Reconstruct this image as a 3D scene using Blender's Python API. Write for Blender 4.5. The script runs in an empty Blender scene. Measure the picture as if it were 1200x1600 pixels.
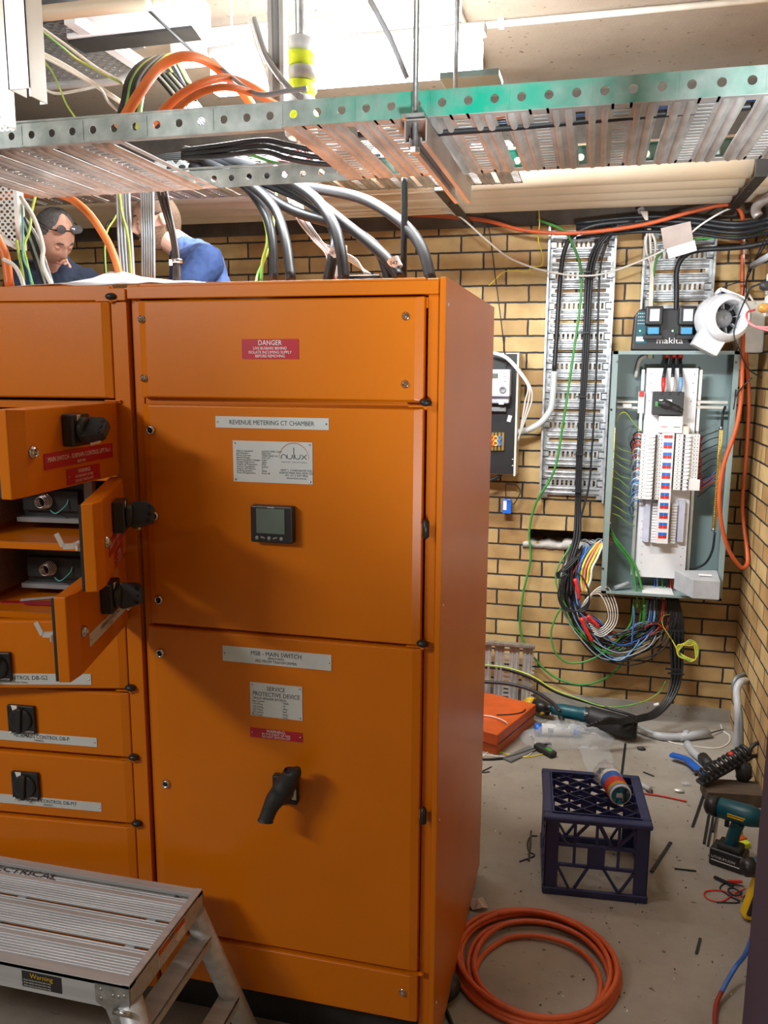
import bpy, bmesh, math, random
from mathutils import Vector, Matrix, Euler
random.seed(7)
PI = math.pi
S = bpy.context.scene
COL = S.collection

# ------------------------------------------------------------------ camera
CH = 1.838
F = 1302.1
YAW, PIT, ROL = -0.24258145, -0.16878231, 0.00530048
def cam_axes():
    cy, sy = math.cos(YAW), math.sin(YAW)
    f = Vector((sy*math.cos(PIT), cy*math.cos(PIT), math.sin(PIT)))
    r = Vector((cy, -sy, 0)); u = r.cross(f)
    return (r*math.cos(ROL)+u*math.sin(ROL), -r*math.sin(ROL)+u*math.cos(ROL), f)
CR, CU, CF = cam_axes()
camd = bpy.data.cameras.new('camera'); cam = bpy.data.objects.new('camera', camd); COL.objects.link(cam)
camd.sensor_fit = 'VERTICAL'; camd.sensor_height = 36; camd.lens = F/1600*36
camd.clip_start = 0.02; camd.clip_end = 100
cam.matrix_world = Matrix(((CR.x, CU.x, -CF.x, 0), (CR.y, CU.y, -CF.y, 0), (CR.z, CU.z, -CF.z, CH), (0, 0, 0, 1)))
S.camera = cam
def A(px, py, Y=None, X=None, Z=None):
    """where the sight line through a point of the 1200x1600 frame meets a plane of the room"""
    d = CR*((px-600)/F) - CU*((py-800)/F) + CF
    t = Y/d.y if Y is not None else X/d.x if X is not None else (Z-CH)/d.z
    p = d*t
    return Vector((p.x, p.y, p.z+CH))

# ------------------------------------------------------------------ world, lights, exposure
W = bpy.data.worlds.new('world'); S.world = W; W.use_nodes = True
W.node_tree.nodes['Background'].inputs[0].default_value = (.75, .85, 1, 1)
W.node_tree.nodes['Background'].inputs[1].default_value = .05
S.view_settings.view_transform = 'Standard'; S.view_settings.look = 'None'
S.view_settings.gamma = 1; S.view_settings.use_curve_mapping = False
S.view_settings.exposure = 0.0
def area(name, loc, rot, sx, sy, power, col):
    l = bpy.data.lights.new(name, 'AREA'); l.shape = 'RECTANGLE'; l.size = sx; l.size_y = sy
    l.energy = power; l.color = col
    o = bpy.data.objects.new(name, l); COL.objects.link(o); o.location = loc; o.rotation_euler = rot
    return o
def aim(loc, tgt):
    return (Vector(tgt)-Vector(loc)).to_track_quat('-Z', 'Y').to_euler()
WARM = (1, .93, .82); COOL = (.93, .97, 1)
L_FRONT = (-2.5, -.55, 2.75)
area('front_lamp_light', L_FRONT, aim(L_FRONT, (-.7, 1.9, 1.0)), .9, .18, 37, (1, .98, .94))
area('tray_lamp_light', (-.72, 2.40, 2.615), (0, 0, 0), .95, .07, 26, COOL)
area('tray_lamp_back_light', (-.72, 2.45, 2.67), (PI/2, 0, 0), .95, .06, 58, COOL)
area('tray_lamp_up_light', (-.72, 2.40, 2.76), (PI, 0, 0), .95, .06, 12, COOL)
area('ceiling_lamp_light', (-1.15, 3.42, 3.06), (0, 0, 0), 1.1, .12, 62, (1, .97, .9))
area('rear_lamp_light', (-1.6, -.9, 3.04), (0, 0, 0), 1.1, .12, 10, WARM)

L_LOW = (.55, -1.0, .95)  # fill lamp added to brighten the underside of the overhead tray
area('tray_fill_light', L_LOW, aim(L_LOW, (.36, 1.95, 2.45)), .35, .22, 15, COOL).data.spread = math.radians(50)

# ------------------------------------------------------------------ mesh builder
ORG = {}
class MB:
    def __init__(s): s.v = []; s.f = []; s.m = []; s.s = []; s.cur = 0; s.sm = False
    def add(s, vs, fs, mat=None, smooth=None):
        b = len(s.v); s.v += [Vector(p) for p in vs]
        for f in fs:
            s.f.append([i+b for i in f]); s.m.append(s.cur if mat is None else mat); s.s.append(s.sm if smooth is None else smooth)
        return s
    def box(s, c, d, rot=None, mat=None, axes=None):
        c = Vector(c); hx, hy, hz = d[0]/2, d[1]/2, d[2]/2
        ax = axes or (Vector((1, 0, 0)), Vector((0, 1, 0)), Vector((0, 0, 1)))
        if rot is not None:
            R = Euler(rot).to_matrix(); ax = [R@a for a in ax]
        vs = [c+ax[0]*x*hx+ax[1]*y*hy+ax[2]*z*hz for z in (-1, 1) for y in (-1, 1) for x in (-1, 1)]
        return s.add(vs, [(0, 2, 3, 1), (4, 5, 7, 6), (0, 1, 5, 4), (2, 6, 7, 3), (0, 4, 6, 2), (1, 3, 7, 5)], mat, False)
    def bx(s, x0, x1, y0, y1, z0, z1, mat=None):
        return s.box(((x0+x1)/2, (y0+y1)/2, (z0+z1)/2), (abs(x1-x0), abs(y1-y0), abs(z1-z0)), None, mat)
    def bar(s, p, q, w, h, mat=None, up=(0, 0, 1)):
        p = Vector(p); q = Vector(q); d = q-p; L = d.length
        if L < 1e-6: return s
        d /= L; u = Vector(up)
        if abs(d.dot(u)) > .98: u = Vector((0, 1, 0))
        sd = d.cross(u).normalized(); u = sd.cross(d)
        return s.box((p+q)/2, (L, w, h), None, mat, (d, sd, u))
    def tube(s, pts, r, n=8, mat=None, cap=True, closed=False):
        pts = [Vector(p) for p in pts]; N = len(pts); rs = r if isinstance(r, (list, tuple)) else [r]*N
        vs = []; fs = []; pn = None
        for i, p in enumerate(pts):
            a = pts[i-1] if i > 0 else (pts[-1] if closed else p); b = pts[(i+1) % N] if (i < N-1 or closed) else p
            t = (b-a)
            t = t.normalized() if t.length > 1e-9 else Vector((0, 0, 1))
            if pn is None:
                pn = t.cross(Vector((0, 0, 1)) if abs(t.z) < .9 else Vector((1, 0, 0))).normalized()
            pn = (pn-t*pn.dot(t))
            pn = pn.normalized() if pn.length > 1e-6 else t.orthogonal().normalized()
            bn = t.cross(pn)
            for k in range(n):
                an = 2*PI*k/n; vs.append(p+pn*math.cos(an)*rs[i]+bn*math.sin(an)*rs[i])
        M = N if closed else N-1
        for i in range(M):
            for k in range(n):
                j = (i+1) % N
                fs.append((i*n+k, i*n+(k+1) % n, j*n+(k+1) % n, j*n+k))
        s.add(vs, fs, mat, True)
        if cap and not closed:
            b = len(s.v)-N*n
            s.f.append([b+k for k in range(n)][::-1]); s.f.append([b+(N-1)*n+k for k in range(n)])
            s.m += [s.cur if mat is None else mat]*2; s.s += [False]*2
        return s
    def cyl(s, p, q, r, n=16, mat=None): return s.tube([p, q], r if isinstance(r, (list, tuple)) else [r, r], n, mat)
    def lathe(s, prof, c, axis=(0, 0, 1), n=24, mat=None, smooth=True, cap=True):
        """prof: list of (radius, height along the axis)"""
        ax = Vector(axis).normalized(); e1 = ax.orthogonal().normalized(); e2 = ax.cross(e1); c = Vector(c)
        vs = []; fs = []
        for (r, h) in prof:
            for k in range(n):
                an = 2*PI*k/n; vs.append(c+ax*h+e1*math.cos(an)*r+e2*math.sin(an)*r)
        for i in range(len(prof)-1):
            for k in range(n): fs.append((i*n+k, i*n+(k+1) % n, (i+1)*n+(k+1) % n, (i+1)*n+k))
        s.add(vs, fs, mat, smooth)
        b = len(s.v)-len(prof)*n
        for i, rev in ((0, 1), (len(prof)-1, 0)):
            if cap and prof[i][0] > 1e-5:
                ring = [b+i*n+k for k in range(n)]
                s.f.append(ring[::-1] if rev else ring); s.m.append(s.cur if mat is None else mat); s.s.append(False)
        return s
    def prism(s, poly, o, u, w, d, mat=None, smooth=False):
        """polygon in the (u,w) plane through o, pushed out by vector d"""
        o = Vector(o); u = Vector(u); w = Vector(w); d = Vector(d); n = len(poly)
        vs = [o+u*a+w*b for a, b in poly]+[o+u*a+w*b+d for a, b in poly]
        fs = [list(range(n))[::-1], [n+i for i in range(n)]]+[[i, (i+1) % n, n+(i+1) % n, n+i] for i in range(n)]
        return s.add(vs, fs, mat, smooth)
    def ell(s, c, r, n=16, m=10, mat=None, fn=None, R=None):
        vs = []; fs = []; c = Vector(c)
        for i in range(m+1):
            th = PI*i/m
            for k in range(n):
                an = 2*PI*k/n; d = Vector((math.sin(th)*math.cos(an), math.sin(th)*math.sin(an), math.cos(th)))
                p = Vector((d.x*r[0], d.y*r[1], d.z*r[2]))
                if fn: p = fn(p, d)
                if R: p = R@p
                vs.append(c+p)
        for i in range(m):
            for k in range(n): fs.append((i*n+k, (i+1)*n+k, (i+1)*n+(k+1) % n, i*n+(k+1) % n))
        return s.add(vs, fs, mat, True)
    def perf(s, o, u, w, nu, nw, cu, cw, ru, rw, mat=None, k=8, shift=False):
        """plate of nu x nw cells, each with a rounded hole"""
        o = Vector(o); u = Vector(u); w = Vector(w)
        for i in range(nu):
            for j in range(nw):
                c = o+u*(cu*(i+.5))+w*(cw*(j+.5)); rr = 1
                vs = []
                for q in range(k):
                    an = 2*PI*(q+.5)/k; ca, sa = math.cos(an), math.sin(an); m_ = max(abs(ca), abs(sa))
                    vs.append(c+u*(ca/m_*cu/2)+w*(sa/m_*cw/2))
                    vs.append(c+u*(ca*ru)+w*(sa*rw))
                s.add(vs, [(2*q, (2*q+2) % (2*k), (2*q+3) % (2*k), 2*q+1) for q in range(k)], mat, False)
        return s
    def text(s, body, o, u, w, size, mat, align='LEFT', ex=.0002, sx=1.0):
        cu = bpy.data.curves.new('lettering', 'FONT'); cu.body = body; cu.size = size; cu.align_x = align; cu.resolution_u = 2
        cu.space_line = .95
        ob = bpy.data.objects.new('lettering', cu); COL.objects.link(ob)
        bpy.context.view_layer.update()
        me = bpy.data.meshes.new_from_object(ob.evaluated_get(bpy.context.evaluated_depsgraph_get()))
        o = Vector(o); u = Vector(u); w = Vector(w); n = u.cross(w)
        s.add([o+u*v.co.x*sx+w*v.co.y+n*ex for v in me.vertices], [list(p.vertices) for p in me.polygons], mat, False)
        bpy.data.objects.remove(ob); bpy.data.curves.remove(cu); bpy.data.meshes.remove(me)
        return s
    def build(s, name, mats, parent=None, bevel=0, solid=0, sub=0, seg=2, origin=None):
        if not isinstance(mats, (list, tuple)): mats = [mats]
        if parent is not None: og = ORG.get(parent.name, Vector())
        elif origin == 0: og = Vector()
        else:
            lo = Vector((min(p.x for p in s.v), min(p.y for p in s.v), min(p.z for p in s.v)))
            hi = Vector((max(p.x for p in s.v), max(p.y for p in s.v), max(p.z for p in s.v)))
            og = Vector(((lo.x+hi.x)/2, (lo.y+hi.y)/2, lo.z))
        me = bpy.data.meshes.new(name)
        me.from_pydata([p-og for p in s.v], [], s.f); me.validate(clean_customdata=False)
        if len(me.polygons) == len(s.f):
            me.polygons.foreach_set('material_index', s.m); me.polygons.foreach_set('use_smooth', s.s)
        for m_ in mats: me.materials.append(MT[m_] if isinstance(m_, str) else m_)
        me.update()
        o = bpy.data.objects.new(name, me); COL.objects.link(o)
        ORG[o.name] = og
        if parent is not None: o.parent = parent
        else: o.location = og
        if solid:
            md = o.modifiers.new('s', 'SOLIDIFY'); md.thickness = solid; md.offset = 0
        if bevel:
            md = o.modifiers.new('b', 'BEVEL'); md.width = bevel; md.segments = seg; md.limit_method = 'ANGLE'; md.angle_limit = .6
            md.harden_normals = False
        if sub:
            md = o.modifiers.new('u', 'SUBSURF'); md.levels = sub; md.render_levels = sub
        return o
def tag(o, label=None, cat=None, group=None, kind=None):
    if label: o['label'] = label
    if cat: o['category'] = cat
    if group: o['group'] = group
    if kind: o['kind'] = kind
    return o
def thing(name, label, cat, loc, group=None, rot=None, local=False):
    o = bpy.data.objects.new(name, None); COL.objects.link(o); o.empty_display_size = .05
    o.location = loc
    if rot is not None: o.rotation_euler = rot
    ORG[o.name] = Vector() if (local or rot is not None) else Vector(loc)
    return tag(o, label, cat, group)
def copy_tree(o, parent=None):
    c = o.copy(); COL.objects.link(c); ORG[c.name] = ORG.get(o.name, Vector())
    if parent: c.parent = parent
    for ch in list(o.children): copy_tree(ch, c)
    return c
def spline(pts, k=6, closed=False):
    P = [Vector(p) for p in pts]
    if len(P) < 3: return P
    out = []; n = len(P)
    for i in range(n if closed else n-1):
        if closed: a, b, c, d = P[i-1], P[i], P[(i+1) % n], P[(i+2) % n]
        else: a = P[i-1] if i else P[0]*2-P[1]; b = P[i]; c = P[i+1]; d = P[i+2] if i+2 < n else P[-1]*2-P[-2]
        for j in range(k):
            t = j/k
            out.append(.5*((2*b)+(c-a)*t+(2*a-5*b+4*c-d)*t*t+(3*b-3*c+d-a)*t**3))
    if not closed: out.append(P[-1])
    return out
def pix(seq):
    """(px, py, depth) triples -> room points"""
    return [A(a, b, Y=c) for a, b, c in seq]
def cable(name, label, cat, pts, r, mat, group=None, k=6, n=8, parent=None):
    o = MB().tube(spline(pts, k), r, n).build(name, mat, parent)
    if parent is None: tag(o, label, cat, group)
    return o

# ------------------------------------------------------------------ materials
MT = {}
def nodes(name):
    m = bpy.data.materials.new(name); m.use_nodes = True; MT[name] = m
    nt = m.node_tree; return m, nt, nt.nodes['Principled BSDF']
def mat(name, c, rough=.5, metal=0, var=.12, scale=12, bump=0, bscale=60, spec=.5, c2=None, coat=0, alpha=1, trans=0, stretch=None):
    m, nt, P = nodes(name); N = nt.nodes.new; L = nt.links.new
    P.inputs['Roughness'].default_value = rough; P.inputs['Metallic'].default_value = metal
    P.inputs['Specular IOR Level'].default_value = spec
    if coat: P.inputs['Coat Weight'].default_value = coat; P.inputs['Coat Roughness'].default_value = .15
    if trans: P.inputs['Transmission Weight'].default_value = trans
    P.inputs['Alpha'].default_value = alpha
    tc = N('ShaderNodeTexCoord'); src = tc.outputs['Object']
    if stretch:
        mp = N('ShaderNodeMapping'); mp.inputs['Scale'].default_value = stretch; L(src, mp.inputs[0]); src = mp.outputs[0]
    no = N('ShaderNodeTexNoise'); no.inputs['Scale'].default_value = scale; no.inputs['Detail'].default_value = 5; L(src, no.inputs[0])
    rp = N('ShaderNodeValToRGB'); L(no.outputs[0], rp.inputs[0])
    a = [x*(1-var) for x in c]; b = [min(1, x*(1+var)) for x in c] if c2 is None else c2
    if c2 is not None: a = c
    rp.color_ramp.elements[0].position = .35; rp.color_ramp.elements[0].color = (*a, 1)
    rp.color_ramp.elements[1].position = .68; rp.color_ramp.elements[1].color = (*b, 1)
    L(rp.outputs[0], P.inputs['Base Color'])
    if bump:
        n2 = N('ShaderNodeTexNoise'); n2.inputs['Scale'].default_value = bscale; n2.inputs['Detail'].default_value = 4; L(src, n2.inputs[0])
        bp = N('ShaderNodeBump'); bp.inputs['Strength'].default_value = bump; bp.inputs['Distance'].default_value = .004
        L(n2.outputs[0], bp.inputs['Height']); L(bp.outputs[0], P.inputs['Normal'])
    return m
mat('orange_paint', (.64, .168, .001), .33, var=.04, scale=3, bump=.05, bscale=420, spec=.36)
mat('orange_dark', (.55, .10, .006), .45, var=.08)
mat('galv', (.50, .53, .54), .38, .85, var=.25, scale=40, bump=.15, bscale=50)
mat('galv_tarnish', (.38, .385, .38), .5, .3, c2=(.62, .62, .61), scale=9, bump=.2, bscale=40)
mat('galv_wall', (.36, .38, .39), .42, .6, c2=(.66, .68, .70), scale=30, bump=.2, bscale=50)
mat('aluminium', (.56, .58, .61), .45, .30, var=.12, scale=8, bump=.05, bscale=200, stretch=(.4, 6, 6))
mat('steel', (.62, .62, .62), .22, 1, var=.1)
mat('zinc_white', (.78, .78, .76), .35, .5, var=.05)
mat('black_plastic', (.018, .019, .021), .38, var=.15)
mat('black_rubber', (.022, .022, .023), .55, var=.2)
mat('black_cable', (.017, .018, .021), .45, var=.2)
mat('grey_cable', (.34, .37, .40), .4, var=.1)
mat('brown_cable', (.055, .035, .028), .4)
mat('orange_cable', (.80, .20, .045), .42, var=.08)
mat('orange_cable_red', (.62, .11, .03), .45, var=.1)
mat('white_cable', (.80, .78, .73), .42, var=.06)
mat('cream_cable', (.74, .68, .58), .45, var=.06)
mat('green_cable', (.06, .30, .06), .42, var=.15)
mat('green_yellow', (.62, .66, .06), .42, c2=(.10, .42, .12), scale=5)
mat('teal_cable', (.10, .42, .36), .42)
mat('yellow_cable', (.80, .66, .04), .42)
mat('blue_cable', (.05, .16, .55), .42)
mat('light_blue_cable', (.20, .42, .72), .42)
mat('red_cable', (.66, .045, .03), .42)
mat('pink_cable', (.80, .22, .22), .42)
mat('plate_white', (.62, .66, .66), .4, var=.03)
mat('plate_red', (.46, .012, .03), .38, var=.05)
mat('white_ink', (.85, .82, .82), .5, var=.02)
mat('black_ink', (.03, .03, .035), .5, var=.02)
mat('amber_ink', (.55, .22, .02), .5)
mat('lcd', (.13, .17, .15), .18, var=.06)
mat('button_grey', (.26, .27, .28), .4)
mat('enclosure_green', (.25, .335, .33), .42, var=.05, scale=4)
mat('white_paint', (.84, .85, .88), .45, var=.03)
mat('white_plastic', (.80, .80, .80), .38, var=.03)
mat('cream_plastic', (.72, .68, .60), .4)
mat('grey_plastic', (.45, .47, .50), .42)
mat('lining_grey', (.30, .28, .26), .55)
mat('brass', (.62, .46, .14), .32, .9)
mat('cream_pvc', (.86, .77, .62), .42, c2=(.74, .60, .44), scale=2.2, bump=.05, bscale=20)
mat('black_steel', (.035, .034, .034), .5, .3, var=.3)
mat('meter_lilac', (.60, .62, .76), .35)
mat('makita_teal', (.0, .075, .105), .4, var=.1)
mat('sky_plastic', (.05, .28, .50), .35)
mat('yellow_plastic', (.80, .50, .01), .45)
mat('blue_plastic', (.02, .14, .62), .35)
mat('crate_navy', (.020, .026, .105), .42, c2=(.035, .045, .16), scale=9, bump=.1, bscale=90)
mat('red_plastic', (.62, .03, .02), .4)
mat('tool_orange', (.60, .10, .012), .45, var=.12)
mat('paper', (.82, .82, .84), .7, var=.03)
mat('tissue', (.55, .46, .42), .8, var=.1)
mat('wood', (.085, .058, .038), .7, var=.3, stretch=(1, 10, 1))
mat('skin', (.66, .36, .26), .48, var=.08, scale=18, bump=.08, bscale=90)
mat('skin_pale', (.76, .46, .35), .48, var=.08, scale=18, bump=.08, bscale=90)
mat('lip', (.42, .14, .12), .45)
mat('hair_grey', (.11, .10, .095), .8, var=.4, scale=160, bump=.7, bscale=300)
mat('hair_brown', (.10, .062, .038), .8, var=.4, scale=160, bump=.7, bscale=300)
mat('beard', (.22, .125, .075), .85, var=.45, scale=220, bump=.6, bscale=380)
mat('navy_shirt', (.035, .07, .20), .85, var=.12, bump=.25, bscale=40)
mat('black_shirt', (.02, .03, .06), .85, var=.12, bump=.25, bscale=40)
mat('trouser', (.03, .035, .05), .85)
mat('glass_smoke', (.10, .10, .11), .1, alpha=.75)
mat('hivis', (.70, .85, .03), .6)
mat('reflective', (.45, .46, .48), .35)
mat('dark_door', (.035, .030, .055), .5, var=.15, scale=3)
mat('pink_tube', (.80, .20, .22), .3)
mat('amber_plug', (.55, .28, .06), .2, alpha=.85)
mat('dark_red_strap', (.30, .03, .02), .5)
mat('strut', (.34, .29, .27), .45, .35, c2=(.52, .47, .44), scale=7)
mat('duct', (.22, .235, .25), .5, .4)
mat('fan_grey', (.74, .76, .80), .4, var=.03)
mat('cardboard', (.40, .33, .29), .7)
def film(name, a):
    m = mat(name, (.70, .74, .78), .12, var=.1, scale=14, bump=.8, bscale=22, alpha=a); return m
film('plastic_film', .32)
def emis(name, c, st):
    m, nt, P = nodes(name); P.inputs['Emission Color'].default_value = (*c, 1); P.inputs['Emission Strength'].default_value = st
    P.inputs['Base Color'].default_value = (*c, 1)
emis('lamp_glow', (1, .99, .96), 22)
emis('led_green', (.2, 1, .3), 4)

def brick_mat(name, axis, off):
    m, nt, P = nodes(name); N = nt.nodes.new; L = nt.links.new
    tc = N('ShaderNodeTexCoord'); sp = N('ShaderNodeSeparateXYZ'); L(tc.outputs['Object'], sp.inputs[0])
    cb = N('ShaderNodeCombineXYZ')
    def addn(o, v):
        n = N('ShaderNodeMath'); n.operation = 'ADD'; L(o, n.inputs[0]); n.inputs[1].default_value = v; return n.outputs[0]
    L(addn(sp.outputs[axis], off[0]), cb.inputs[0]); L(addn(sp.outputs[2], off[1]), cb.inputs[1])
    wn = N('ShaderNodeTexNoise'); wn.inputs['Scale'].default_value = 26; wn.inputs['Detail'].default_value = 4; L(tc.outputs['Object'], wn.inputs[0])
    vm = N('ShaderNodeVectorMath'); vm.operation = 'MULTIPLY_ADD'; L(wn.outputs['Color'], vm.inputs[0])
    vm.inputs[1].default_value = (.008, .006, 0); L(cb.outputs[0], vm.inputs[2])
    br = N('ShaderNodeTexBrick'); br.offset = .5; br.offset_frequency = 2; br.squash = 1
    br.inputs['Scale'].default_value = 1; br.inputs['Brick Width'].default_value = .24; br.inputs['Row Height'].default_value = .086
    br.inputs['Mortar Size'].default_value = .0055; br.inputs['Mortar Smooth'].default_value = .25; br.inputs['Bias'].default_value = .05
    br.inputs['Color1'].default_value = (.68, .50, .235, 1); br.inputs['Color2'].default_value = (.43, .255, .10, 1)
    br.inputs['Mortar'].default_value = (.03, .03, .032, 1)
    L(vm.outputs[0], br.inputs['Vector'])
    no = N('ShaderNodeTexNoise'); no.inputs['Scale'].default_value = 7; no.inputs['Detail'].default_value = 6; L(tc.outputs['Object'], no.inputs[0])
    rp = N('ShaderNodeValToRGB'); L(no.outputs[0], rp.inputs[0])
    rp.color_ramp.elements[0].position = .3; rp.color_ramp.elements[0].color = (.72, .66, .58, 1)
    rp.color_ramp.elements[1].position = .7; rp.color_ramp.elements[1].color = (1.12, 1.12, 1.12, 1)
    mx = N('ShaderNodeMix'); mx.data_type = 'RGBA'; mx.blend_type = 'MULTIPLY'; mx.inputs[0].default_value = 1
    L(br.outputs['Color'], mx.inputs[6]); L(rp.outputs[0], mx.inputs[7])
    L(mx.outputs[2], P.inputs['Base Color']); P.inputs['Roughness'].default_value = .7
    n2 = N('ShaderNodeTexNoise'); n2.inputs['Scale'].default_value = 180; n2.inputs['Detail'].default_value = 3; L(tc.outputs['Object'], n2.inputs[0])
    m3 = N('ShaderNodeMath'); m3.operation = 'MULTIPLY_ADD'; L(br.outputs['Fac'], m3.inputs[0]); m3.inputs[1].default_value = -1
    m4 = N('ShaderNodeMath'); m4.operation = 'MULTIPLY'; L(n2.outputs[0], m4.inputs[0]); m4.inputs[1].default_value = .14; L(m4.outputs[0], m3.inputs[2])
    bp = N('ShaderNodeBump'); bp.inputs['Strength'].default_value = .8; bp.inputs['Distance'].default_value = .007
    L(m3.outputs[0], bp.inputs['Height']); L(bp.outputs[0], P.inputs['Normal'])
def concrete(name, c1, c2, c3, sc=1.4, rough=.75, specks=True):
    m, nt, P = nodes(name); N = nt.nodes.new; L = nt.links.new
    tc = N('ShaderNodeTexCoord')
    no = N('ShaderNodeTexNoise'); no.inputs['Scale'].default_value = sc; no.inputs['Detail'].default_value = 9; no.inputs['Roughness'].default_value = .65; L(tc.outputs['Object'], no.inputs[0])
    rp = N('ShaderNodeValToRGB'); L(no.outputs[0], rp.inputs[0])
    rp.color_ramp.elements[0].position = .3; rp.color_ramp.elements[0].color = (*c1, 1)
    rp.color_ramp.elements[1].position = .72; rp.color_ramp.elements[1].color = (*c3, 1)
    e = rp.color_ramp.elements.new(.5); e.color = (*c2, 1)
    out = rp.outputs[0]
    if specks:
        n3 = N('ShaderNodeTexNoise'); n3.inputs['Scale'].default_value = 34; n3.inputs['Detail'].default_value = 3; L(tc.outputs['Object'], n3.inputs[0])
        r3 = N('ShaderNodeValToRGB'); r3.color_ramp.elements[0].position = .27; r3.color_ramp.elements[0].color = (.4, .36, .32, 1)
        r3.color_ramp.elements[1].position = .34; r3.color_ramp.elements[1].color = (1, 1, 1, 1); L(n3.outputs[0], r3.inputs[0])
        mx = N('ShaderNodeMix'); mx.data_type = 'RGBA'; mx.blend_type = 'MULTIPLY'; mx.inputs[0].default_value = 1
        L(out, mx.inputs[6]); L(r3.outputs[0], mx.inputs[7]); out = mx.outputs[2]
    L(out, P.inputs['Base Color']); P.inputs['Roughness'].default_value = rough
    n2 = N('ShaderNodeTexNoise'); n2.inputs['Scale'].default_value = 90; n2.inputs['Detail'].default_value = 5; L(tc.outputs['Object'], n2.inputs[0])
    bp = N('ShaderNodeBump'); bp.inputs['Strength'].default_value = .25; bp.inputs['Distance'].default_value = .004
    L(n2.outputs[0], bp.inputs['Height']); L(bp.outputs[0], P.inputs['Normal'])
concrete('floor_concrete', (.235, .205, .17), (.34, .31, .27), (.43, .405, .365))
concrete('ceiling_concrete', (.27, .21, .16), (.35, .285, .225), (.42, .355, .29), sc=.9)
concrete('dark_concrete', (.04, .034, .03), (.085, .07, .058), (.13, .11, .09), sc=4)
concrete('mortar_rubble', (.34, .31, .28), (.46, .43, .39), (.58, .55, .52), sc=12, specks=False)
mat('plaster', (.62, .60, .56), .8, var=.06, scale=2)

def galv_laser_tint():
    # galvanised lip, green laser-level light painted into the colour on part of its length
    m, nt, P = nodes('lip_galv_laser'); N = nt.nodes.new; L = nt.links.new
    tc = N('ShaderNodeTexCoord'); no = N('ShaderNodeTexNoise'); no.inputs['Scale'].default_value = 26; no.inputs['Detail'].default_value = 6
    L(tc.outputs['Object'], no.inputs[0])
    rp = N('ShaderNodeValToRGB'); L(no.outputs[0], rp.inputs[0])
    rp.color_ramp.elements[0].position = .3; rp.color_ramp.elements[0].color = (.26, .31, .295, 1)
    rp.color_ramp.elements[1].position = .7; rp.color_ramp.elements[1].color = (.48, .53, .51, 1)
    sp = N('ShaderNodeSeparateXYZ'); L(tc.outputs['Object'], sp.inputs[0])
    mr = N('ShaderNodeMapRange'); L(sp.outputs[0], mr.inputs[0])
    mr.inputs[1].default_value = GX-.28; mr.inputs[2].default_value = GX; mr.interpolation_type = 'SMOOTHSTEP'
    mr2 = N('ShaderNodeMapRange'); L(sp.outputs[0], mr2.inputs[0])
    mr2.inputs[1].default_value = GX+.12; mr2.inputs[2].default_value = GX+.62; mr2.inputs[3].default_value = 1; mr2.inputs[4].default_value = .22
    mu = N('ShaderNodeMath'); mu.operation = 'MULTIPLY'; L(mr.outputs[0], mu.inputs[0]); L(mr2.outputs[0], mu.inputs[1])
    n2 = N('ShaderNodeTexNoise'); n2.inputs['Scale'].default_value = 14; n2.inputs['Detail'].default_value = 4; L(tc.outputs['Object'], n2.inputs[0])
    r2 = N('ShaderNodeMapRange'); L(n2.outputs[0], r2.inputs[0]); r2.inputs[1].default_value = .33; r2.inputs[2].default_value = .62; r2.inputs[3].default_value = .35
    m2 = N('ShaderNodeMath'); m2.operation = 'MULTIPLY'; L(mu.outputs[0], m2.inputs[0]); L(r2.outputs[0], m2.inputs[1])
    mx = N('ShaderNodeMix'); mx.data_type = 'RGBA'; L(m2.outputs[0], mx.inputs[0]); L(rp.outputs[0], mx.inputs[6]); mx.inputs[7].default_value = (.01, .47, .31, 1)
    L(mx.outputs[2], P.inputs['Base Color']); P.inputs['Roughness'].default_value = .5; P.inputs['Metallic'].default_value = .35
GX = .0
galv_laser_tint()
# ================================================================== ROOM
YW = 4.51; XR = .786; XL = -4.3; YF = -1.9; ZC = 3.2
def struct(o): o['kind'] = 'structure'; return o
struct(MB().bx(XL, XR+.2, YF, YW+.3, -.12, 0).build('floor', 'floor_concrete', origin=0))
# brick phase: courses and joints read from the photo's wall
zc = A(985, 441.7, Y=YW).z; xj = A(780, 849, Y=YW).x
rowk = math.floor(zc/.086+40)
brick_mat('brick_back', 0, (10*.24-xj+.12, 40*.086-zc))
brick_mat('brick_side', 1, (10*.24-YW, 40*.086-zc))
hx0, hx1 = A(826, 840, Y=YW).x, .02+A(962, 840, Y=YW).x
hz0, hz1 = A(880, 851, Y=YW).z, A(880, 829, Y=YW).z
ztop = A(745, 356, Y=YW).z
b = MB()
b.bx(XL, hx0, YW, YW+.23, 0, ztop); b.bx(hx1, XR+.2, YW, YW+.23, 0, ztop)
b.bx(hx0, hx1, YW, YW+.23, 0, hz0); b.bx(hx0, hx1, YW, YW+.23, hz1, ztop)
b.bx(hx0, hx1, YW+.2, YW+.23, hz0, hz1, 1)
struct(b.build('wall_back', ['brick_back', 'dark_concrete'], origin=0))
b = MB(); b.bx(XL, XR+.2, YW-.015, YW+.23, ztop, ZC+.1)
struct(b.build('trim_1', 'dark_concrete', origin=0))
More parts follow.
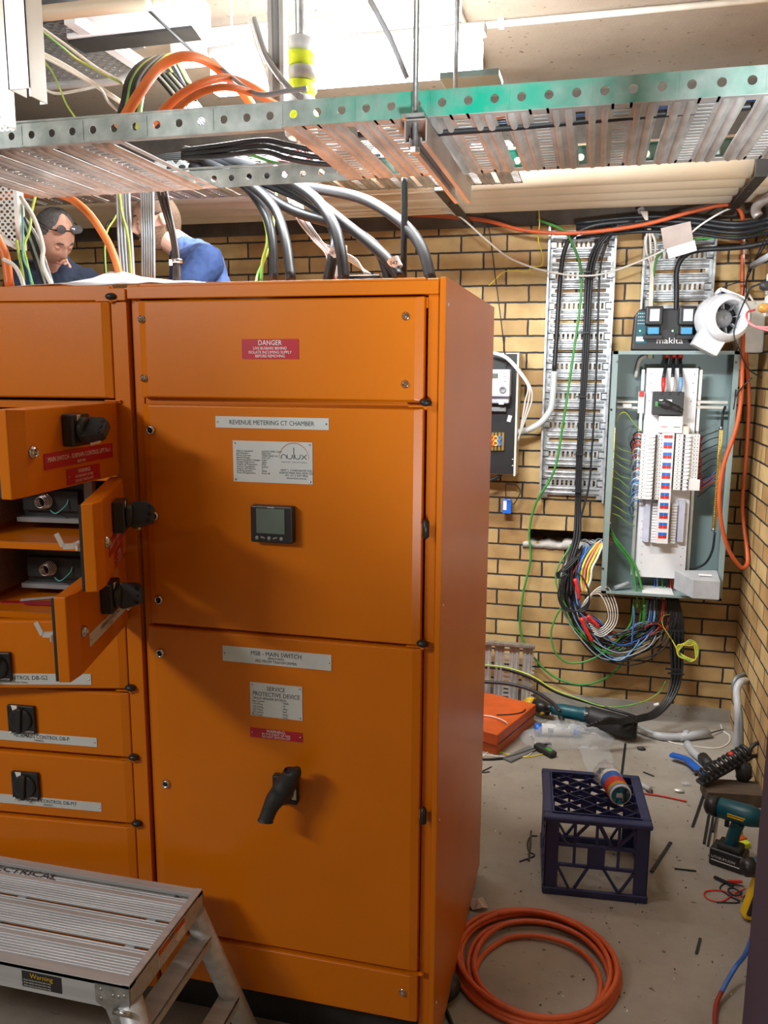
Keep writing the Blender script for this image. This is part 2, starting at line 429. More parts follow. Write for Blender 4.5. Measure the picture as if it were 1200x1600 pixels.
# broken mortar bed along the foot of the hole
b = MB(); random.seed(3)
n = 26; top = []; 
for i in range(n+1):
    x = hx0-.03+(hx1-.12-hx0)*i/n; top.append((x, hz0+.002+.005*math.sin(i*.8)+random.uniform(0, .004)+.010*(i > 15)))
vs = []
for x, z in top: vs += [(x, YW-.012, hz0-.024+random.uniform(-.004, .003)), (x, YW-.014, z), (x, YW+.10, z+.004), (x, YW+.10, hz0-.03)]
b.add(vs, [(4*i+k, 4*i+4+k, 4*i+4+(k+1) % 4, 4*i+(k+1) % 4) for i in range(n) for k in range(4)]+[(3, 2, 1, 0), (4*n, 4*n+1, 4*n+2, 4*n+3)], 0, True)
tag(b.build('mortar_ledge', 'mortar_rubble'), 'pale crumbly mortar ledge along the foot of the brick wall hole', 'mortar')
struct(MB().bx(XR, XR+.23, YF, YW+.23, 0, ZC+.1).build('wall_right', 'brick_side', origin=0))
struct(MB().bx(XL-.2, XL, YF, YW+.23, 0, ZC+.1).build('wall_left', 'plaster', origin=0))
struct(MB().bx(XL-.2, XR+.2, YF-.2, YF, 0, ZC+.1).build('wall_front', 'plaster', origin=0))
# ceiling slab cast on boards: shallow raised board lines
b = MB(); b.bx(XL-.2, XR+.23, YF-.2, YW+.23, ZC, ZC+.15)
b.bx(XL, XR, .99, 1.004, ZC-.006, ZC+.01)
struct(b.build('ceiling', 'ceiling_concrete', bevel=.004, origin=0))
# thin render skirting at the foot of the brick
b = MB(); b.bx(-2.5, XR, YW-.012, YW, 0, A(1140, 1108, Y=YW).z)
struct(b.build('baseboard_back', 'floor_concrete', origin=0))
# dark painted steel post close to the camera on the right
pe = A(1155, 1600, Y=.8)
b = MB(); b.bx(pe.x, pe.x+.11, .68, .80, 0, ZC)
struct(b.build('trim_2', 'dark_door', bevel=.012, origin=0))

# ================================================================== CABLE TRAYS
def tray_floor(b, o, u, v, w, L, Wd, first=.0, skip=None, m=0):
    """pressed tray floor: slotted strips, rounded ribs and open gaps; u along, v across, w down towards the ribs' face"""
    o = Vector(o); u = Vector(u); v = Vector(v); w = Vector(w)
    p = .152; t = -first
    def strip(a0, a1, b0, b1, h0, h1):
        a0 = max(a0, 0); a1 = min(a1, L)
        if a1-a0 < .003: return
        c = o+u*(a0+a1)/2+v*(b0+b1)/2+w*(h0+h1)/2
        b.box(c, (a1-a0, b1-b0, abs(h1-h0)), None, m, (u, v, w))
    def rib(a, wid, h):
        if a < .01 or a > L-.01: return
        prof = [(-wid/2, 0), (-wid/2*.72, h*.8), (-wid/2*.3, h), (wid/2*.3, h), (wid/2*.72, h*.8), (wid/2, 0)]
        n = len(prof); rows = [(.012, 0), (.026, 1), (Wd-.026, 1), (Wd-.012, 0)]
        vs = [o+u*(a+x)+v*y+w*(z*k+.0008) for (y, k) in rows for x, z in prof]
        fs = [(i*n+j, i*n+j+1, (i+1)*n+j+1, (i+1)*n+j) for i in range(3) for j in range(n-1)]
        b.add(vs, fs, m, True)
    while t < L:
        # slotted strip 0..038
        strip(t, t+.005, 0, Wd, -.001, .001); strip(t+.033, t+.038, 0, Wd, -.001, .001)
        strip(t, t+.038, 0, .03, -.001, .001); strip(t, t+.038, Wd-.03, Wd, -.001, .001)
        nb = int((Wd-.05)/.0235)
        for i in range(nb): strip(t+.005, t+.033, .040+i*.0235, .040+i*.0235+.0125, -.001, .001)
        strip(t+.038, t+.086, 0, Wd, -.001, .001)
        rib(t+.049, .014, .007); rib(t+.073, .016, .008)
        # open gap .086-.104
        strip(t+.086, t+.104, 0, .03, -.001, .001); strip(t+.086, t+.104, Wd-.03, Wd, -.001, .001)
        strip(t+.104, t+.152, 0, Wd, -.001, .001)
        rib(t+.117, .016, .008); rib(t+.141, .014, .007)
        t += p
TY0, TY1 = 1.70, 2.19
xa = A(0, 212, Y=TY0).x-.25; xm = -.36; xb = XR-.02
zl = 2.312; zr = 2.326
t = thing('cable_tray', 'long galvanised cable tray with a holed lip hung overhead on rods', 'cable tray', (xm, TY0, zl))
X_, Y_, Zd = Vector((1, 0, 0)), Vector((0, 1, 0)), Vector((0, 0, -1))
cutL = A(352, 291, Y=TY1).x-.02; cutR = A(545, 282, Y=TY1).x
uL = Vector((xm-xa, 0, zr-2.318)).normalized()
b = MB(); tray_floor(b, (xa, TY0, 2.318), uL, Y_, Zd, cutL-xa, TY1-TY0, .03)
b.build('tray_floor', 'galv_tarnish', t, solid=0)
b = MB(); tray_floor(b, (cutR, TY0, zr), X_, Y_, Zd, xb-cutR, TY1-TY0, .11)
b.build('tray_floor', 'galv_tarnish', t)
hp = .0508; nl = int((xb-xa)/hp)
b = MB()
for i in range(nl):
    x = xa+i*hp; z = 2.318+(zr-2.318)*min(1, max(0, (x-xa)/(xm-xa)))
    b.perf((x, TY0, z), X_, (0, 0, 1), 1, 1, hp, .047, .0085, .0085, k=12)
    b.perf((x, TY1, z), X_, (0, 0, 1), 1, 1, hp, .047, .0085, .0085, k=12)
    if i % 3 == 0: b.bx(x-.002, x+.002, TY0-.0016, TY0, z+.004, z+.043)
b.bx(xa, xb, TY0, TY0+.012, zr+.045, zr+.047); b.bx(xa, xb, TY1-.012, TY1, zr+.045, zr+.047)
b.bx(cutL, cutR, TY0, TY0+.02, zr-.004, zr-.002)
b.build('side_rail', 'lip_galv_laser', t, solid=.0018)
# hanger: strut channel under the tray with rod and nuts
def strut(b, p, q, s=.041, up=(0, 0, 1), m=0):
    """open U channel with turned lips running p -> q, open side facing 'up'"""
    p = Vector(p); q = Vector(q); d = (q-p).normalized(); u = Vector(up); u = (u-d*u.dot(d)).normalized(); sd = d.cross(u); L = (q-p).length
    c = (p+q)/2
    def bb(a, h, w, t): b.box(c+sd*a+u*h, (L, w, t), None, m, (d, sd, u))
    bb(0, -s/2, s, .0025); bb(-s/2, 0, .0025, s); bb(s/2, 0, .0025, s)
    bb(-s/2+.005, s/2, .010, .0025); bb(s/2-.005, s/2, .010, .0025)
    bb(-s/2+.0095, s/2-.004, .002, .009); bb(s/2-.0095, s/2-.004, .002, .009)
p0 = A(648, 192, Y=TY0-.035); 
h = thing('strut_hanger', 'brown slotted strut channel carrying the overhead tray on a threaded rod', 'tray hanger', (p0.x, TY0, 2.27))
b = MB(); strut(b, (p0.x+.005, TY0-.05, 2.287), (p0.x+.005, TY1+.06, 2.287), .041, (0, 0, -1)); b.build('strut_channel', 'strut', h)
b = MB(); b.cyl((p0.x, TY0-.03, 2.26), (p0.x, TY0-.03, ZC), .0055, 10); 
b.build('threaded_rod', 'galv', h)
b = MB(); b.bx(p0.x-.022, p0.x+.022, TY0-.055, TY0-.005, 2.311, 2.318); b.build('washer_plate', 'galv', h)
b = MB(); b.lathe([(0, 0), (.011, 0), (.011, .01), (0, .01)], (p0.x, TY0-.03, 2.252), n=6, smooth=False)
b.build('nut', 'galv', h)
b = MB(); p1 = A(712, 128, Y=2.16); b.cyl((p1.x, 2.16, 2.33), (p1.x, 2.16, ZC), .0055, 10)
tag(b.build('threaded_rod', 'galv'), 'thin threaded rod dropping to the far edge of the overhead tray', 'threaded rod')

def wall_tray(name, label, x0, x1, z0, z1, y, first, tilt=0, cut=None, mt='galv_wall', grp=None):
    t = thing(name, label, 'cable tray', ((x0+x1)/2, y, z0), grp)
    b = MB(); tray_floor(b, (x0, y, z1), (math.sin(tilt), 0, -math.cos(tilt)), (math.cos(tilt), 0, math.sin(tilt)), (0, -1, 0), z1-z0, x1-x0, first)
    b.build('tray_floor', mt, t)
    for x in (x0-.001, x1+.001):
        b = MB(); b.bx(x-.001, x+.001, y-.045, y, z0-.01, z1+.02); b.bx(x-.001-(.008 if x < (x0+x1)/2 else -.0), x+.001+(.008 if x > (x0+x1)/2 else 0), y-.047, y-.045, z0-.01, z1+.02); b.build('side_rail', mt, t)
    return t
p = A(861, 352, Y=4.45); q = A(843, 779, Y=4.45); r_ = A(965, 352, Y=4.45)
wall_tray('cable_tray', 'tall galvanised tray fixed upright on the brick wall behind black cables', p.x, r_.x-.01, q.z, p.z-.02, 4.49, .10)
p = A(1010, 362, Y=4.45); q = A(1118, 362, Y=4.45); q2 = A(1110, 520, Y=4.45)
wall_tray('cable_tray', 'short galvanised tray upright on the wall above the battery charger', p.x, q.x, q2.z, p.z, 4.49, .06)
p = A(757, 1000, Y=4.4); q = A(833, 1092, Y=4.4)
t = thing('cable_tray', 'offcut of brown slotted tray leaning at the foot of the brick wall', 'cable tray', (p.x-.1, 4.40, .0))
b = MB(); tray_floor(b, (p.x-.30, 4.40, p.z), (1, 0, 0), (0, 0, -1), (0, -1, 0), q.x-p.x+.30, p.z-.01, .05)
b.build('tray_floor', 'galv_tarnish', t)
b = MB(); b.bx(p.x-.30, q.x, 4.355, 4.40, p.z, p.z+.002); b.bx(p.x-.30, q.x, 4.355, 4.357, p.z-.01, p.z)
b.build('side_rail', 'galv', t)
# second overhead tray further back
t = thing('cable_tray', 'far galvanised overhead tray loaded with black cables behind the near one', 'cable tray', (-1.6, 3.0, 2.56))
b = MB()
for i in range(int(2.6/.05)):
    b.perf((-2.9+i*.05, 3.0, 2.555), X_, (0, 0, 1), 1, 1, .05, .05, .016, .009)
b.build('side_rail', 'galv', t, solid=.002)
b = MB(); tray_floor(b, (-2.9, 3.0, 2.555), X_, Y_, Zd, 2.6, .42, .02); b.build('tray_floor', 'galv_tarnish', t)
# upright perforated tray at far left
pl = A(0, 200, Y=1.62); pr = A(26, 190, Y=1.62); zb = A(15, 385, Y=1.62).z
xt = A(24, 192, Y=1.50).x
t = thing('perforated_tray', 'white perforated tray hanging upright at the left edge beside the steel channel', 'cable tray', (xt-.1, 1.50, A(15, 194, Y=1.5).z-.1))
b = MB(); z0_ = A(15, 196, Y=1.5).z-.01
b.perf((xt-.24, 1.50, z0_), X_, (0, 0, 1), 20, 14, .012, .0105, .0042, .0026); b.bx(xt-.24, xt, 1.4995, 1.5005, z0_+14*.0105, ZC)
b.build('perforated_face', 'zinc_white', t, solid=.001)
b = MB(); b.bx(xt-.001, xt+.001, 1.46, 1.50, z0_, ZC); b.build('side_rail', 'zinc_white', t)
# perforated bracket below the overhead tray at the left edge
pb = A(31, 388, Y=2.28); pt_ = A(28, 300, Y=2.28); xe = pb.x
t = thing('perforated_tray', 'perforated tray end with a sloped bottom rim below the overhead tray at left', 'cable tray', (xe-.15, 2.28, pb.z))
b = MB(); b.perf((xe-.30, 2.30, pb.z+.01), X_, (0, 0, 1), 15, 10, .020, .0185, .007, .0045); b.build('perforated_face', 'zinc_white', t, solid=.0015)
b = MB(); b.bx(xe-.004, xe+.010, 2.27, 2.30, pb.z-.005, pt_.z+.06); b.bar((xe, 2.275, pb.z), (xe-.30, 2.275, pb.z+.17), .03, .012)
b.build('rim', 'zinc_white', t)
# hanging steel channels from the ceiling
q = A(44, 145, Y=1.25)
b = MB(); b.bx(q.x-.021, q.x+.019, 1.23, 1.2325, q.z, ZC); b.bx(q.x-.021, q.x-.0185, 1.23, 1.272, q.z, ZC); b.bx(q.x+.0165, q.x+.019, 1.23, 1.272, q.z-.012, ZC)
b.bx(q.x+.0165, q.x+.006, 1.2705, 1.272, q.z-.012, ZC)
tag(b.build('strut_channel', 'zinc_white'), 'pale steel channel hanging straight down at the upper left, cut off above the tray', 'strut channel')
q = A(436, 135, Y=2.24)
b = MB(); strut(b, (q.x, 2.24, q.z-.05), (q.x, 2.24, ZC), .041, (0, -1, 0))
tag(b.build('strut_channel', 'zinc_white'), 'steel channel hanging from the ceiling in front of the yellow striped sleeve', 'strut channel')

# ================================================================== CREAM PIPE BANK
zb_ = 2.60; ys = [3.745, 3.915, 4.085, 4.255]
lab = ['nearest of the four cream pipes bundled under the ceiling, brightly lit', 'second cream pipe from the front in the strapped bank of four',
       'third cream pipe from the front in the strapped bank of four', 'rearmost cream pipe of the strapped bank, nearest the brick wall']
for y, l in zip(ys, lab):
    b = MB(); b.tube([(XL+.05, y, zb_+.083), (XR-.01, y, zb_+.083)], .083, 32)
    tag(b.build('cream_pipe', 'cream_pvc'), l, 'pipe', 'bank of cream pipes under the ceiling')
for px, l in ((688, 'pale-faced steel strap under the pipes near the middle of the picture'), (1188, 'black steel strap under the pipes at the right-hand wall')):
    x = A(px, 290, Y=3.65).x
    b = MB(); b.bx(x-.024, x+.024, 3.645, 3.65, zb_-.012, zb_+.20); b.bx(x-.024, x+.024, 3.645, YW-.02, zb_-.017, zb_-.010)
    b.lathe([(0, 0), (.008, 0), (.007, .004), (0, .005)], (x, 3.9, zb_-.017), (0, 0, -1), 10)
    for f_ in range(6): b.m[f_] = 1 if px < 900 else 0
    tag(b.build('pipe_strap', ['black_steel', 'galv'], bevel=.002), l, 'pipe strap')

# ================================================================== LAMPS
t = thing('batten_lamp', 'glaring white strip lamp hung low just beyond the overhead tray', 'lamp', (-.72, 2.40, 2.62))
b = MB(); b.bx(-1.12, -.32, 2.38, 2.42, 2.72, 2.75); b.build('housing', 'white_plastic', t, bevel=.004)
b = MB(); b.bx(-1.11, -.33, 2.37, 2.43, 2.625, 2.72); b.build('diffuser', 'lamp_glow', t, bevel=.01)
for x in (-1.05, -.39):
    b = MB(); b.cyl((x, 2.40, 2.75), (x, 2.40, ZC), .0025); b.build('suspension_wire', 'galv', t)
t = thing('batten_lamp', 'glaring white strip lamp fixed to the ceiling beyond the overhead tray', 'lamp', (-1.15, 3.42, 3.09))
b = MB(); b.bx(-1.75, -.57, 3.37, 3.47, 3.10, ZC); b.build('housing', 'white_plastic', t, bevel=.006)
b = MB(); b.bx(-1.73, -.59, 3.38, 3.46, 3.085, 3.10); b.build('diffuser', 'lamp_glow', t, bevel=.004)
for (loc, nm, l) in (((-1.6, -.9, 3.06), 'rear', 'strip lamp on the ceiling behind the photographer'),):
    t = thing('batten_lamp', l, 'lamp', loc); b = MB(); b.bx(loc[0]-.6, loc[0]+.6, loc[1]-.05, loc[1]+.05, 3.06, ZC); b.build('housing', 'white_plastic', t)
# work light on a stand that lights the cabinet fronts
t = thing('work_light', 'floodlight on a stand to the left of the photographer', 'lamp', (L_FRONT[0], L_FRONT[1], 0))
R = Euler(aim(L_FRONT, (-.7, 1.9, 1.0))).to_matrix(); bk = R@Vector((0, 0, 1))
b = MB(); c = Vector(L_FRONT)+bk*.04; b.box(c, (.95, .22, .05), None, 0, (R@Vector((1, 0, 0)), R@Vector((0, 1, 0)), bk)); b.build('housing', 'black_plastic', t, bevel=.01)
b = MB(); b.cyl((c.x-.1, c.y-.1, .0), (c.x-.1, c.y-.1, 2.74), .018, 12); b.build('pole', 'black_steel', t)
for k in range(3):
    a = k*2.1; b = MB(); b.cyl((c.x-.1, c.y-.1, .5), (c.x-.1+.45*math.cos(a), c.y-.1+.45*math.sin(a), .01), .012, 8); b.build('leg', 'black_steel', t)

t = thing('work_light', 'unseen floodlight added low behind the photographer to brighten the tray underside', 'lamp', (L_LOW[0], L_LOW[1], 0))  # out-of-view body made up for the added tray fill
R = Euler(aim(L_LOW, (.36, 1.95, 2.45))).to_matrix(); bk = R@Vector((0, 0, 1)); c = Vector(L_LOW)+bk*.04
b = MB(); b.box(c, (.40, .27, .05), None, 0, (R@Vector((1, 0, 0)), R@Vector((0, 1, 0)), bk)); b.build('housing', 'black_plastic', t, bevel=.01)
for sx in (-1, 1): b = MB(); b.cyl((c.x, c.y-.02, .9), (c.x+sx*.2, c.y-.05, .01), .012, 8); b.build('leg', 'black_steel', t)
# ================================================================== SWITCHBOARD
YC = 1.89          # door face
YFc = YC+.022      # frame face behind the doors
XRs = -.327; XSEAM = -1.125; XH2 = -1.163; XW2 = -1.165-.46; XEND = -1.66
ZT = 2.043; YB = 2.82
OR = 'orange_paint'
cab = thing('switchboard_cabinet', 'tall bright orange steel main switchboard standing in the middle of the room', 'cabinet', ((XRs+XEND)/2, 2.35, 0))
# right bay shell
b = MB()
b.bx(XRs-.0015, XRs, YC-.004, YB, .04, ZT); b.bx(XRs-.014, XRs-.0015, YC-.004, YC+.03, .04, ZT)
b.build('side_panel', OR, cab, bevel=.0012)
b = MB(); b.bx(XSEAM+.002, XRs-.002, YB-.002, YB, .04, ZT-.01); b.build('back_panel', OR, cab)
b = MB(); b.bx(XSEAM+.003, XRs-.018, YC+.002, YB, ZT-.036, ZT-.006); b.bx(XSEAM+.036, -.375, YC+.006, YC+.02, ZT-.010, ZT)
b.bx(XSEAM+.003, XSEAM+.034, YC+.004, YC+.05, ZT-.010, ZT-.002); b.bx(-.372, XRs-.018, YC+.004, YC+.05, ZT-.010, ZT-.002)
b.bx(XSEAM+.04, XRs-.06, YC+.06, YB-.05, ZT-.008, ZT-.004)
b.build('top_cover', OR, cab, bevel=.002)
def frame(x0, x1, xi0, xi1, zs):
    b = MB(); b.bx(x0, xi0, YFc, YFc+.04, .10, ZT-.036); b.bx(xi1, x1, YFc, YFc+.04, .10, ZT-.036)
    for z in zs: b.bx(xi0, xi1, YFc+.004, YFc+.03, z-.012, z+.012)
    return b.build('front_frame', OR, cab, bevel=.0015)
frame(XSEAM+.003, XRs-.018, XSEAM+.028, -.372, (1.990, 1.762, 1.178, .297, .16))
b = MB(); b.bx(XSEAM+.0, XRs-.02, YFc+.06, YB-.04, 0.0, .12); b.build('plinth', 'black_steel', cab)

def door(x0, x1, z0, z1, par=cab, name='door', y=YC, d=.022):
    """pan-formed door with folded edges and a slightly sloped rim"""
    b = MB(); s = .022; f = y; k = y+d
    o_ = [(x0, k, z0), (x1, k, z0), (x1, k, z1), (x0, k, z1)]
    m_ = [(x0+.001, f+.006, z0+.001), (x1-.001, f+.006, z0+.001), (x1-.001, f+.006, z1-.001), (x0+.001, f+.006, z1-.001)]
    i_ = [(x0+s, f, z0+.004), (x1-s, f, z0+.004), (x1-s, f, z1-.004), (x0+s, f, z1-.004)]
    fs = [(8, 9, 10, 11)]+[(q*4+j, q*4+(j+1) % 4, q*4+4+(j+1) % 4, q*4+4+j) for q in (0, 1) for j in range(4)]+[(3, 2, 1, 0)]
    b.add(o_+m_+i_, fs)
    return b.build(name, OR, par, bevel=.0022)
def lock(par, x, z, y=YC, r=.0125):
    b = MB(); b.lathe([(r, 0), (r, -.003), (r*.8, -.008), (r*.62, -.009), (r*.58, -.004), (0, -.004)], (x, y, z), (0, 1, 0), 20, 0)
    b.bx(x-.003, x+.003, y-.007, y-.003, z-.003, z+.003, 1); b.lathe([(r*.58, -.0045), (0, -.0045)], (x, y, z), (0, 1, 0), 16, 1)
    return b.build('quarter_turn_lock', ['steel', 'black_plastic'], par)
def bolt(par, x, z, y=YC):
    b = MB(); b.lathe([(.0095, 0), (.0095, -.002), (.0062, -.003)], (x, y, z), (0, 1, 0), 18)
    b.lathe([(.0078, -.003), (.0078, -.007), (.0055, -.010), (0, -.0125)], (x, y, z), (0, 1, 0), 6, smooth=False)
    return b.build('dome_nut', 'steel', par)
U_, Wv = Vector((1, 0, 0)), Vector((0, 0, 1))
def plate(par, x0, x1, z0, z1, lines, y=YC, mt='plate_white', ink='black_ink', rivets=2, name='label_plate', extra=None, o=None, u=None, sc=.9):
    """engraved plate; lines = (text, relative x, z of base line, size, align)"""
    b = MB(); b.bx(x0, x1, y-.0018, y-.0002, z0, z1, 0)
    for (tx, fx, fz, sz, al) in lines:
        b.text(tx, (x0+(x1-x0)*fx, y-.0021, z0+(z1-z0)*fz), U_, Wv, sz, 1, al, sx=sc)
    pts = [(x0+.006, (z0+z1)/2), (x1-.006, (z0+z1)/2)] if rivets == 2 else [(x, z) for x in (x0+.006, x1-.006) for z in (z0+.006, z1-.006)] if rivets else []
    for x, z in pts: b.lathe([(.0026, 0), (.0022, -.0012), (0, -.0016)], (x, y-.0018, z), (0, 1, 0), 10, 2)
    if extra: extra(b, x0, x1, z0, z1, y-.0021)
    return b.build(name, [mt, ink, 'steel', 'amber_ink'], par)
def hinge(par, x, z, y=YC, cap=True, vertical=False):
    b = MB()
    if vertical: b.tube([(x, y-.002, z-.022), (x, y-.006, z-.018), (x, y-.006, z+.018), (x, y-.002, z+.022)], [.004, .0085, .0085, .004], 12, 0); b.bx(x-.012, x-.002, y-.0, y+.004, z-.012, z+.012, 1)
    else:
        b.ell((x, y+.002, z+.009), (.015, .013, .009), 16, 8, 0); b.bx(x-.040, x+.014, y+.0, y+.012, z-.002, z+.001, 1); b.ell((x, y+.004, z-.003), (.006, .006, .005), 10, 6, 1)
    return b.build('hinge', ['black_plastic', OR], par)
# ---- right bay doors
xl, xr = -1.095, -.376
d1 = door(xl, xr, 1.766, 2.003)
for x, z in ((-1.083, 1.958), (-1.083, 1.815), (-.419, 1.958), (-.419, 1.806)): bolt(d1, x, z)
p0_, p1_ = A(378, 530, Y=YC), A(467, 561, Y=YC)
plate(d1, p0_.x, p1_.x, p1_.z, p0_.z, [('DANGER', .5, .70, .0165, 'CENTER'), ('LIVE BUSBARS BEHIND', .5, .47, .0095, 'CENTER'), ('ISOLATE INCOMING SUPPLY', .5, .27, .0095, 'CENTER'), ('BEFORE REMOVING', .5, .08, .0095, 'CENTER')], mt='plate_red', ink='white_ink', rivets=0, name='danger_sign')
d2 = door(xl, xr, 1.181, 1.752)
for px, py in ((236, 672), (242, 806), (249, 937)): q = A(px, py, Y=YC); lock(d2, q.x, q.z)
def pl(par, pxa, pxb, lines, **k):
    a = A(pxa[0], pxa[1], Y=YC); c = A(pxb[0], pxb[1], Y=YC)
    return plate(par, a.x, c.x, c.z, a.z, lines, **k)
pl(d2, (337, 650), (514, 672), [('REVENUE METERING CT CHAMBER', .5, .32, .0155, 'CENTER')])
LOGO_ROWS = ['Built to Standard:', 'Job Number:', 'Rated Current:', 'Rated Voltage:', 'Rated Insulation Voltage:', 'Design Fault Level:', 'Degree of Protection:', 'Service Conditions:', 'Degree of Pollution:', 'Earthing System:', 'Form of Separation:']
LOGO_VALS = ['AS/NZS 3439.1:2002', '2092-GN', '1000A 50HZ AC', '415V AC', '0.6kV', '36kA', 'IP54', 'Indoor', '3', 'MEN', 'Form 3b']
def logo(b, x0, x1, z0, z1, y):
    w = x1-x0; h = z1-z0; cx = x0+w*.77; cz = z0+h*.60; R_ = w*.185
    pts = [(cx+R_*math.cos(a), y, cz+R_*1.0*math.sin(a)) for a in [PI*.0+PI*i/24 for i in range(25)]]
    b.tube(pts, [.0003+.0007*math.sin(PI*i/24) for i in range(25)], 6, 3)
    s = R_*.17; z = cz-s*.1; r = .00075
    def arc(xc, up, a=s):
        pp = [(xc-a, z+(0 if up else 2*a*.8))]+[(xc-a*math.cos(PI*i/8), z+(a*.8+a*.8*math.sin(PI*i/8) if up else a*.8-a*.8*math.sin(PI*i/8))) for i in range(9)]+[(xc+a, z+(0 if up else 2*a*.8))]
        b.tube([(p, y, q) for p, q in pp], r, 6, 1)
    x = cx-R_*.68; arc(x, True); arc(x+2.2*s+.001, False); 
    xl_ = cx-.0; b.tube([(xl_, y, z), (xl_, y, z+R_*.72)], r*1.1, 6, 1)
    arc(cx+1.3*s+.001, False)
    xx = cx+4.0*s
    b.tube([(xx-s, y, z), (xx+s, y, z+1.7*s)], r, 6, 1); b.tube([(xx-s, y, z+1.7*s), (xx+s, y, z)], r, 6, 1)
    b.text('E N E R G Y   S O L U T I O N S', (cx, y, z-R_*.25), U_, Wv, .0052, 1, 'CENTER', sx=.9)
    for i, tx in enumerate(['UNIT 2, 3 HARGRAVES AVE,', 'ALBION PARK RAIL NSW 2527', 'PH. +61 2 4257 9828', 'www.nulux.com.au']):
        b.text(tx, (x0+w*.80, y, z0+h*(.30-.062*i)), U_, Wv, .0066, 1, 'CENTER')
    for i in range(11):
        b.text(LOGO_ROWS[i], (x0+w*.045, y, z0+h*(.735-.053*i)), U_, Wv, .0062, 1)
        b.text(LOGO_VALS[i], (x0+w*.365, y, z0+h*(.735-.053*i)), U_, Wv, .0062, 1)
pl(d2, (364, 688), (489, 757), [], rivets=4, extra=logo, name='maker_plate')
pmq = A(397, 788, Y=YC); pmr = A(456, 846, Y=YC-.02)
mx0, mx1, mz0, mz1 = pmq.x, pmr.x+.004, pmr.z-.006, pmq.z+.002
pm = MB(); pm.bx(mx0, mx1, YC-.026, YC, mz0, mz1, 0); pm = pm.build('power_meter', ['black_plastic'], d2, bevel=.004)
w_ = mx1-mx0; h_ = mz1-mz0
b = MB(); b.bx(mx0+w_*.15, mx1-w_*.18, YC-.0275, YC-.026, mz0+h_*.26, mz1-h_*.07); b.build('display', 'lcd', pm)
b = MB(); b.text('POWER', ((mx0+mx1)/2, YC-.0278, mz1-h_*.055), U_, Wv, .005, 0, 'CENTER'); b.build('lettering', 'white_ink', pm)
for i in range(5):
    b = MB(); x = mx0+w_*(.16+.145*i)
    if i in (1, 3): b.tube([(x-.006, YC-.0265, mz0+h_*(.14-.02*(i-2))), (x+.006, YC-.0265, mz0+h_*(.14+.02*(i-2)))], .0022, 8)
    else: b.lathe([(.0052, 0), (.0048, -.002), (0, -.002)], (x, YC-.026, mz0+h_*.13), (0, 1, 0), 14)
    b.build('button', 'button_grey', pm)
d3 = door(xl-.012, xr+.003, .300, 1.175)
for px, py in ((251, 1020), (260, 1224)): q = A(px, py, Y=YC); lock(d3, q.x, q.z)
pl(d3, (348, 1008), (518, 1048), [('MSB - MAIN SWITCH', .5, .56, .0165, 'CENTER'), ('(800A/1000A)', .5, .36, .0085, 'CENTER'), ('FED FROM TRANSFORMER', .5, .13, .0105, 'CENTER')])
pl(d3, (391, 1065), (473, 1126), [('SERVICE', .5, .79, .0165, 'CENTER'), ('PROTECTIVE DEVICE', .5, .615, .0165, 'CENTER'), ('CIRCUIT BREAKER SETTINGS:', .04, .51, .0085, 'LEFT')]+[(t_, .04, .43-.083*i, .0072, 'LEFT') for i, t_ in enumerate(['Base Current', 'LTD Pickup', 'LTD Setting', 'STD Pickup', 'STD Setting', 'Inst Pickup'])]+[(t_, .60, .43-.083*i, .0072, 'LEFT') for i, t_ in enumerate(['- 1000A', '- 0.8', '- 24sec', '- Nx4', '- 0.4sec', '- 10x4'])], rivets=4, sc=.84)
pl(d3, (391, 1136), (473, 1160), [('WARNING:', .5, .66, .0115, 'CENTER'), ('IN THE EVENT OF FIRE', .5, .37, .0085, 'CENTER'), ('DO NOT SWITCH OFF', .5, .08, .0085, 'CENTER')], mt='plate_red', ink='white_ink', name='warning_sign')
# main switch handle
c0 = A(449, 1229, Y=YC); 
mh = MB(); mh.bx(c0.x-.034, c0.x+.034, YC-.022, YC, c0.z-.038, c0.z+.038, 0); mh.lathe([(.028, -.022), (.026, -.05), (.02, -.06), (0, -.06)], (c0.x, YC, c0.z), (0, 1, 0), 20, 0)
mh = mh.build('main_switch', ['black_plastic'], d3, bevel=.005)
yh = YC-.075
ha, hb, hc_ = A(457, 1207, Y=yh), A(440, 1236, Y=yh), A(416, 1279, Y=yh-.02)
hp3 = spline([ha+Vector((0, 0, .010)), ha, (ha+hb)/2, hb, hb+(hc_-hb)*.5+Vector((-.004, 0, .002)), hc_, hc_+Vector((-.002, -.002, -.008))], 6)
def hr(f):
    K = [(0, .006), (.06, .019), (.16, .0225), (.30, .0225), (.45, .0285), (.58, .0245), (.75, .019), (.86, .0185), (.93, .0205), (.98, .017), (1, .008)]
    for (a_, ra), (b_, rb_) in zip(K, K[1:]):
        if f <= b_: e = (f-a_)/(b_-a_); e = e*e*(3-2*e); return ra+(rb_-ra)*e
    return .008
b = MB(); b.tube(hp3, [hr(i/(len(hp3)-1)) for i in range(len(hp3))], 20)
b.lathe([(.026, 0), (.026, .03)], (hb.x+.006, yh, hb.z+.01), (0, 1, 0), 18)
b.build('handle', 'black_rubber', mh)
b = MB(); qa = A(436, 1218, Y=YC-.03); b.bar(qa, qa+Vector((-.020, 0, -.030)), .004, .003); b.bar(qa+Vector((-.020, 0, -.030)), qa+Vector((-.008, 0, -.036)), .004, .003); b.bar(qa, qa+Vector((.012, 0, -.002)), .004, .003); b.build('lock_bracket', 'black_plastic', mh)
b = MB(); b.bx(c0.x+.020, c0.x+.032, YC-.0228, YC-.022, c0.z-.022, c0.z+.006, 0); b.text('0', (c0.x+.022, YC-.023, c0.z+.012), U_, Wv, .016, 0); b.build('position_mark', 'white_ink', mh)
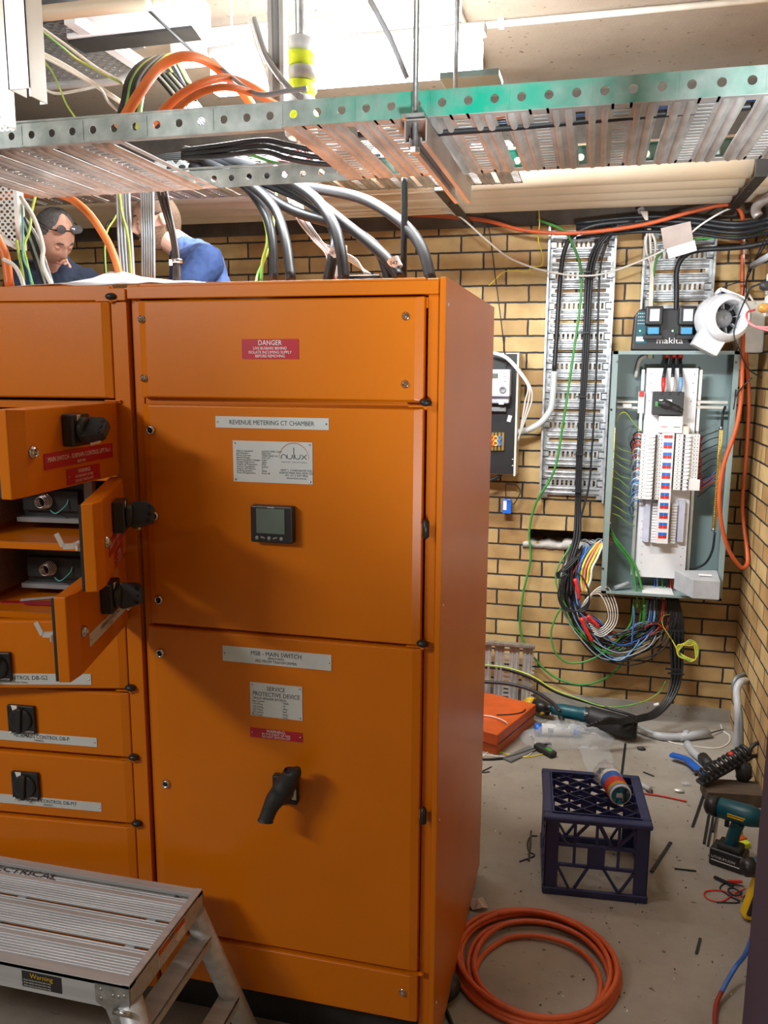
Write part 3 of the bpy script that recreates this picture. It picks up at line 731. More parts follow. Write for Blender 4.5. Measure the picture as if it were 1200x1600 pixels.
kp = door(xl-.02, xr+.004, .152, .290, name='kick_panel'); q = A(629, 1550, Y=YC); bolt(kp, q.x, q.z)
for z in (1.756, 1.180): hinge(cab, -.371, z if z > 1.5 else z)
for px, py in ((666, 826), (662, 1273)): q = A(px, py, Y=YC); hinge(cab, q.x, q.z, vertical=True)
b = MB(); b.bx(-.405, -.358, YC-.001, YC+.012, .294, .297); b.ell((-.362, YC+.002, .3), (.008, .008, .004), 10, 6); b.build('hinge', OR, cab)
for (x, z) in ((XRs+.001, 1.985), (XRs+.001, 1.28), (XRs+.001, .72), (XRs+.001, .20)):
    b = MB(); b.lathe([(.004, 0), (.003, .0015), (0, .002)], (XRs, YC+.03, z), (1, 0, 0), 8); b.build('rivet', 'zinc_white', cab)

right_parts = set(c.name for c in cab.children)
# ---- left bay: shell, shelves, doors, some open
xo0, xo1 = XW2, -1.168
b = MB(); b.bx(XEND, XSEAM-.001, YC+.002, YB, ZT-.040, ZT-.010); b.bx(XEND, XSEAM-.04, YC+.002, YC+.02, ZT-.014, ZT-.003); b.build('top_cover', OR, cab, bevel=.002)
b = MB(); b.bx(XEND, XEND+.002, YFc, YB, .04, ZT-.02); b.bx(XSEAM-.003, XSEAM-.001, YFc, YB, .04, ZT-.02); b.build('side_panel', OR, cab)
b = MB(); b.bx(XEND, XSEAM, YB-.002, YB, .04, ZT-.02); b.build('back_panel', OR, cab)
zsl = [2.005, 1.757, 1.571, 1.381, 1.188, .985, .791, .597, .30, .15]
b = MB(); b.bx(XEND, xo0, YFc, YFc+.04, .10, ZT-.04); b.bx(xo1, XSEAM-.002, YFc, YFc+.04, .10, ZT-.04); b.bx(xo1-.0, XSEAM-.002, YFc-.014, YFc, .10, ZT-.042)
b.build('front_frame', OR, cab, bevel=.0015)
for z in zsl[1:8]:
    b = MB(); b.bx(xo0, xo1, YFc, 2.36, z-.003, z); b.bx(xo0, xo1, YFc, YFc+.003, z-.020, z); b.build('shelf', OR, cab, bevel=.001)
# compartments: grey perforated side plate and breaker
for i, (za, zb2) in enumerate(((1.571, 1.754), (1.384, 1.566), (1.190, 1.378))):
    b = MB()
    b.bx(xo0, xo0+.002, 2.2, 2.36, za, zb2-.02); b.bx(xo0, xo1, 2.36, 2.362, za, zb2-.005)
    b.perf((xo0+.001, YFc+.05, za+.012), (0, 1, 0), (0, 0, 1), 24, 14, .0104, .0104, .0032, .0032, k=6)
    b.build('compartment_lining', 'lining_grey', cab, solid=.001)
    bx0 = A(50, 790, Y=2.06).x
    br = MB(); br.bx(bx0, bx0+.19, 2.08, 2.30, za+.030, za+.155); br.bx(bx0+.01, bx0+.18, 2.06, 2.08, za+.055, za+.115); br = br.build('circuit_breaker', 'black_plastic', cab, bevel=.003)
    b = MB(); 
    for k in range(5): b.tube([(bx0+.085+.020*math.cos(a)*(1-.06*k), 2.055-.007*k, za+.085+.020*math.sin(a)*(1-.06*k)) for a in [2*PI*j/16 for j in range(16)]], .0018, 6, closed=True)
    b.build('spring', 'steel', br)
    b = MB(); b.tube(spline([(bx0+.10, 2.05, za+.06), (bx0+.13, 2.03, za+.055), (bx0+.15, 2.05, za+.075), (bx0+.152, 2.06, za+.09)], 4), .002, 6); b.build('wire', 'teal_cable', br)
    b = MB(); b.bx(bx0-.01, bx0+.22, 2.06, 2.30, za+.022, za+.035); b.bx(bx0+.195, bx0+.22, 2.07, 2.09, za+.03, zb2-.02); b.build('mounting_bracket', 'button_grey', cab)
# loose paper labels lying on the lower shelf
for k, (dx, dy, an) in enumerate(((.05, .06, .25), (.08, .11, .6), (.13, .05, .15))):
    b = MB(); b.box((xo0+dx+.06, YFc+dy-.01, 1.1895+.0012*k), (.15, .022, .001), (0, 0, an))
    tag(b.build('engraved_label', 'plate_red' if k != 1 else 'plate_white'), ['loose red engraved label lying frontmost on the lower shelf', 'loose white engraved strip lying on the lower shelf', 'loose red engraved label lying rightmost on the lower shelf'][k], 'label', None)
# closed left bay doors
dp = door(xo0, XH2-.006, 1.763, 2.003)
def rotary(par, x, z, y=YC, on=True, turn=.6, s=.0335, text=True):
    """square black rotary door handle with a grip"""
    m_ = MB(); m_.bx(x-s, x+s, y-.012, y, z-s, z+s, 0); m_.lathe([(s*.86, -.012), (s*.82, -.018), (s*.6, -.02), (0, -.02)], (x, y, z), (0, 1, 0), 24, 0)
    m_ = m_.build('rotary_switch', ['black_plastic'], par, bevel=.003)
    b = MB(); b.prism([(-.010, .010), (.012, .010), (.012, 0), (-.004, -.012)], (x-s*.45, y-.0125, z+s*.82), U_*.8, Wv*.8, (0, -.0008, 0)); b.build('position_mark', 'white_ink', m_)
    g = MB(); ca, sa = math.cos(turn), math.sin(turn); uu = Vector((ca, 0, sa)); ww = Vector((-sa, 0, ca))
    g.prism([(-s*.9, -.006), (s*.9, -.008), (s*.9, .008), (-s*.9, .006)], (x, y-.016, z), uu, ww, (0, -.011, 0)); g.build('grip', 'black_rubber', m_, bevel=.003)
    b = MB(); b.ell((x-s*.82, y-.013, z-s*.98), (.0045, .003, .0045), 8, 6); b.build('padlock_tab', 'white_plastic', m_)
    if text:
        b = MB(); b.text('SWITCH', (x+s*.9, y-.0125, z-s*.9), U_, Wv, .008, 0, 'RIGHT'); b.build('lettering', 'white_ink', m_)
    return m_
dd = door(xo0, XH2-.006, .994, 1.185); ajar = dd
q = A(26, 1023, Y=YC); rotary(dd, q.x-.004, q.z, s=.040, turn=1.1)
a = A(149, 1047, Y=YC); plate(dd, a.x-.37, a.x, a.z-.03, a.z, [('SUBMAIN CONTROL DB-G2', .44, .45, .0165, 'CENTER'), ('(100 TRIAL)', .5, .12, .0075, 'CENTER')])
dd = door(xo0, XH2-.006, .797, .982)
q = A(47, 1115, Y=YC); rotary(dd, q.x, q.z, s=.040, turn=1.5)
a = A(155, 1150, Y=YC); plate(dd, a.x-.37, a.x, a.z-.026, a.z, [('SUBMAIN CONTROL DB-P', .57, .45, .0150, 'CENTER'), ('(TRIPREX)', .54, .12, .0075, 'CENTER')])
dd = door(xo0, XH2-.006, .603, .788)
q = A(53, 1217, Y=YC); rotary(dd, q.x, q.z, s=.040, turn=1.5)
a = A(162, 1251, Y=YC); plate(dd, a.x-.345, a.x, a.z-.026, a.z, [('SUBMAIN CONTROL DB-PIT', .545, .45, .0150, 'CENTER'), ('(TRIPREX)', .54, .12, .0075, 'CENTER')])
dd = door(xo0, XH2-.006, .302, .594); q = A(-1, 1300, Y=YC); lock(dd, q.x, q.z)
door(xo0, XH2-.006, .152, .292, name='kick_panel')
for z in (.990, .792, .598): hinge(cab, XH2+.001, z)
q = A(173, 473, Y=YC); hinge(cab, XH2+.0, 2.004)
b = MB(); b.bx(XH2-.03, XH2+.012, YC+.0, YC+.01, 1.757, 1.760); b.bx(XH2-.03, XH2+.012, YC+.0, YC+.01, 1.753, 1.755); b.build('hinge', OR, cab)

# the left bay stands a few degrees skewed to the right one, and one of its doors is ajar
def turn_about(o, piv, ang):
    og = ORG[o.name]; Rz = Matrix.Rotation(ang, 3, 'Z'); pv = Vector(piv)
    for v in o.data.vertices: v.co = Rz@(v.co+og-pv)+pv-og
    for c in o.children: turn_about(c, piv, ang)
turn_about(ajar, (XH2, YC+.01, 0), math.radians(9))
for c in list(cab.children):
    if c.name not in right_parts: turn_about(c, (XSEAM, YC, 0), math.radians(5))
def open_door(ang, z0, z1, fit):
    """door hinged on its right edge swung open by ang; built closed in its own frame (x from -w to 0)"""
    e = bpy.data.objects.new('open_door', None)
    w = .445
    dmb = MB(); s = .03; hgt = z1-z0; dpt = .030
    o_ = [(-w, dpt, 0), (0, dpt, 0), (0, dpt, hgt), (-w, dpt, hgt)]; m_ = [(-w, .006, .0), (0, .004, .0), (0, .004, hgt), (-w, .006, hgt)]
    i_ = [(-w+s*1.5, -.006, .002), (-s, -.006, .002), (-s, -.006, hgt-.002), (-w+s*1.5, -.006, hgt-.002)]
    R = Matrix.Translation((XH2+.004, YC+.004, z0)) @ Matrix.Rotation(ang, 4, 'Z')
    T = lambda ps: [R@Vector(p) for p in ps]
    dmb.add(T(o_+m_+i_), [(8, 9, 10, 11)]+[(q*4+j, q*4+(j+1) % 4, q*4+4+(j+1) % 4, q*4+4+j) for q in (0, 1) for j in range(4)]+[(3, 2, 1, 0)])
    d = dmb.build('open_door', OR, cab, bevel=.0022)
    def sub(name, mb, mats, **k):
        mb.v = [R@p for p in mb.v]; return mb.build(name, mats, d, **k)
    g = MB(); g.bx(-w+.001, -w+.007, .030, .036, .003, hgt-.003); g.bx(-w+.003, -.003, .030, .036, .002, .007); sub('seal', g, 'black_rubber')
    l = MB(); c = (-w+.062, -.006, hgt*.5); l.lathe([(.0135, 0), (.0135, -.003), (.010, -.009), (.008, -.010), (.0075, -.005), (0, -.005)], c, (0, 1, 0), 20, 0); l.lathe([(.0078, -.0055), (0, -.0055)], c, (0, 1, 0), 16, 1)
    l.bx(c[0]-.003, c[0]+.003, -.013, -.009, c[2]-.003, c[2]+.003, 0)
    sub('quarter_turn_lock', l, ['steel', 'black_plastic'])
    t_ = MB(); t_.bar((-w+.062, .045, hgt*.5), (-w+.012, .045, hgt*.5), .010, .004, up=(0, 1, 0)); t_.bar((-w+.012, .045, hgt*.5), (-w+.004, .040, hgt*.5), .010, .004, up=(0, 1, 0)); t_.cyl((-w+.062, .0, hgt*.5), (-w+.062, .05, hgt*.5), .005)
    t_.bar((-w+.06, .058, hgt*.5-.006), (-w+.06, .080, hgt*.5-.006), .006, .012); t_.bar((-w+.06, .080, hgt*.5-.006), (-w+.06, .092, hgt*.5+.022), .006, .010)
    t_.bar((-w+.062, .045, hgt*.5), (-w+.06, .06, hgt*.5-.006), .006, .012)
    sub('latch_tongue', t_, 'zinc_white')
    xs, zs = fit['sw']; s_ = .036
    p_ = MB(); p_.bx(xs-s_, xs+s_, -.034, -.006, zs-s_, zs+s_); sub('switch_base', p_, 'black_plastic', bevel=.004)
    p_ = MB(); p_.bx(xs-s_*.5, xs-s_*.12, -.0348, -.034, zs+s_*.45, zs+s_*.95, 0); p_.text('ON', (xs-s_*.45, -.0352, zs+s_*.7), U_, Wv, .009, 1); p_.text('I', (xs-s_*.3, -.0352, zs+s_*.5), U_, Wv, .007, 1); sub('position_mark', p_, ['white_ink', 'black_ink'])
    p_ = MB(); p_.lathe([(s_*.8, -.034), (s_*.78, -.046), (s_*.7, -.05)], (xs, 0, zs), (0, 1, 0), 24); tr = fit['turn']; uu = Vector((math.cos(tr), 0, math.sin(tr))); ww = Vector((-math.sin(tr), 0, math.cos(tr)))
    prof = [(-.004, 0), (-.010, .010), (-.012, .045), (.012, .045), (.010, .010), (.004, 0)]
    vs = []
    for tt, hh in ((-s_*.85, .012), (-s_*.5, .050), (s_*.5, .050), (s_*.85, .035)):
        for wq in (-.013, .013):
            vs.append(Vector((xs, -.046, zs))+uu*tt+ww*wq); 
        for wq in (.011, -.011): vs.append(Vector((xs, -.046-hh, zs))+uu*tt+ww*wq)
    fs = [(4*i+j, 4*i+(j+1) % 4, 4*i+4+(j+1) % 4, 4*i+4+j) for i in range(3) for j in range(4)]+[(3, 2, 1, 0), (12, 13, 14, 15)]
    p_.add(vs, fs); sub('rotary_grip', p_, 'black_plastic', bevel=.003)
    p_ = MB()
    for k in (-1, 0, 1): p_.lathe([(.0042, 0), (0, 0)], Vector((xs, -.084, zs))+uu*(k*.016)+ww*.0138, ww, 10); p_.lathe([(.0042, 0), (0, 0)], Vector((xs, -.084, zs))+uu*(k*.016)-ww*.0138, -ww, 10)
    sub('padlock_hole', p_, 'black_ink')
    p_ = MB(); p_.bar((xs-.012, -.062, zs-s_*.85), (xs+.026, -.062, zs-s_*.8), .005, .006); sub('lock_slide', p_, 'cream_plastic', bevel=.001)
    for (x0, x1, za, zb2, lines, mt, ink) in fit['plates']:
        p_ = MB(); p_.bx(x0, x1, -.0078, -.0062, za, zb2, 0)
        for (tx, fx, fz, sz) in lines: p_.text(tx, (x0+(x1-x0)*fx, -.0081, za+(zb2-za)*fz), U_, Wv, sz, 1, 'CENTER', sx=.85)
        for xx in (x0+.006, x1-.006): p_.lathe([(.0026, 0), (0, -.0016)], (xx, -.0078, (za+zb2)/2), (0, 1, 0), 8, 2)
        sub('label_plate' if mt != 'plate_red' else 'warning_sign', p_, [mt, ink, 'steel'])
    return d
WARN = [('WARNING', .5, .64, .013), ('IN THE EVENT OF FIRE', .5, .36, .0088), ('DO NOT SWITCH OFF', .5, .08, .0088)]
RD = ('plate_red', 'white_ink')
open_door(math.radians(93), 1.572, 1.756, dict(sw=(-.235, .130), turn=.75, plates=[(-.345, -.055, .050, .085, [('MAIN SWITCH - SUBMAIN CONTROL LIFT No.1', .5, .45, .0148), ('(BENYON)', .5, .10, .009)], *RD), (-.262, -.12, .006, .042, WARN, *RD)]))
open_door(math.radians(114.5), 1.380, 1.566, dict(sw=(-.235, .125), turn=1.2, plates=[(-.345, -.055, .050, .085, [('MAIN SWITCH - SUBMAIN CONTROL LIFT No.2', .5, .45, .0148), ('(BENYON)', .5, .10, .009)], *RD), (-.262, -.12, .006, .042, WARN, *RD)]))
open_door(math.radians(106), 1.184, 1.370, dict(sw=(-.22, .128), turn=1.35, plates=[(-.345, -.025, .045, .074, [('SUBMAIN CONTROL DB-G1', .5, .45, .0148), ('(TRIPREX)', .5, .12, .0075)], 'plate_white', 'black_ink')]))
# paper sheets on top of the cabinet
pp = [A(*q, Y=y) for q, y in (((118, 436), 2.0), ((132, 424), 2.25), ((210, 426), 2.3), ((300, 432), 2.2), ((300, 437), 2.0))]
b = MB(); random.seed(5)
nx, ny = 14, 5; vs = []
for j in range(ny):
    for i in range(nx):
        x = -1.60+.66*i/(nx-1); y = 1.96+.32*j/(ny-1)
        z = ZT+.004+(.012*math.sin(i*.9+j)+.055)*(j/(ny-1))*min(1, i/3)*min(1, (nx-1-i)/5)+random.uniform(0, .006)
        vs.append((x, y+.02*math.sin(i), z))
b.add(vs, [(j*nx+i, j*nx+i+1, (j+1)*nx+i+1, (j+1)*nx+i) for j in range(ny-1) for i in range(nx-1)], 0, True)
tag(b.build('drawing_sheet', 'paper', solid=.001), 'crumpled white paper drawing spread on top of the orange cabinet', 'paper')
# ================================================================== PEOPLE
def head_fn(p, d, jaw=.30):
    x, y, z = p; f = max(0, -d.y)           # face towards -y
    if d.z < 0: x *= 1-jaw*(-d.z)**1.2; y = y*(1-.10*(-d.z)) - .012*f*(-d.z)
    if d.z > .2: x *= 1-.06*d.z
    g = lambda cx, cz, sx, sz, a: a*math.exp(-((d.x-cx)/sx)**2-((d.z-cz)/sz)**2)*(1 if d.y < 0 else 0)
    y -= g(0, -.20, .13, .17, .026)+g(0, -.02, .09, .16, .012)      # nose
    y -= g(0, .24, .5, .10, .007)                                     # brow
    y += g(.36, .07, .17, .12, .013)+g(-.36, .07, .17, .12, .013)     # eye sockets
    y -= g(0, -.50, .24, .055, .008)+g(0, -.60, .2, .05, .006)        # lips
    y += g(0, -.555, .25, .02, .005)
    y -= g(0, -.84, .28, .14, .012)                                   # chin
    y -= g(.48, -.18, .2, .18, .005)+g(-.48, -.18, .2, .18, .005)     # cheeks
    return Vector((x, y, z))
def cap_(b, p, q, r0, r1, n=18):
    """capsule with different end radii"""
    p, q = Vector(p), Vector(q); d = (q-p).normalized(); P = []; Rr = []
    for k in range(5): a = PI/2*(k/4); P.append(p-d*r0*math.cos(a)); Rr.append(max(1e-4, r0*math.sin(a)))
    for k in range(1, 5): a = PI/2*(k/4); P.append(q+d*r1*math.sin(a)); Rr.append(max(1e-4, r1*math.cos(a)))
    P.insert(5, q); Rr.insert(5, r1)
    b.tube(P, Rr, n, 0)
def chain(b, pts, rs):
    for i in range(len(pts)-1): cap_(b, pts[i], pts[i+1], rs[i], rs[i+1])
def bake(o):
    bpy.context.view_layer.update()
    me = bpy.data.meshes.new_from_object(o.evaluated_get(bpy.context.evaluated_depsgraph_get()))
    old = o.data; o.modifiers.clear(); o.data = me; bpy.data.meshes.remove(old)
    for p in me.polygons: p.use_smooth = True
def person(label, head, yaw, pitch, roll, chest, sh_l, sh_r, elb_l, elb_r, hand_l, hand_r, pelvis, feet, skin, hair, shirt, bald, beardm, glasses):
    """head: centre of the skull; shirt, trousers, hair as children of one continuous body"""
    foot_z = feet[0][2]
    t = thing('person', label, 'person', (pelvis[0], pelvis[1], foot_z))
    H = Vector(head); C_ = Vector(chest); P_ = Vector(pelvis)
    R = (Matrix.Rotation(yaw, 3, 'Z') @ Matrix.Rotation(pitch, 3, 'X') @ Matrix.Rotation(roll, 3, 'Y'))
    neck0 = C_+Vector((0, 0, .02)); neck1 = H+R@Vector((0, .03, -.085))
    L1, L2 = [Vector(v) for v in (sh_l, elb_l)], [Vector(v) for v in (sh_r, elb_r)]
    ax_ = (L2[0]-L1[0]); ax_.z *= .3; ax_ = ax_.normalized()
    def torso(b, g):
        """wide ribcage and waist from side-by-side capsules, g = extra cloth thickness"""
        for s in (-1, 1):
            chain(b, [C_+ax_*s*.085+Vector((0, 0, -.03)), C_.lerp(P_, .35)+ax_*s*.078, C_.lerp(P_, .7)+ax_*s*.068, P_+ax_*s*.075], [.088+g, .098+g, .090+g, .096+g])
        chain(b, [C_+Vector((0, 0, -.02)), P_], [.098+g, .10+g])
        for sh in (L1[0], L2[0]): chain(b, [C_+Vector((0, 0, .01)), C_.lerp(sh, .6), sh], [.075+g, .066+g, .058+g])
        chain(b, [neck0+Vector((0, 0, -.02)), neck0.lerp(neck1, .45)], [.085+g*.6, .060+g*.3])
    def arm(b, sh, el, g, stop=1.0):
        m_ = sh.lerp(el, .5); chain(b, [sh, m_, sh.lerp(el, stop)], [.054+g, .048+g, (.048-.010*stop)+g])
    b = MB(); torso(b, 0); chain(b, [neck0, neck1, H+R@Vector((0, .02, -.03))], [.062, .058, .060])
    for sh, el, ha in ((sh_l, elb_l, hand_l), (sh_r, elb_r, hand_r)):
        sh, el, ha = Vector(sh), Vector(el), Vector(ha); arm(b, sh, el, 0)
        chain(b, [el, el.lerp(ha, .35), ha], [.041, .040, .026])
        dr = (ha-el).normalized(); sd = dr.cross(Vector((0, 0, 1))).normalized()
        for f in range(4):
            off = sd*(-.030+.020*f); kn = ha+dr*.085+off; L_ = (.070, .080, .074, .058)[f]
            chain(b, [ha+off*.6, kn], [.016, .012]); chain(b, [kn, kn+dr*L_*.45+Vector((0, 0, -.010)), kn+dr*L_*.75+Vector((0, 0, -.028)), kn+dr*L_*.88+Vector((0, 0, -.045))], [.0105, .0095, .009, .008])
        chain(b, [ha+dr*.02+sd*.018, ha+dr*.05+sd*.045+Vector((0, 0, -.010)), ha+dr*.078+sd*.056+Vector((0, 0, -.018)), ha+dr*.098+sd*.056+Vector((0, 0, -.026))], [.018, .0135, .0115, .010])
    hips = []
    for s, ft in zip((-1, 1), feet):
        ft = Vector(ft); hip = P_+Vector((s*.09, 0, -.06)); kn = hip.lerp(ft+Vector((0, 0, .08)), .5)+Vector((0, -.03, 0)); hips.append((hip, kn, ft))
        chain(b, [hip, hip.lerp(kn, .5), kn, kn.lerp(ft, .4)+Vector((0, .015, 0)), ft+Vector((0, 0, .08))], [.090, .078, .056, .054, .040]); cap_(b, ft+Vector((0, .01, .045)), ft+Vector((0, -.12, .04)), .038, .030)
    b.ell(H, (.077, .097, .120), 56, 44, 0, fn=head_fn, R=R)
    for s in (-1, 1): b.ell(H+R@Vector((s*.078, .024, -.010)), (.009, .018, .029), 14, 12, 0, R=R@Matrix.Rotation(s*.25, 3, 'Z'))
    o = b.build('body', skin, t); md = o.modifiers.new('r', 'REMESH'); md.mode = 'VOXEL'; md.voxel_size = .005; md.use_smooth_shade = True
    sm_ = o.modifiers.new('sm', 'SMOOTH'); sm_.factor = .5; sm_.iterations = 4
    bake(o)
    # hair: shell over the skull
    b = MB()
    def hfn(p, d):
        q = head_fn(p, d); lim = bald(d)
        k = .0065 if lim > .06 else (.0065*max(lim, 0)/.06 - .006*(lim <= 0))
        return Vector(q)*(1+k/.1)
    b.ell(H, (.0775, .0975, .1205), 56, 44, 0, fn=hfn, R=R); b.build('hair', hair, t)
    if beardm:
        b = MB()
        def bfn(p, d):
            q = head_fn(p, d); lim = min(-.30-d.z, .55-d.y+.0)+(.05 if abs(d.x) > .6 else 0)
            mouth = math.exp(-((d.x)/.2)**2-((d.z+.56)/.06)**2)
            k = .0035*min(1, max(0, lim)/.12)*(1-mouth) - .005*(lim <= 0)
            return Vector(q)*(1+k/.1)
        b.ell(H, (.0772, .0972, .1202), 56, 44, 0, fn=bfn, R=R); b.build('beard', 'beard', t)
    for s in (-1, 1):
        b = MB(); b.tube([H+R@Vector((s*(.012+.030*k/5), -.0945+.006*(k/5)+.006*(k/5)**2, .030+.005*math.sin(PI*k/5))) for k in range(6)], [.0015, .003, .0035, .0035, .003, .0012], 8); b.build('eyebrow', hair, t)
        b = MB(); b.ell(H+R@Vector((s*.030, -.078, .006)), (.0125, .010, .0085), 14, 10, 0, R=R)
        b.build('eyelid', skin, t)
        b = MB(); b.tube([H+R@Vector((s*(.019+.023*k/5), -.0892+.004*abs(k/5-.5), .0015-.0035*math.sin(PI*k/5))) for k in range(6)], .0009, 6); b.build('eyelashes', 'hair_brown', t)
    b = MB(); b.tube([H+R@Vector((-.022+.044*k/8, -.1005+.010*abs(k/4-1)**2, -.0655+.002*math.cos(k*PI/4))) for k in range(9)], [.0015]+[.0035]*7+[.0015], 8); b.build('lips', 'lip', t)
    if glasses:
        # glasses pushed up on the head
        G = lambda x, y, z: H+R@Vector((x, y, z))
        b = MB()
        for s in (-1, 1):
            b.tube([G(s*.068, -.052, .078), G(s*.083, -.01, .070), G(s*.084, .05, .045), G(s*.080, .075, .030)], .0022, 8)
        b.tube(spline([G(-.068, -.052, .078), G(-.03, -.070, .088), G(0, -.074, .090), G(.03, -.070, .088), G(.068, -.052, .078)], 4), .0024, 8)
        g_ = b.build('glasses_frame', 'black_plastic', t)
        for s in (-1, 1):
            b = MB(); b.ell(G(s*.036, -.074, .098), (.027, .003, .018), 16, 10, 0, R=R@Matrix.Rotation(-.8, 3, 'X')@Matrix.Rotation(s*-.25, 3, 'Z')); b.build('lens', 'glass_smoke', g_)
    # shirt and trousers
    b = MB(); torso(b, .014); arm(b, L1[0], L1[1], .020, .62); arm(b, L2[0], L2[1], .020, .62)
    o = b.build('t_shirt', shirt, t); md = o.modifiers.new('r', 'REMESH'); md.mode = 'VOXEL'; md.voxel_size = .007; md.use_smooth_shade = True
    sm_ = o.modifiers.new('sm', 'SMOOTH'); sm_.factor = .5; sm_.iterations = 6
    tx = bpy.data.textures.get('folds') or bpy.data.textures.new('folds', 'CLOUDS'); tx.noise_scale = .05; tx.noise_depth = 2
    dm = o.modifiers.new('d', 'DISPLACE'); dm.texture = tx; dm.strength = .020; dm.mid_level = .45; bake(o)
    b = MB()
    for hip, kn, ft in hips: chain(b, [P_+Vector((0, 0, -.02)), hip], [.11, .105]); chain(b, [hip, kn, ft+Vector((0, 0, .10))], [.105, .076, .066])
    chain(b, [P_+Vector((-.07, 0, .03)), P_+Vector((.07, 0, .03))], [.112, .112])
    o = b.build('trousers', 'trouser', t); md = o.modifiers.new('r', 'REMESH'); md.mode = 'VOXEL'; md.voxel_size = .009; md.use_smooth_shade = True; bake(o)
    for s, ft in zip((-1, 1), feet):
        ft = Vector(ft); b = MB()
        b.ell(ft+Vector((0, -.06, .045)), (.055, .150, .045), 20, 12); b.ell(ft+Vector((0, .0, .085)), (.052, .058, .06), 16, 10)
        b.bx(ft.x-.05, ft.x+.05, ft.y-.20, ft.y+.08, ft.z, ft.z+.014); b.build('boot', 'black_rubber', t)
    return t
PZ = .82
YM1 = 3.42; YM2 = 3.50
h1 = A(84, 368, Y=YM1-.10)
x1 = h1.x
person('balding man in a dark shirt looking down, glasses pushed up on his head', h1, math.radians(74), math.radians(46), math.radians(-10),
       (x1-.10, YM1+.10, h1.z-.17), (x1-.25, YM1+.02, h1.z-.15), (x1+.03, YM1+.14, h1.z-.21), (x1-.27, YM1-.12, h1.z-.42), (x1+.07, YM1-.02, h1.z-.48),
       (x1-.14, YM1-.30, h1.z-.56), (x1+.04, YM1-.26, h1.z-.56), (x1-.08, YM1+.16, PZ+.93), ((x1-.20, YM1+.12, PZ), (x1+.02, YM1+.12, PZ)),
       'skin', 'hair_grey', 'black_shirt', lambda d: d.y+.52-.50*math.exp(-(d.x/.42)**2)-.25*(1-max(0, d.z)) if d.z > .05 else (d.y-.30 if d.z > -.5 else -1), False, True)
h2 = A(246, 345, Y=YM2); x2 = h2.x
person('bearded man in a blue t-shirt seen in profile behind the hanging cables', h2, math.radians(-62), math.radians(14), 0,
       (x2+.17, YM2+.03, h2.z-.18), (x2+.29, YM2-.12, h2.z-.20), (x2+.03, YM2+.18, h2.z-.24), (x2+.16, YM2-.28, h2.z-.44), (x2-.08, YM2+.18, h2.z-.46),
       (x2-.12, YM2-.30, h2.z-.46), (x2-.14, YM2-.06, h2.z-.50), (x2+.24, YM2+.10, PZ+.93), ((x2+.14, YM2+.12, PZ), (x2+.36, YM2+.10, PZ)),
       'skin_pale', 'hair_brown', 'navy_shirt', lambda d: (d.y+.28+.35*max(0, d.z)-(.75*(abs(d.x) > .78)*(d.z < .1 and d.y < .2)) if d.z > .12 else (d.y-.22 if d.z > -.5 else -1)), True, False)
# platform the two men stand on behind the cabinet
t = thing('work_platform', 'low trestle platform behind the orange cabinet carrying the two men', 'platform', (-2.0, 3.5, 0))
b = MB(); b.bx(-2.95, -1.25, 3.28, 3.80, PZ-.05, PZ-.0005); b.build('deck', 'aluminium', t, bevel=.004)
for x in (-2.85, -1.35):
    for y in (3.33, 3.75): b = MB(); b.cyl((x, y, 0), (x, y, PZ-.05), .02); b.build('leg', 'aluminium', t)

# ================================================================== OVERHEAD CABLES
BK = 'black_cable'
def C(name, label, cat, seq, r, m, group=None, k=6, n=8): return cable(name, label, cat, pix(seq), r, m, group, k, n)
g = 'thick black power cables dropping into the cabinet'
zt = ZT-.02
heavy = [
 ([(300, 243, 2.75), (380, 262, 2.60), (470, 300, 2.45), (540, 350, 2.35), (600, 400, 2.25), (625, 436, 2.2)], 'thick black cable arching to the cabinet top, second from the right with a white tag', .0155),
 ([(300, 262, 2.75), (380, 285, 2.6), (460, 330, 2.45), (540, 355, 2.35), (590, 390, 2.3), (610, 440, 2.25)], 'thick black cable curving into the cabinet top, third from the right', .0155),
 ([(290, 235, 2.8), (400, 262, 2.55), (480, 300, 2.40), (518, 345, 2.30), (532, 390, 2.25), (538, 440, 2.22)], 'thick black cable with a white tag, right of the two tied together', .0155),
 ([(300, 250, 2.8), (420, 288, 2.55), (495, 325, 2.45), (523, 365, 2.38), (520, 400, 2.33), (512, 440, 2.32)], 'thick black cable with a white tag, left of the two tied together', .0155),
 ([(310, 250, 2.85), (420, 285, 2.7), (500, 296, 2.6), (570, 312, 2.45), (630, 350, 2.32), (660, 390, 2.25), (674, 440, 2.2)], 'thick black cable making the widest arch, rightmost into the cabinet top', .0155),
 ([(315, 255, 2.8), (375, 285, 2.6), (410, 325, 2.45), (425, 370, 2.38), (428, 440, 2.34)], 'thick black cable curving down left of the cable group', .0135),
 ([(320, 252, 2.7), (380, 282, 2.5), (425, 320, 2.38), (445, 370, 2.28), (455, 440, 2.2)], 'thick black cable just right of a matching one above the cabinet middle', .0140),
]
for pts, l, r in heavy: C('power_cable', l, 'cable', pts, r, BK, g, n=12)
C('power_cable', 'straight black cable dropping vertically from the tray to the cabinet', 'cable', [(632, 278, 2.3), (632, 330, 2.3), (631, 380, 2.3), (631, 440, 2.3)], .0088, BK, g, n=10)
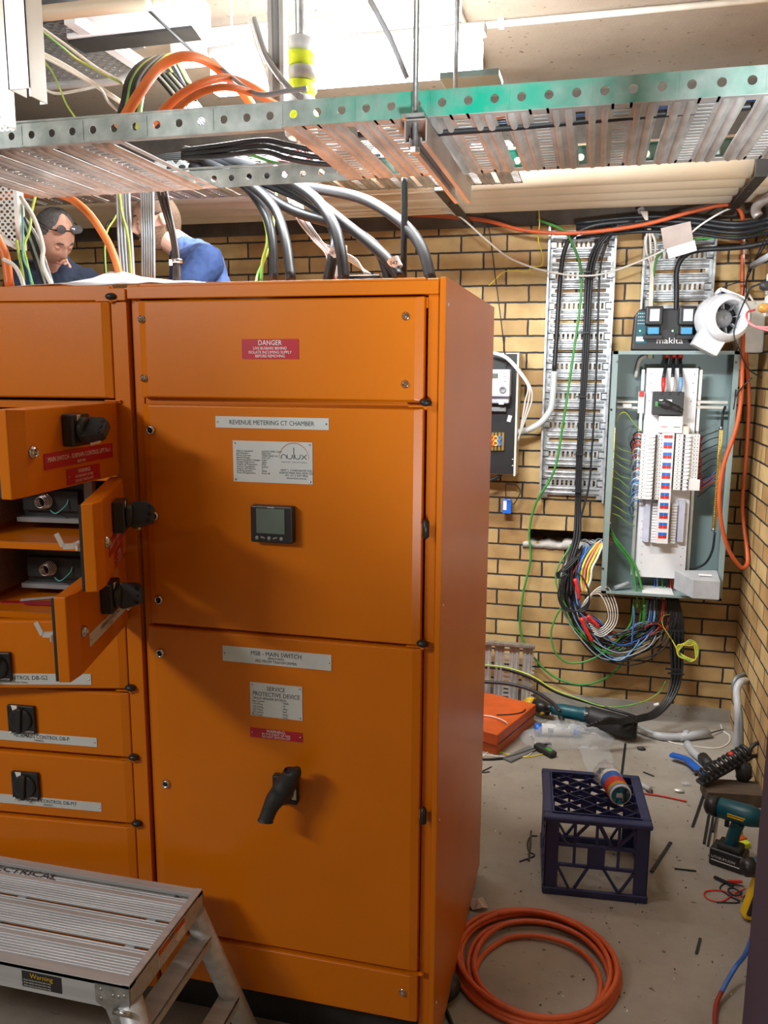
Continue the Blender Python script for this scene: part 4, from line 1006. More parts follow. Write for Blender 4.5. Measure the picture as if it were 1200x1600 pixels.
for px, py, Y, l in ((522, 396, 2.33, 'white numbered tag on the left of the two tied cables'), (533, 392, 2.27, 'white numbered tag on the right of the two tied cables'), (617, 412, 2.22, 'white numbered tag low on the sloping black cable')):
    c = A(px, py, Y=Y); b = MB(); ax = Vector((.0, 0, 1)) if px < 600 else Vector((.5, -.1, -.9)).normalized()
    b.lathe([(.0168, -.014), (.0168, .014)], c, ax, 18, 0, cap=False); b.text('047', (c.x-.010, c.y-.0172, c.z-.005), U_, Wv, .014, 1)
    tag(b.build('cable_tag', ['paper', 'black_ink']), l, 'cable tag', 'white tags on the thick cables')
c = A(512, 352, Y=2.38)
# white/red control wires
random.seed(11)
for i in range(9):
    o_ = i*2.4-9
    C('control_wire', 'thin white or red control wire in the loose bundle left of the tagged cables', 'wire', [(430+o_*.5, 250+i, 2.7), (455+o_, 300, 2.6), (470+o_*.8, 340, 2.5), (495+o_*.6, 375, 2.42), (515+o_*.5, 400, 2.38), (520+o_*1.1, 440, 2.36)], .0028, 'red_cable' if i % 4 == 1 else 'white_cable', 'thin control wires falling to the cabinet', 5, 6)
for i in range(4): C('control_wire', 'thin white control wire bending right towards the black box on the cabinet', 'wire', [(500, 378+2*i, 2.42), (530, 392+2*i, 2.4), (556, 405+3*i, 2.38), (570+3*i, 428, 2.36)], .0026, 'white_cable', 'control wires to the black box', 5, 6)
b = MB(); c = A(565, 434, Y=2.3); b.bx(c.x-.06, c.x+.06, 2.26, 2.36, ZT, ZT+.05); tag(b.build('terminal_box', 'black_plastic', bevel=.005), 'small black box on the cabinet top among the thick cables', 'box')
b = MB(); c = A(575, 420, Y=2.28); b.cyl((c.x, 2.255, ZT), (c.x, 2.255, ZT), .01); 
C('earth_wire', 'yellow and green striped earth wire beside the left thick cables', 'wire', [(402, 310, 2.5), (412, 340, 2.46), (418, 375, 2.42), (410, 410, 2.4), (408, 440, 2.38)], .005, 'green_yellow')
C('earth_wire', 'second earth wire leaning behind the left thick cables', 'wire', [(432, 300, 2.7), (428, 340, 2.6), (424, 380, 2.5), (404, 425, 2.45), (400, 442, 2.42)], .0045, 'green_yellow')
# cable stacks dropping left
g = 'grey cables dropping between the two men'
for k in range(5):
    x = 183+k*4.6; C('grey_cable', 'grey cable in the straight bundle left of the man in blue', 'cable', [(x, 285, 2.45), (x+1, 330, 2.44), (x+3+k*.4, 380, 2.4), (x+8, 440, 2.35)], .0045, 'grey_cable', g+' left', 5, 8)
for k in range(6):
    x = 221+k*3.6; C('grey_cable', 'grey cable in the straight bundle across the face of the man in blue', 'cable', [(x, 285, 2.42), (x+.5, 340, 2.42), (x+1.5, 380, 2.4), (x+2, 440, 2.38)], .0040, 'grey_cable', g+' right', 5, 8)
C('striped_wire', 'white and green earth wire twisting down in front of the left grey bundle', 'wire', [(186, 285, 2.36), (190, 330, 2.36), (200, 370, 2.35), (206, 440, 2.33)], .0042, 'green_yellow')
for k in range(3):
    C('brown_cable', 'dark brown cable in the clamped trio in front of the man in blue', 'cable', [(243+k*7, 285, 2.36), (256+k*5, 330, 2.35), (268+k*3, 370, 2.32), (272+k*3, 400, 2.3), (273+k*3.4, 440, 2.28)], .0058, 'brown_cable', 'dark brown cables clamped together', 5, 8)
c = A(277, 408, Y=2.28); b = MB(); b.lathe([(.014, -.006), (.016, -.004), (.016, .004), (.014, .006)], c, (0, 0, 1), 14); b.bx(c.x-.024, c.x-.014, c.y-.004, c.y+.004, c.z-.012, c.z+.004)
tag(b.build('cable_clamp', 'steel'), 'small steel clamp around the dark brown cables', 'clamp')
C('orange_cable', 'fat orange cable arching over and down between the two men', 'cable', [(-20, 310, 2.5), (40, 303, 2.42), (95, 304, 2.35), (135, 330, 2.3), (165, 372, 2.28), (180, 405, 2.26), (190, 442, 2.25)], .0115, 'orange_cable', None, 6, 12)
C('orange_cable', 'fat orange cable end standing at the left edge of the picture', 'cable', [(-25, 330, 2.2), (-5, 370, 2.2), (8, 400, 2.2), (15, 448, 2.2)], .0135, 'orange_cable', None, 6, 12)
C('flat_cable', 'flat white cable curling down in front of the man with glasses', 'cable', [(33, 308, 2.25), (55, 345, 2.2), (67, 385, 2.18), (66, 402, 2.17), (68, 418, 2.16), (82, 448, 2.15)], .0062, 'cream_cable', None, 6, 8)
C('earth_wire', 'yellow and white earth wire hooking down beside the perforated bracket', 'wire', [(56, 304, 2.3), (50, 330, 2.28), (46, 360, 2.26), (38, 385, 2.24), (42, 410, 2.22), (52, 448, 2.2)], .0038, 'green_yellow')
C('earth_wire', 'green and yellow earth wire by the fat orange cable end', 'wire', [(26, 375, 2.2), (30, 400, 2.2), (35, 425, 2.2), (38, 448, 2.2)], .0042, 'green_yellow')
C('teal_wire', 'teal wire running down below the perforated bracket', 'wire', [(34, 320, 2.22), (36, 360, 2.22), (36, 400, 2.2), (45, 425, 2.2), (50, 448, 2.2)], .003, 'teal_cable')
for k in range(4): C('grey_cable', 'black or grey cable slanting down in front of the man with glasses', 'cable', [(30+3*k, 330+4*k, 2.3), (42+5*k, 370, 2.28), (56+5*k, 410, 2.25), (68+5*k, 448, 2.22)], .0052, ['black_cable', 'grey_cable', 'black_cable', 'grey_cable'][k], 'slanting cables at the left of the cabinet top', 5, 8)
C('white_cable', 'thick white cable bowing at the far left above the cabinet', 'cable', [(5, 405, 2.15), (22, 415, 2.15), (32, 432, 2.15), (38, 450, 2.15)], .006, 'white_cable')
C('black_cable', 'thin black cable looped behind the orange cable between the men', 'cable', [(205, 282, 3.02), (185, 335, 2.96), (168, 350, 2.9), (163, 385, 2.9), (165, 430, 2.9)], .004, BK)
C('earth_wire', 'yellow edged earth wire looped behind the orange cable between the men', 'wire', [(210, 282, 3.02), (180, 340, 2.88), (168, 360, 2.8), (164, 390, 2.8), (166, 430, 2.8)], .003, 'green_yellow')
# above the tray
g = 'orange cables arching above the tray'
C('orange_cable', 'tallest orange cable arch above the overhead tray', 'cable', [(185, 200, 1.95), (215, 150, 1.98), (250, 105, 2.05), (290, 88, 2.1), (330, 100, 2.2), (375, 140, 2.3), (400, 175, 2.35)], .0125, 'orange_cable', g, 6, 12)
C('orange_cable', 'middle orange cable arch above the overhead tray', 'cable', [(235, 195, 1.98), (280, 150, 2.02), (330, 125, 2.1), (370, 125, 2.2), (420, 150, 2.3), (470, 175, 2.4)], .0105, 'orange_cable', g, 6, 12)
C('orange_cable', 'lowest orange cable arch above the overhead tray', 'cable', [(250, 195, 1.94), (300, 152, 1.96), (350, 136, 2.0), (400, 148, 2.1), (450, 172, 2.2)], .0085, 'orange_cable', g, 6, 12)
b2 = 'black and green cables in the tied bundle rising above the tray'
for k in range(8):
    C('bundled_cable', 'cable in the tied dark bundle bending over above the left of the tray', 'cable', [(180+5*k, 200, 2.1), (192+4*k, 160, 2.15), (200+4*k, 125, 2.2), (222+4*k, 98, 2.3), (250+3*k, 95-k, 2.5), (275+3*k, 130, 2.7)], .0068, ['black_cable', 'black_cable', 'green_yellow', 'black_cable', 'black_cable', 'grey_cable', 'black_cable', 'green_yellow'][k], b2, 6, 8)
for k in range(7): C('bundled_cable', 'cable in the slanting bundle beneath the tallest orange arch', 'cable', [(240+5*k, 115, 2.5), (262+5*k, 140, 2.45), (285+5*k, 170, 2.4), (305+5*k, 200, 2.35)], .0045, ['black_cable', 'white_cable', 'black_cable', 'grey_cable', 'black_cable', 'white_cable', 'black_cable'][k], 'slanting dark cables under the orange arch', 5, 8)
for k in range(3): C('loose_wire', 'white or cream wire sagging across the upper left from the steel channel', 'wire', [(58, 78+3*k, 1.9), (100, 100+3*k, 2.0), (140, 125+2*k, 2.1), (200, 165+2*k, 2.2), (235, 190, 2.3)], .0038, ['white_cable', 'cream_cable', 'white_cable'][k], 'pale wires sagging across the upper left', 6, 8)
C('loose_wire', 'upper white wire running from the steel channel down past the dark mesh', 'wire', [(60, 40, 1.9), (105, 72, 2.0), (150, 105, 2.1), (190, 128, 2.2), (220, 150, 2.3)], .004, 'white_cable')
C('loose_wire', 'yellow wire following the upper white wire past the dark mesh', 'wire', [(60, 44, 1.88), (100, 76, 1.98), (125, 95, 2.08), (190, 130, 2.18)], .003, 'green_yellow')
C('loose_wire', 'thin green wire falling alone to the tray at the upper left', 'wire', [(62, 88, 1.9), (80, 110, 1.9), (92, 135, 1.9), (105, 165, 1.9), (124, 192, 1.9)], .0022, 'green_yellow')
C('loose_wire', 'white wire sagging below the grey conduit at the upper left', 'wire', [(64, 138, 1.9), (90, 146, 1.95), (130, 140, 2.0), (155, 137, 2.0), (170, 160, 2.1), (190, 178, 2.15)], .0035, 'white_cable')
C('conduit', 'grey conduit running level across the upper left behind the steel channel', 'conduit', [(60, 136, 2.2), (110, 132, 2.2), (165, 129, 2.25), (200, 120, 2.3), (230, 95, 2.4)], .011, 'grey_plastic')
C('grey_cable', 'flat green-grey cable curving from the ceiling to the tray behind the lamp', 'cable', [(398, 30, 2.3), (408, 65, 2.25), (420, 95, 2.2), (445, 130, 2.1), (470, 152, 2.05)], .008, 'grey_cable')
for k in range(3): C('white_cable', 'white cable dropping from the ceiling beside the flat green-grey cable', 'cable', [(390+4*k, 32, 2.4), (400+4*k, 70, 2.35), (415+3*k, 110, 2.3), (425+3*k, 150, 2.25)], .003, 'white_cable', 'white cables by the grey flat cable', 5, 6)
C('grey_cable', 'flat grey cable lying over the orange arches above the tray', 'cable', [(332, 93, 2.3), (355, 115, 2.2), (385, 138, 2.1), (410, 148, 2.05), (450, 142, 2.0), (480, 138, 2.0)], .006, 'grey_cable')
# pipes and conduits at the ceiling
C('conduit', 'cream pipe running level under the ceiling at the upper left', 'pipe', [(58, 22, 2.4), (130, 14, 2.4), (200, 6, 2.4), (240, 3, 2.4)], .022, 'cream_pvc', None, 4, 16)
C('conduit', 'pale conduit bending down from the level cream pipe at upper left', 'conduit', [(240, 3, 2.4), (270, 8, 2.42), (300, 30, 2.5), (330, 70, 2.6), (362, 102, 2.7)], .014, 'cream_pvc', None, 6, 12)
C('threaded_rod', 'thin dark rod slanting from the pipe joint at the upper left', 'rod', [(216, 0, 2.38), (255, 38, 2.5), (303, 82, 2.6)], .0045, 'black_steel', None, 2)
C('threaded_rod', 'slim steel tube slanting from the ceiling to the strip lamp', 'rod', [(578, 0, 1.98), (610, 60, 1.99), (636, 122, 2.0)], .006, 'grey_plastic', None, 2)
b = MB(); P1, P2 = A(706, 0, Z=ZC-.02), A(749, 96, Z=ZC-.02)
b.tube(spline([P1, P1.lerp(P2, .5), P2, A(747, 112, Z=ZC-.03), A(735, 124, Y=3.42), A(712, 131, Y=3.42), A(697, 131, Y=3.42)], 6), .017, 12)
tag(b.build('conduit', 'cream_plastic'), 'cream conduit along the ceiling bending round to the strip lamp end', 'conduit')
b = MB(); P1, P2 = A(481, 62, Z=ZC-.015), A(796, 36, Z=ZC-.015); P3 = P2+(P2-P1)*1.6
P3.x = XR-.01; P3.y = P2.y; P1.y = P2.y
b.tube([P1, P2, P3], .013, 12); tag(b.build('conduit', 'cream_plastic'), 'cream conduit fixed straight across the ceiling to the right-hand wall', 'conduit')
for px in (530, 783):
    c = A(px, 58 if px < 600 else 36, Z=ZC-.015); b = MB(); b.bx(c.x-.012, c.x+.012, P2.y-.02, P2.y+.02, ZC-.030, ZC)
    tag(b.build('conduit_saddle', 'white_plastic', bevel=.003), 'white saddle clip on the straight ceiling conduit, %s' % ('left one' if px < 600 else 'right one'), 'clip', 'saddles on the ceiling conduit')
b = MB(); c = A(728, 132, Y=2.4); b.bx(c.x-.055, c.x+.10, 2.30, 2.40, c.z-.014, c.z+.003); tag(b.build('plastic_cover', 'enclosure_green', bevel=.003), 'pale grey-green plastic cover end resting above the tray lip by the rods', 'cover')
# light fitting, mesh and duct at upper left
t = thing('unlit_batten', 'pale blue-white unlit lamp fitting under the ceiling at the upper left', 'lamp', A(215, 40, Y=2.9))
P1, P2 = A(118, 46, Y=2.75), A(318, 22, Y=2.75)
b = MB(); b.bar(P1, P2, .12, .10); b.build('fitting_body', 'white_paint', t, bevel=.006)
b = MB(); b.bar(P1-Vector((0, 0, .055)), P2-Vector((0, 0, .055)), .10, .008); b.build('reflector', 'black_steel', t)
e1_, e2_ = A(100, 33, Z=2.95), A(207, 112, Z=2.95); ox = e1_.x-1.36; nyy = int((e2_.y-e1_.y)/.036)+1
t = thing('mesh_panel', 'dark grey perforated steel panel under the ceiling at the upper left', 'mesh panel', (ox+.7, e1_.y+.5, 2.95))
b = MB(); b.perf((ox, e1_.y, 2.95), X_, Y_, 34, nyy, .04, .036, .013, .008, k=6); b.build('perforated_sheet', 'duct', t, solid=.0015)
b = MB(); b.bx(ox+1.36, ox+1.40, e1_.y, e1_.y+nyy*.036, 2.94, 2.98); b.build('edge_rail', 'white_paint', t)
b = MB(); b.bx(ox, ox+1.37, e1_.y, e1_.y+nyy*.036, 3.04, 3.05); b.build('upper_skin', 'duct', t)
# hi-vis padded sleeve round a pipe
q0, q1 = A(469, 60, Y=2.32), A(469, 132, Y=2.32)
t = thing('padded_sleeve', 'yellow and silver striped padded sleeve hanging under the ceiling', 'sleeve', (q0.x, 2.32, q1.z-.1))
for k in range(7):
    za = q1.z-.14+(q0.z-q1.z+.14)*k/7; zb3 = q1.z-.14+(q0.z-q1.z+.14)*(k+1)/7
    b = MB(); b.lathe([(.036, za), (.045, za+.01), (.046, (za+zb3)/2), (.045, zb3-.01), (.036, zb3)], (q0.x+.004*math.sin(k*2), 2.32, 0), (0.0, 0, 1), 18)
    b.build('stripe', 'hivis' if k % 2 else 'reflective', t)
b = MB(); b.cyl((q0.x, 2.32, q1.z-.16), (q0.x, 2.32, ZC), .014); b.build('pipe', 'galv', t)
# cables lying in the far tray and behind the near tray
for k in range(7):
    y_ = 3.06+.05*k; C('tray_cable', 'black cable lying in the far overhead tray', 'cable', [(130+12*k, 280-2*k, y_), (260, 262-3*k, y_), (400, 256-3*k, y_), (560, 243-3*k, y_), (700, 230-3*k, y_)], .011, BK, 'black cables lying in the far tray', 5, 8)
for k in range(3): C('tray_cable', 'black cable bowing through the opening in the near tray', 'cable', [(285, 235+6*k, 2.2), (340, 228+8*k, 2.15), (410, 219+9*k, 2.12), (450, 226+11*k, 2.12), (500, 236+10*k, 2.14), (560, 240+8*k, 2.16)], .0065, BK, 'black cables in the opening of the near tray', 5, 8)
for k in range(3): C('tray_wire', 'pink, red or white looped wire tangled in the opening of the near tray', 'wire', [(400+10*k, 255, 2.3), (440, 262-5*k, 2.3), (470, 258, 2.3), (482, 240+4*k, 2.3), (470, 232, 2.3), (450, 250, 2.28)], .003, ['pink_cable', 'white_cable', 'red_cable'][k], 'looped thin wires in the tray opening', 6, 6)
C('tray_wire', 'green wire running level through the opening of the near tray', 'wire', [(300, 246, 2.3), (380, 240, 2.3), (440, 256, 2.3), (520, 255, 2.3), (590, 250, 2.3)], .005, 'green_cable')
for k in range(5):
    C('tray_cable', 'cable lying along the bed of the near overhead tray', 'cable', [(640-20*k, 210, 1.8+.07*k), (800, 198-4*k, 1.8+.07*k), (1000, 180-4*k, 1.8+.07*k), (1240, 160-4*k, 1.8+.07*k)], .008, ['black_cable', 'blue_cable', 'black_cable', 'orange_cable', 'black_cable'][k], 'cables along the bed of the near tray', 4, 8)
# ================================================================== DISTRIBUTION BOARD ON THE WALL
YB0, YB1 = 4.27, YW-.012
bt, bb_ = A(958, 548, Y=YB0), A(940, 930, Y=YB0); br_ = A(1157, 549, Y=YB0)
X0, X1, Z1_, Z0_ = bt.x, br_.x, bt.z, A(1035, 933, Y=YB0).z
db = thing('distribution_board', 'open grey-green wall distribution board full of breakers and coloured wires', 'distribution board', ((X0+X1)/2, YB1, Z0_))
EG = 'enclosure_green'
b = MB(); wl = .026
b.bx(X0, X1, YB1-.002, YB1, Z0_, Z1_); b.bx(X0, X0+.002, YB0, YB1, Z0_, Z1_); b.bx(X1-.002, X1, YB0, YB1, Z0_, Z1_)
b.bx(X0, X1, YB0, YB1, Z1_-.002, Z1_); b.bx(X0, X1, YB0, YB1, Z0_, Z0_+.002)
b.bx(X0, X0+wl, YB0-.002, YB0, Z0_, Z1_); b.bx(X1-wl, X1, YB0-.002, YB0, Z0_, Z1_); b.bx(X0, X1, YB0-.002, YB0, Z1_-.018, Z1_); b.bx(X0, X1, YB0-.002, YB0, Z0_, Z0_+.014)
b.build('enclosure', EG, db, bevel=.0015)
for i, (px, py) in enumerate(((964, 565), (1150, 566), (947, 918), (1123, 916), (955, 640), (942, 888))):
    q = A(px, py, Y=YB0); b = MB(); b.lathe([(.006, 0), (.005, -.003), (0, -.004)], (q.x, YB0-.002, q.z), (0, 1, 0), 10); b.build('screw', 'steel' if i < 4 else 'black_plastic', db)
YPc = 4.37; pa, pbb, pc = A(1011, 575, Y=YPc), A(1092, 575, Y=YPc), A(1000, 901, Y=YPc)
PX0, PX1, PZ1, PZ0 = pa.x, pbb.x, pa.z, pc.z
b = MB(); b.bx(PX0, PX1, YPc, YPc+.002, PZ0, PZ1); b.bx(PX0, PX0+.002, YPc, YPc+.05, PZ0, PZ1); b.bx(PX1-.002, PX1, YPc, YPc+.05, PZ0, PZ1); chas = b.build('chassis_plate', 'white_paint', db, bevel=.001)
b = MB()
for k in range(24):
    for x in (PX0+.022, PX1-.022):
        if k in range(4, 15): continue
        z = PZ1-.03-k*(PZ1-PZ0-.06)/23; b.lathe([(.0024, 0), (0, -.0002)], (x+random.choice((-.004, 0, .004)), YPc-.0003, z), (0, 1, 0), 8)
o = b.build('punched_holes', 'black_ink', chas); o['kind'] = 'stuff'
for s, x in ((-1, PX0-.022), (1, PX1+.008)):
    b = MB(); b.bx(x, x+.014, YPc+.03, YPc+.05, PZ0, PZ1-.008); b.build('support_rail', 'zinc_white', db)
def dbx(pxa, pxb, y0, y1, name, m, par=db, **k):
    a = A(pxa[0], pxa[1], Y=y0); c = A(pxb[0], pxb[1], Y=y0); b = MB(); b.bx(a.x, c.x, y0, y1, c.z, a.z); return b.build(name, m, par, **k), a, c
for (pa_, pb_) in (((964, 626), (1006, 630)), ((964, 635), (1006, 639)), ((1081, 626), (1137, 631)), ((1081, 634), (1137, 639))):
    dbx(pa_, pb_, YPc+.01, YPc+.016, 'cross_bar', 'cream_plastic')
dbx((973, 631), (987, 638), YPc, YPc+.02, 'bar_clamp', 'white_plastic', bevel=.003)
YBk = 4.30
ms, a, c = dbx((1021, 612), (1067, 649), YBk, YPc, 'main_switch', 'black_plastic', bevel=.003)
w_, h_ = c.x-a.x, a.z-c.z
for k in range(3):
    b = MB(); x = a.x+w_*(.28+.27*k); b.lathe([(.010, 0), (.010, -.004), (0, -.004)], (x, YBk+.01, a.z-.004), (0, 0, 1), 8); b.lathe([(.006, 0), (0, -.002)], (x, YBk, a.z-.010), (0, 1, 0), 8); b.build('terminal_screw', 'steel', ms)
b = MB(); b.bx(a.x+w_*.08, a.x+w_*.2, YBk-.002, YBk, a.z-h_*.62, a.z-h_*.42); b.build('indicator', 'green_cable', ms)
b = MB(); b.bx(a.x+w_*.2, a.x+w_*.62, YBk-.001, YBk, a.z-h_*.52, a.z-h_*.33); b.build('label_plate', 'white_plastic', ms)
b = MB(); p_ = Vector((a.x+w_*.38, YBk-.02, a.z-h_*.52)); b.tube(spline([p_+Vector((-.03, 0, .004)), p_, p_+Vector((.03, 0, -.012)), p_+Vector((.065, 0, -.026)), p_+Vector((.085, .0, -.034))], 4), [.012]*3+[.022]*5+[.016]*5+[.011]*4, 12); b.build('handle', 'black_rubber', ms)
lb, a, c = dbx((1030, 650), (1066, 677), YBk+.01, YPc, 'terminal_shroud', 'white_plastic', bevel=.002)
b = MB(); b.bx(a.x+.012, a.x+.04, YBk+.009, YBk+.01, c.z+.028, c.z+.031, 0); b.bx(a.x+.07, a.x+.10, YBk+.009, YBk+.01, c.z+.028, c.z+.031, 1); b.build('printed_line', ['red_plastic', 'black_ink'], lb)
dbx((1067, 666), (1076, 679), YBk+.02, YPc, 'earth_terminal', 'cream_plastic', bevel=.001)
# three supply cables with coloured sleeves
for k, (px, cm, nm) in enumerate(((1036, 'red_cable', 'red'), (1050, 'white_cable', 'white'), (1063, 'light_blue_cable', 'blue'))):
    top = A(px+6-3*k, 560, Y=4.40); mid = A(px+1, 590, Y=4.33); end = A(px, 612, Y=4.31)
    w = MB(); w.tube(spline([top+Vector((0, .02, .06)), top, mid], 5), .0085, 10); w = w.build('supply_cable', BK, db)
    b = MB(); b.tube([mid, mid.lerp(end, .5), end], [.010, .0105, .006], 10); b.build('coloured_sleeve', cm, w)
    b = MB(); b.tube([top+Vector((0, 0, .0)), top+Vector((0, .01, .03))], .013, 10); b.build('cable_boot', 'red_plastic', w)
# breaker columns
def breakers(pa_, pb_, n, flip, gap=()):
    a = A(*pa_, Y=YBk); c = A(*pb_, Y=YBk); hh = (a.z-c.z)/n; w = c.x-a.x; proto = None
    for i in range(n):
        z = a.z-hh*(i+.5)
        if proto is None:
            m_ = MB(); m_.bx(-w/2, w/2, 0, .065, -hh/2+.0006, hh/2-.0006, 0); m_.bx(-w*.18, w*.14, -.012, 0, -hh/2+.001, hh/2-.001, 0)
            sg = -1 if flip else 1
            m_.bx(w*.16*sg-.004, w*.16*sg+.004, -.0125, 0, -hh/2+.002, hh/2-.002, 1)
            m_.bx(w*.02, w*.10, -.020, -.012, -.004, .004, 0)
            for xx in (-w*.36, w*.30, w*.42): m_.lathe([(.0026, 0), (0, -.0002)], (xx, -.0003, 0), (0, 1, 0), 8, 1)
            proto = m_.build('circuit_breaker', ['white_plastic', 'black_ink'], db, origin=0)
            proto.location = Vector(((a.x+c.x)/2, YBk, z))-ORG[db.name]
            for v in proto.data.vertices: v.co += ORG[db.name]
            first = proto
        else:
            cp = proto.copy(); COL.objects.link(cp); cp.parent = db; cp.location = Vector(((a.x+c.x)/2, YBk, z))-ORG[db.name]
breakers((1003, 678), (1031, 781), 18, False); breakers((1057, 678), (1088, 767), 15, True)
dbx((1072, 749), (1093, 767), YBk-.012, YBk, 'contactor', 'white_plastic', bevel=.002)
# busbar cover with coloured number strip
a = A(1036, 677, Y=YBk-.004); c = A(1046, 850, Y=YBk-.004)
ax0 = a.x-.002; ww_ = .056
bs = MB(); bs.bx(ax0, ax0+ww_, YBk-.002, YPc, c.z, a.z); bs = bs.build('busbar_cover', 'white_plastic', db)
b = MB(); n = 11; hh = (a.z-c.z)/n
for i in range(n):
    z1 = a.z-hh*i
    for j in range(2):
        x0 = ax0+.008+j*.0205
        if i > 0: b.bx(x0, x0+.0195, YBk-.003, YBk-.002, z1-hh*.18, z1+hh*.12, 1)
        if i < n: b.bx(x0, x0+.0195, YBk-.003, YBk-.002, z1-hh*.48, z1-hh*.18, 0)
b.build('colour_strip', ['red_plastic', 'blue_plastic'], bs)
for (xa_, xb2) in ((1005, 1014), (1058, 1068)):
    a = A(xa_+4, 782, Y=YPc-.03); c = A(xb2-1, 847, Y=YPc-.03); b = MB(); b.bx(a.x, c.x, YPc-.03, YPc, c.z, a.z); b.bx(a.x-.006, a.x, YPc-.012, YPc, c.z, a.z); b.build('mounting_rail', 'meter_lilac', db)
pr0 = A(1020, 785, Y=YPc-.02); pr1 = A(1027, 848, Y=YPc-.02)
for xx in (-.0, .092):
    for i in range(14):
        b = MB(); z = pr0.z-(pr0.z-pr1.z)*i/14; b.bx(pr0.x+xx, pr0.x+xx+.026, YPc-.03, YPc, z-.013, z-.001); b.build('busbar_finger', 'white_plastic', db)
# side breaker on rail, brass bars
dbx((998, 612), (1006, 646), YPc-.02, YPc+.01, 'control_breaker', 'white_plastic', bevel=.002)
dbx((999, 611), (1006, 620), YPc-.024, YPc-.02, 'red_tag', 'red_plastic')
for nm, (pt1, pt2), l in (('earth_bar', ((1127, 672), (1117, 826)), 1), ('earth_bar', ((959, 668), (954, 815)), 0)):
    a = A(*pt1, Y=4.33); c = A(*pt2, Y=4.33)
    m_ = MB(); m_.bx(a.x-.009, a.x+.009, 4.33, 4.342, c.z, a.z); m_ = m_.build(nm, 'brass', db, bevel=.001)
    n = 44; b = MB()
    for i in range(n): b.lathe([(.003, 0), (.003, -.003), (0, -.003)], (a.x-.003, 4.33, c.z+(a.z-c.z)*(i+.5)/n), (0, 1, 0), 6)
    o = b.build('terminal_screws', 'brass', m_); o['kind'] = 'stuff'
    for z in (a.z+.008, c.z-.008): b = MB(); b.lathe([(.012, 0), (.012, -.006), (.006, -.012), (0, -.012)], (a.x, 4.34, z), (0, 1, 0), 6); b.build('terminal_bolt', 'steel', m_)
# wires inside
random.seed(21)
def dwire(seq, r, m, name='wire'): MB().tube(spline(pix(seq), 5), r, 6).build(name, m, db)
for i in range(17):
    y = 672+i*5.6; cols = ['black_cable', 'red_cable', 'black_cable', 'red_cable', 'red_cable', 'white_cable', 'light_blue_cable', 'red_cable', 'white_cable', 'blue_cable', 'red_cable', 'white_cable', 'light_blue_cable', 'white_cable', 'light_blue_cable', 'light_blue_cable', 'blue_cable']
    x0 = 1003; L_ = random.uniform(12, 19)
    dwire([(x0, y+4, YBk+.03), (x0-L_*.5, y+2+random.uniform(-2, 2), YBk+.02), (x0-L_, y+8+random.uniform(-3, 3), YPc+.02), (x0-L_+3, y+22, YPc+.06)], .0035 if i < 6 else .0024, cols[i])
for i in range(12):
    y = 740+i*4; dwire([(1001, y, YBk+.03), (990, y+random.uniform(-4, 6), YBk+.03), (984+random.uniform(-2, 5), y+14, YPc+.02), (990, y+30, YPc+.07)], .002, ['light_blue_cable', 'white_cable', 'light_blue_cable', 'blue_cable'][i % 4])
for i in range(15):
    y = 682+i*5.8; dwire([(1088, y, YBk+.03), (1093, y-3, YBk+.03), (1095+random.uniform(-2, 3), y+4, YPc), (1090, y+8, YPc+.04)], .0024, 'red_cable')
for i in range(9):
    y = 678+i*11; dwire([(1090, y+10, YPc+.02), (1100, y+3, YPc), (1112, y-4+random.uniform(-3, 3), YPc-.01), (1124-i*.7, y-6, 4.34)], .0024, 'black_cable')
for i in range(4): dwire([(1092, 752+4*i, YPc), (1106, 748+3*i, YPc), (1120, 735+5*i, 4.34)], .0024, ['blue_cable', 'red_cable'][i % 2])
for i in range(9):
    y = 690+i*14; dwire([(958-.3*i, y, 4.33), (968, y+8+random.uniform(-5, 5), 4.34), (982, y+16, 4.36), (996, y+20, YPc+.05)], .0022, 'green_yellow')
dwire([(963, 660, 4.33), (968, 648, 4.34), (978, 645, 4.36), (990, 660, 4.38), (1003, 676, 4.40)], .0028, 'green_yellow')
for k in range(2): dwire([(953, 825+k*6, 4.32), (962, 842+k*6, 4.33), (978, 862+k*6, 4.34), (993-6*k, 885, 4.34), (1004-10*k, 925, 4.34), (1006-10*k, 950, 4.33)], .0060, 'green_cable')
dwire([(951, 822, 4.33), (953, 835, 4.33), (951, 850, 4.34)], .008, 'red_cable', 'red_sleeve')
dwire([(1117, 832, 4.34), (1113, 860, 4.35), (1102, 880, 4.37), (1085, 888, 4.39), (1072, 889, 4.42)], .006, BK)
dwire([(1128, 668, 4.34), (1129, 648, 4.34), (1133, 636, 4.38)], .007, BK)
for i, (c_, x) in enumerate((('blue_cable', 1022), ('light_blue_cable', 1026), ('green_cable', 1034), ('black_cable', 1040), ('black_cable', 1044), ('red_cable', 1047), ('red_cable', 1051), ('white_cable', 1056))):
    dwire([(x, 898, YPc+.06), (x+1, 915, YPc+.05), (x-1+i*.6, 935, YPc+.04), (x-3, 955, YPc+.03)], .0036, c_)
dwire([(993, 590, YB1-.03), (996, 575, YB1-.03), (1000, 562, YB1-.03), (1010, 556, YB1-.03)], .010, 'cream_plastic', 'bushing')
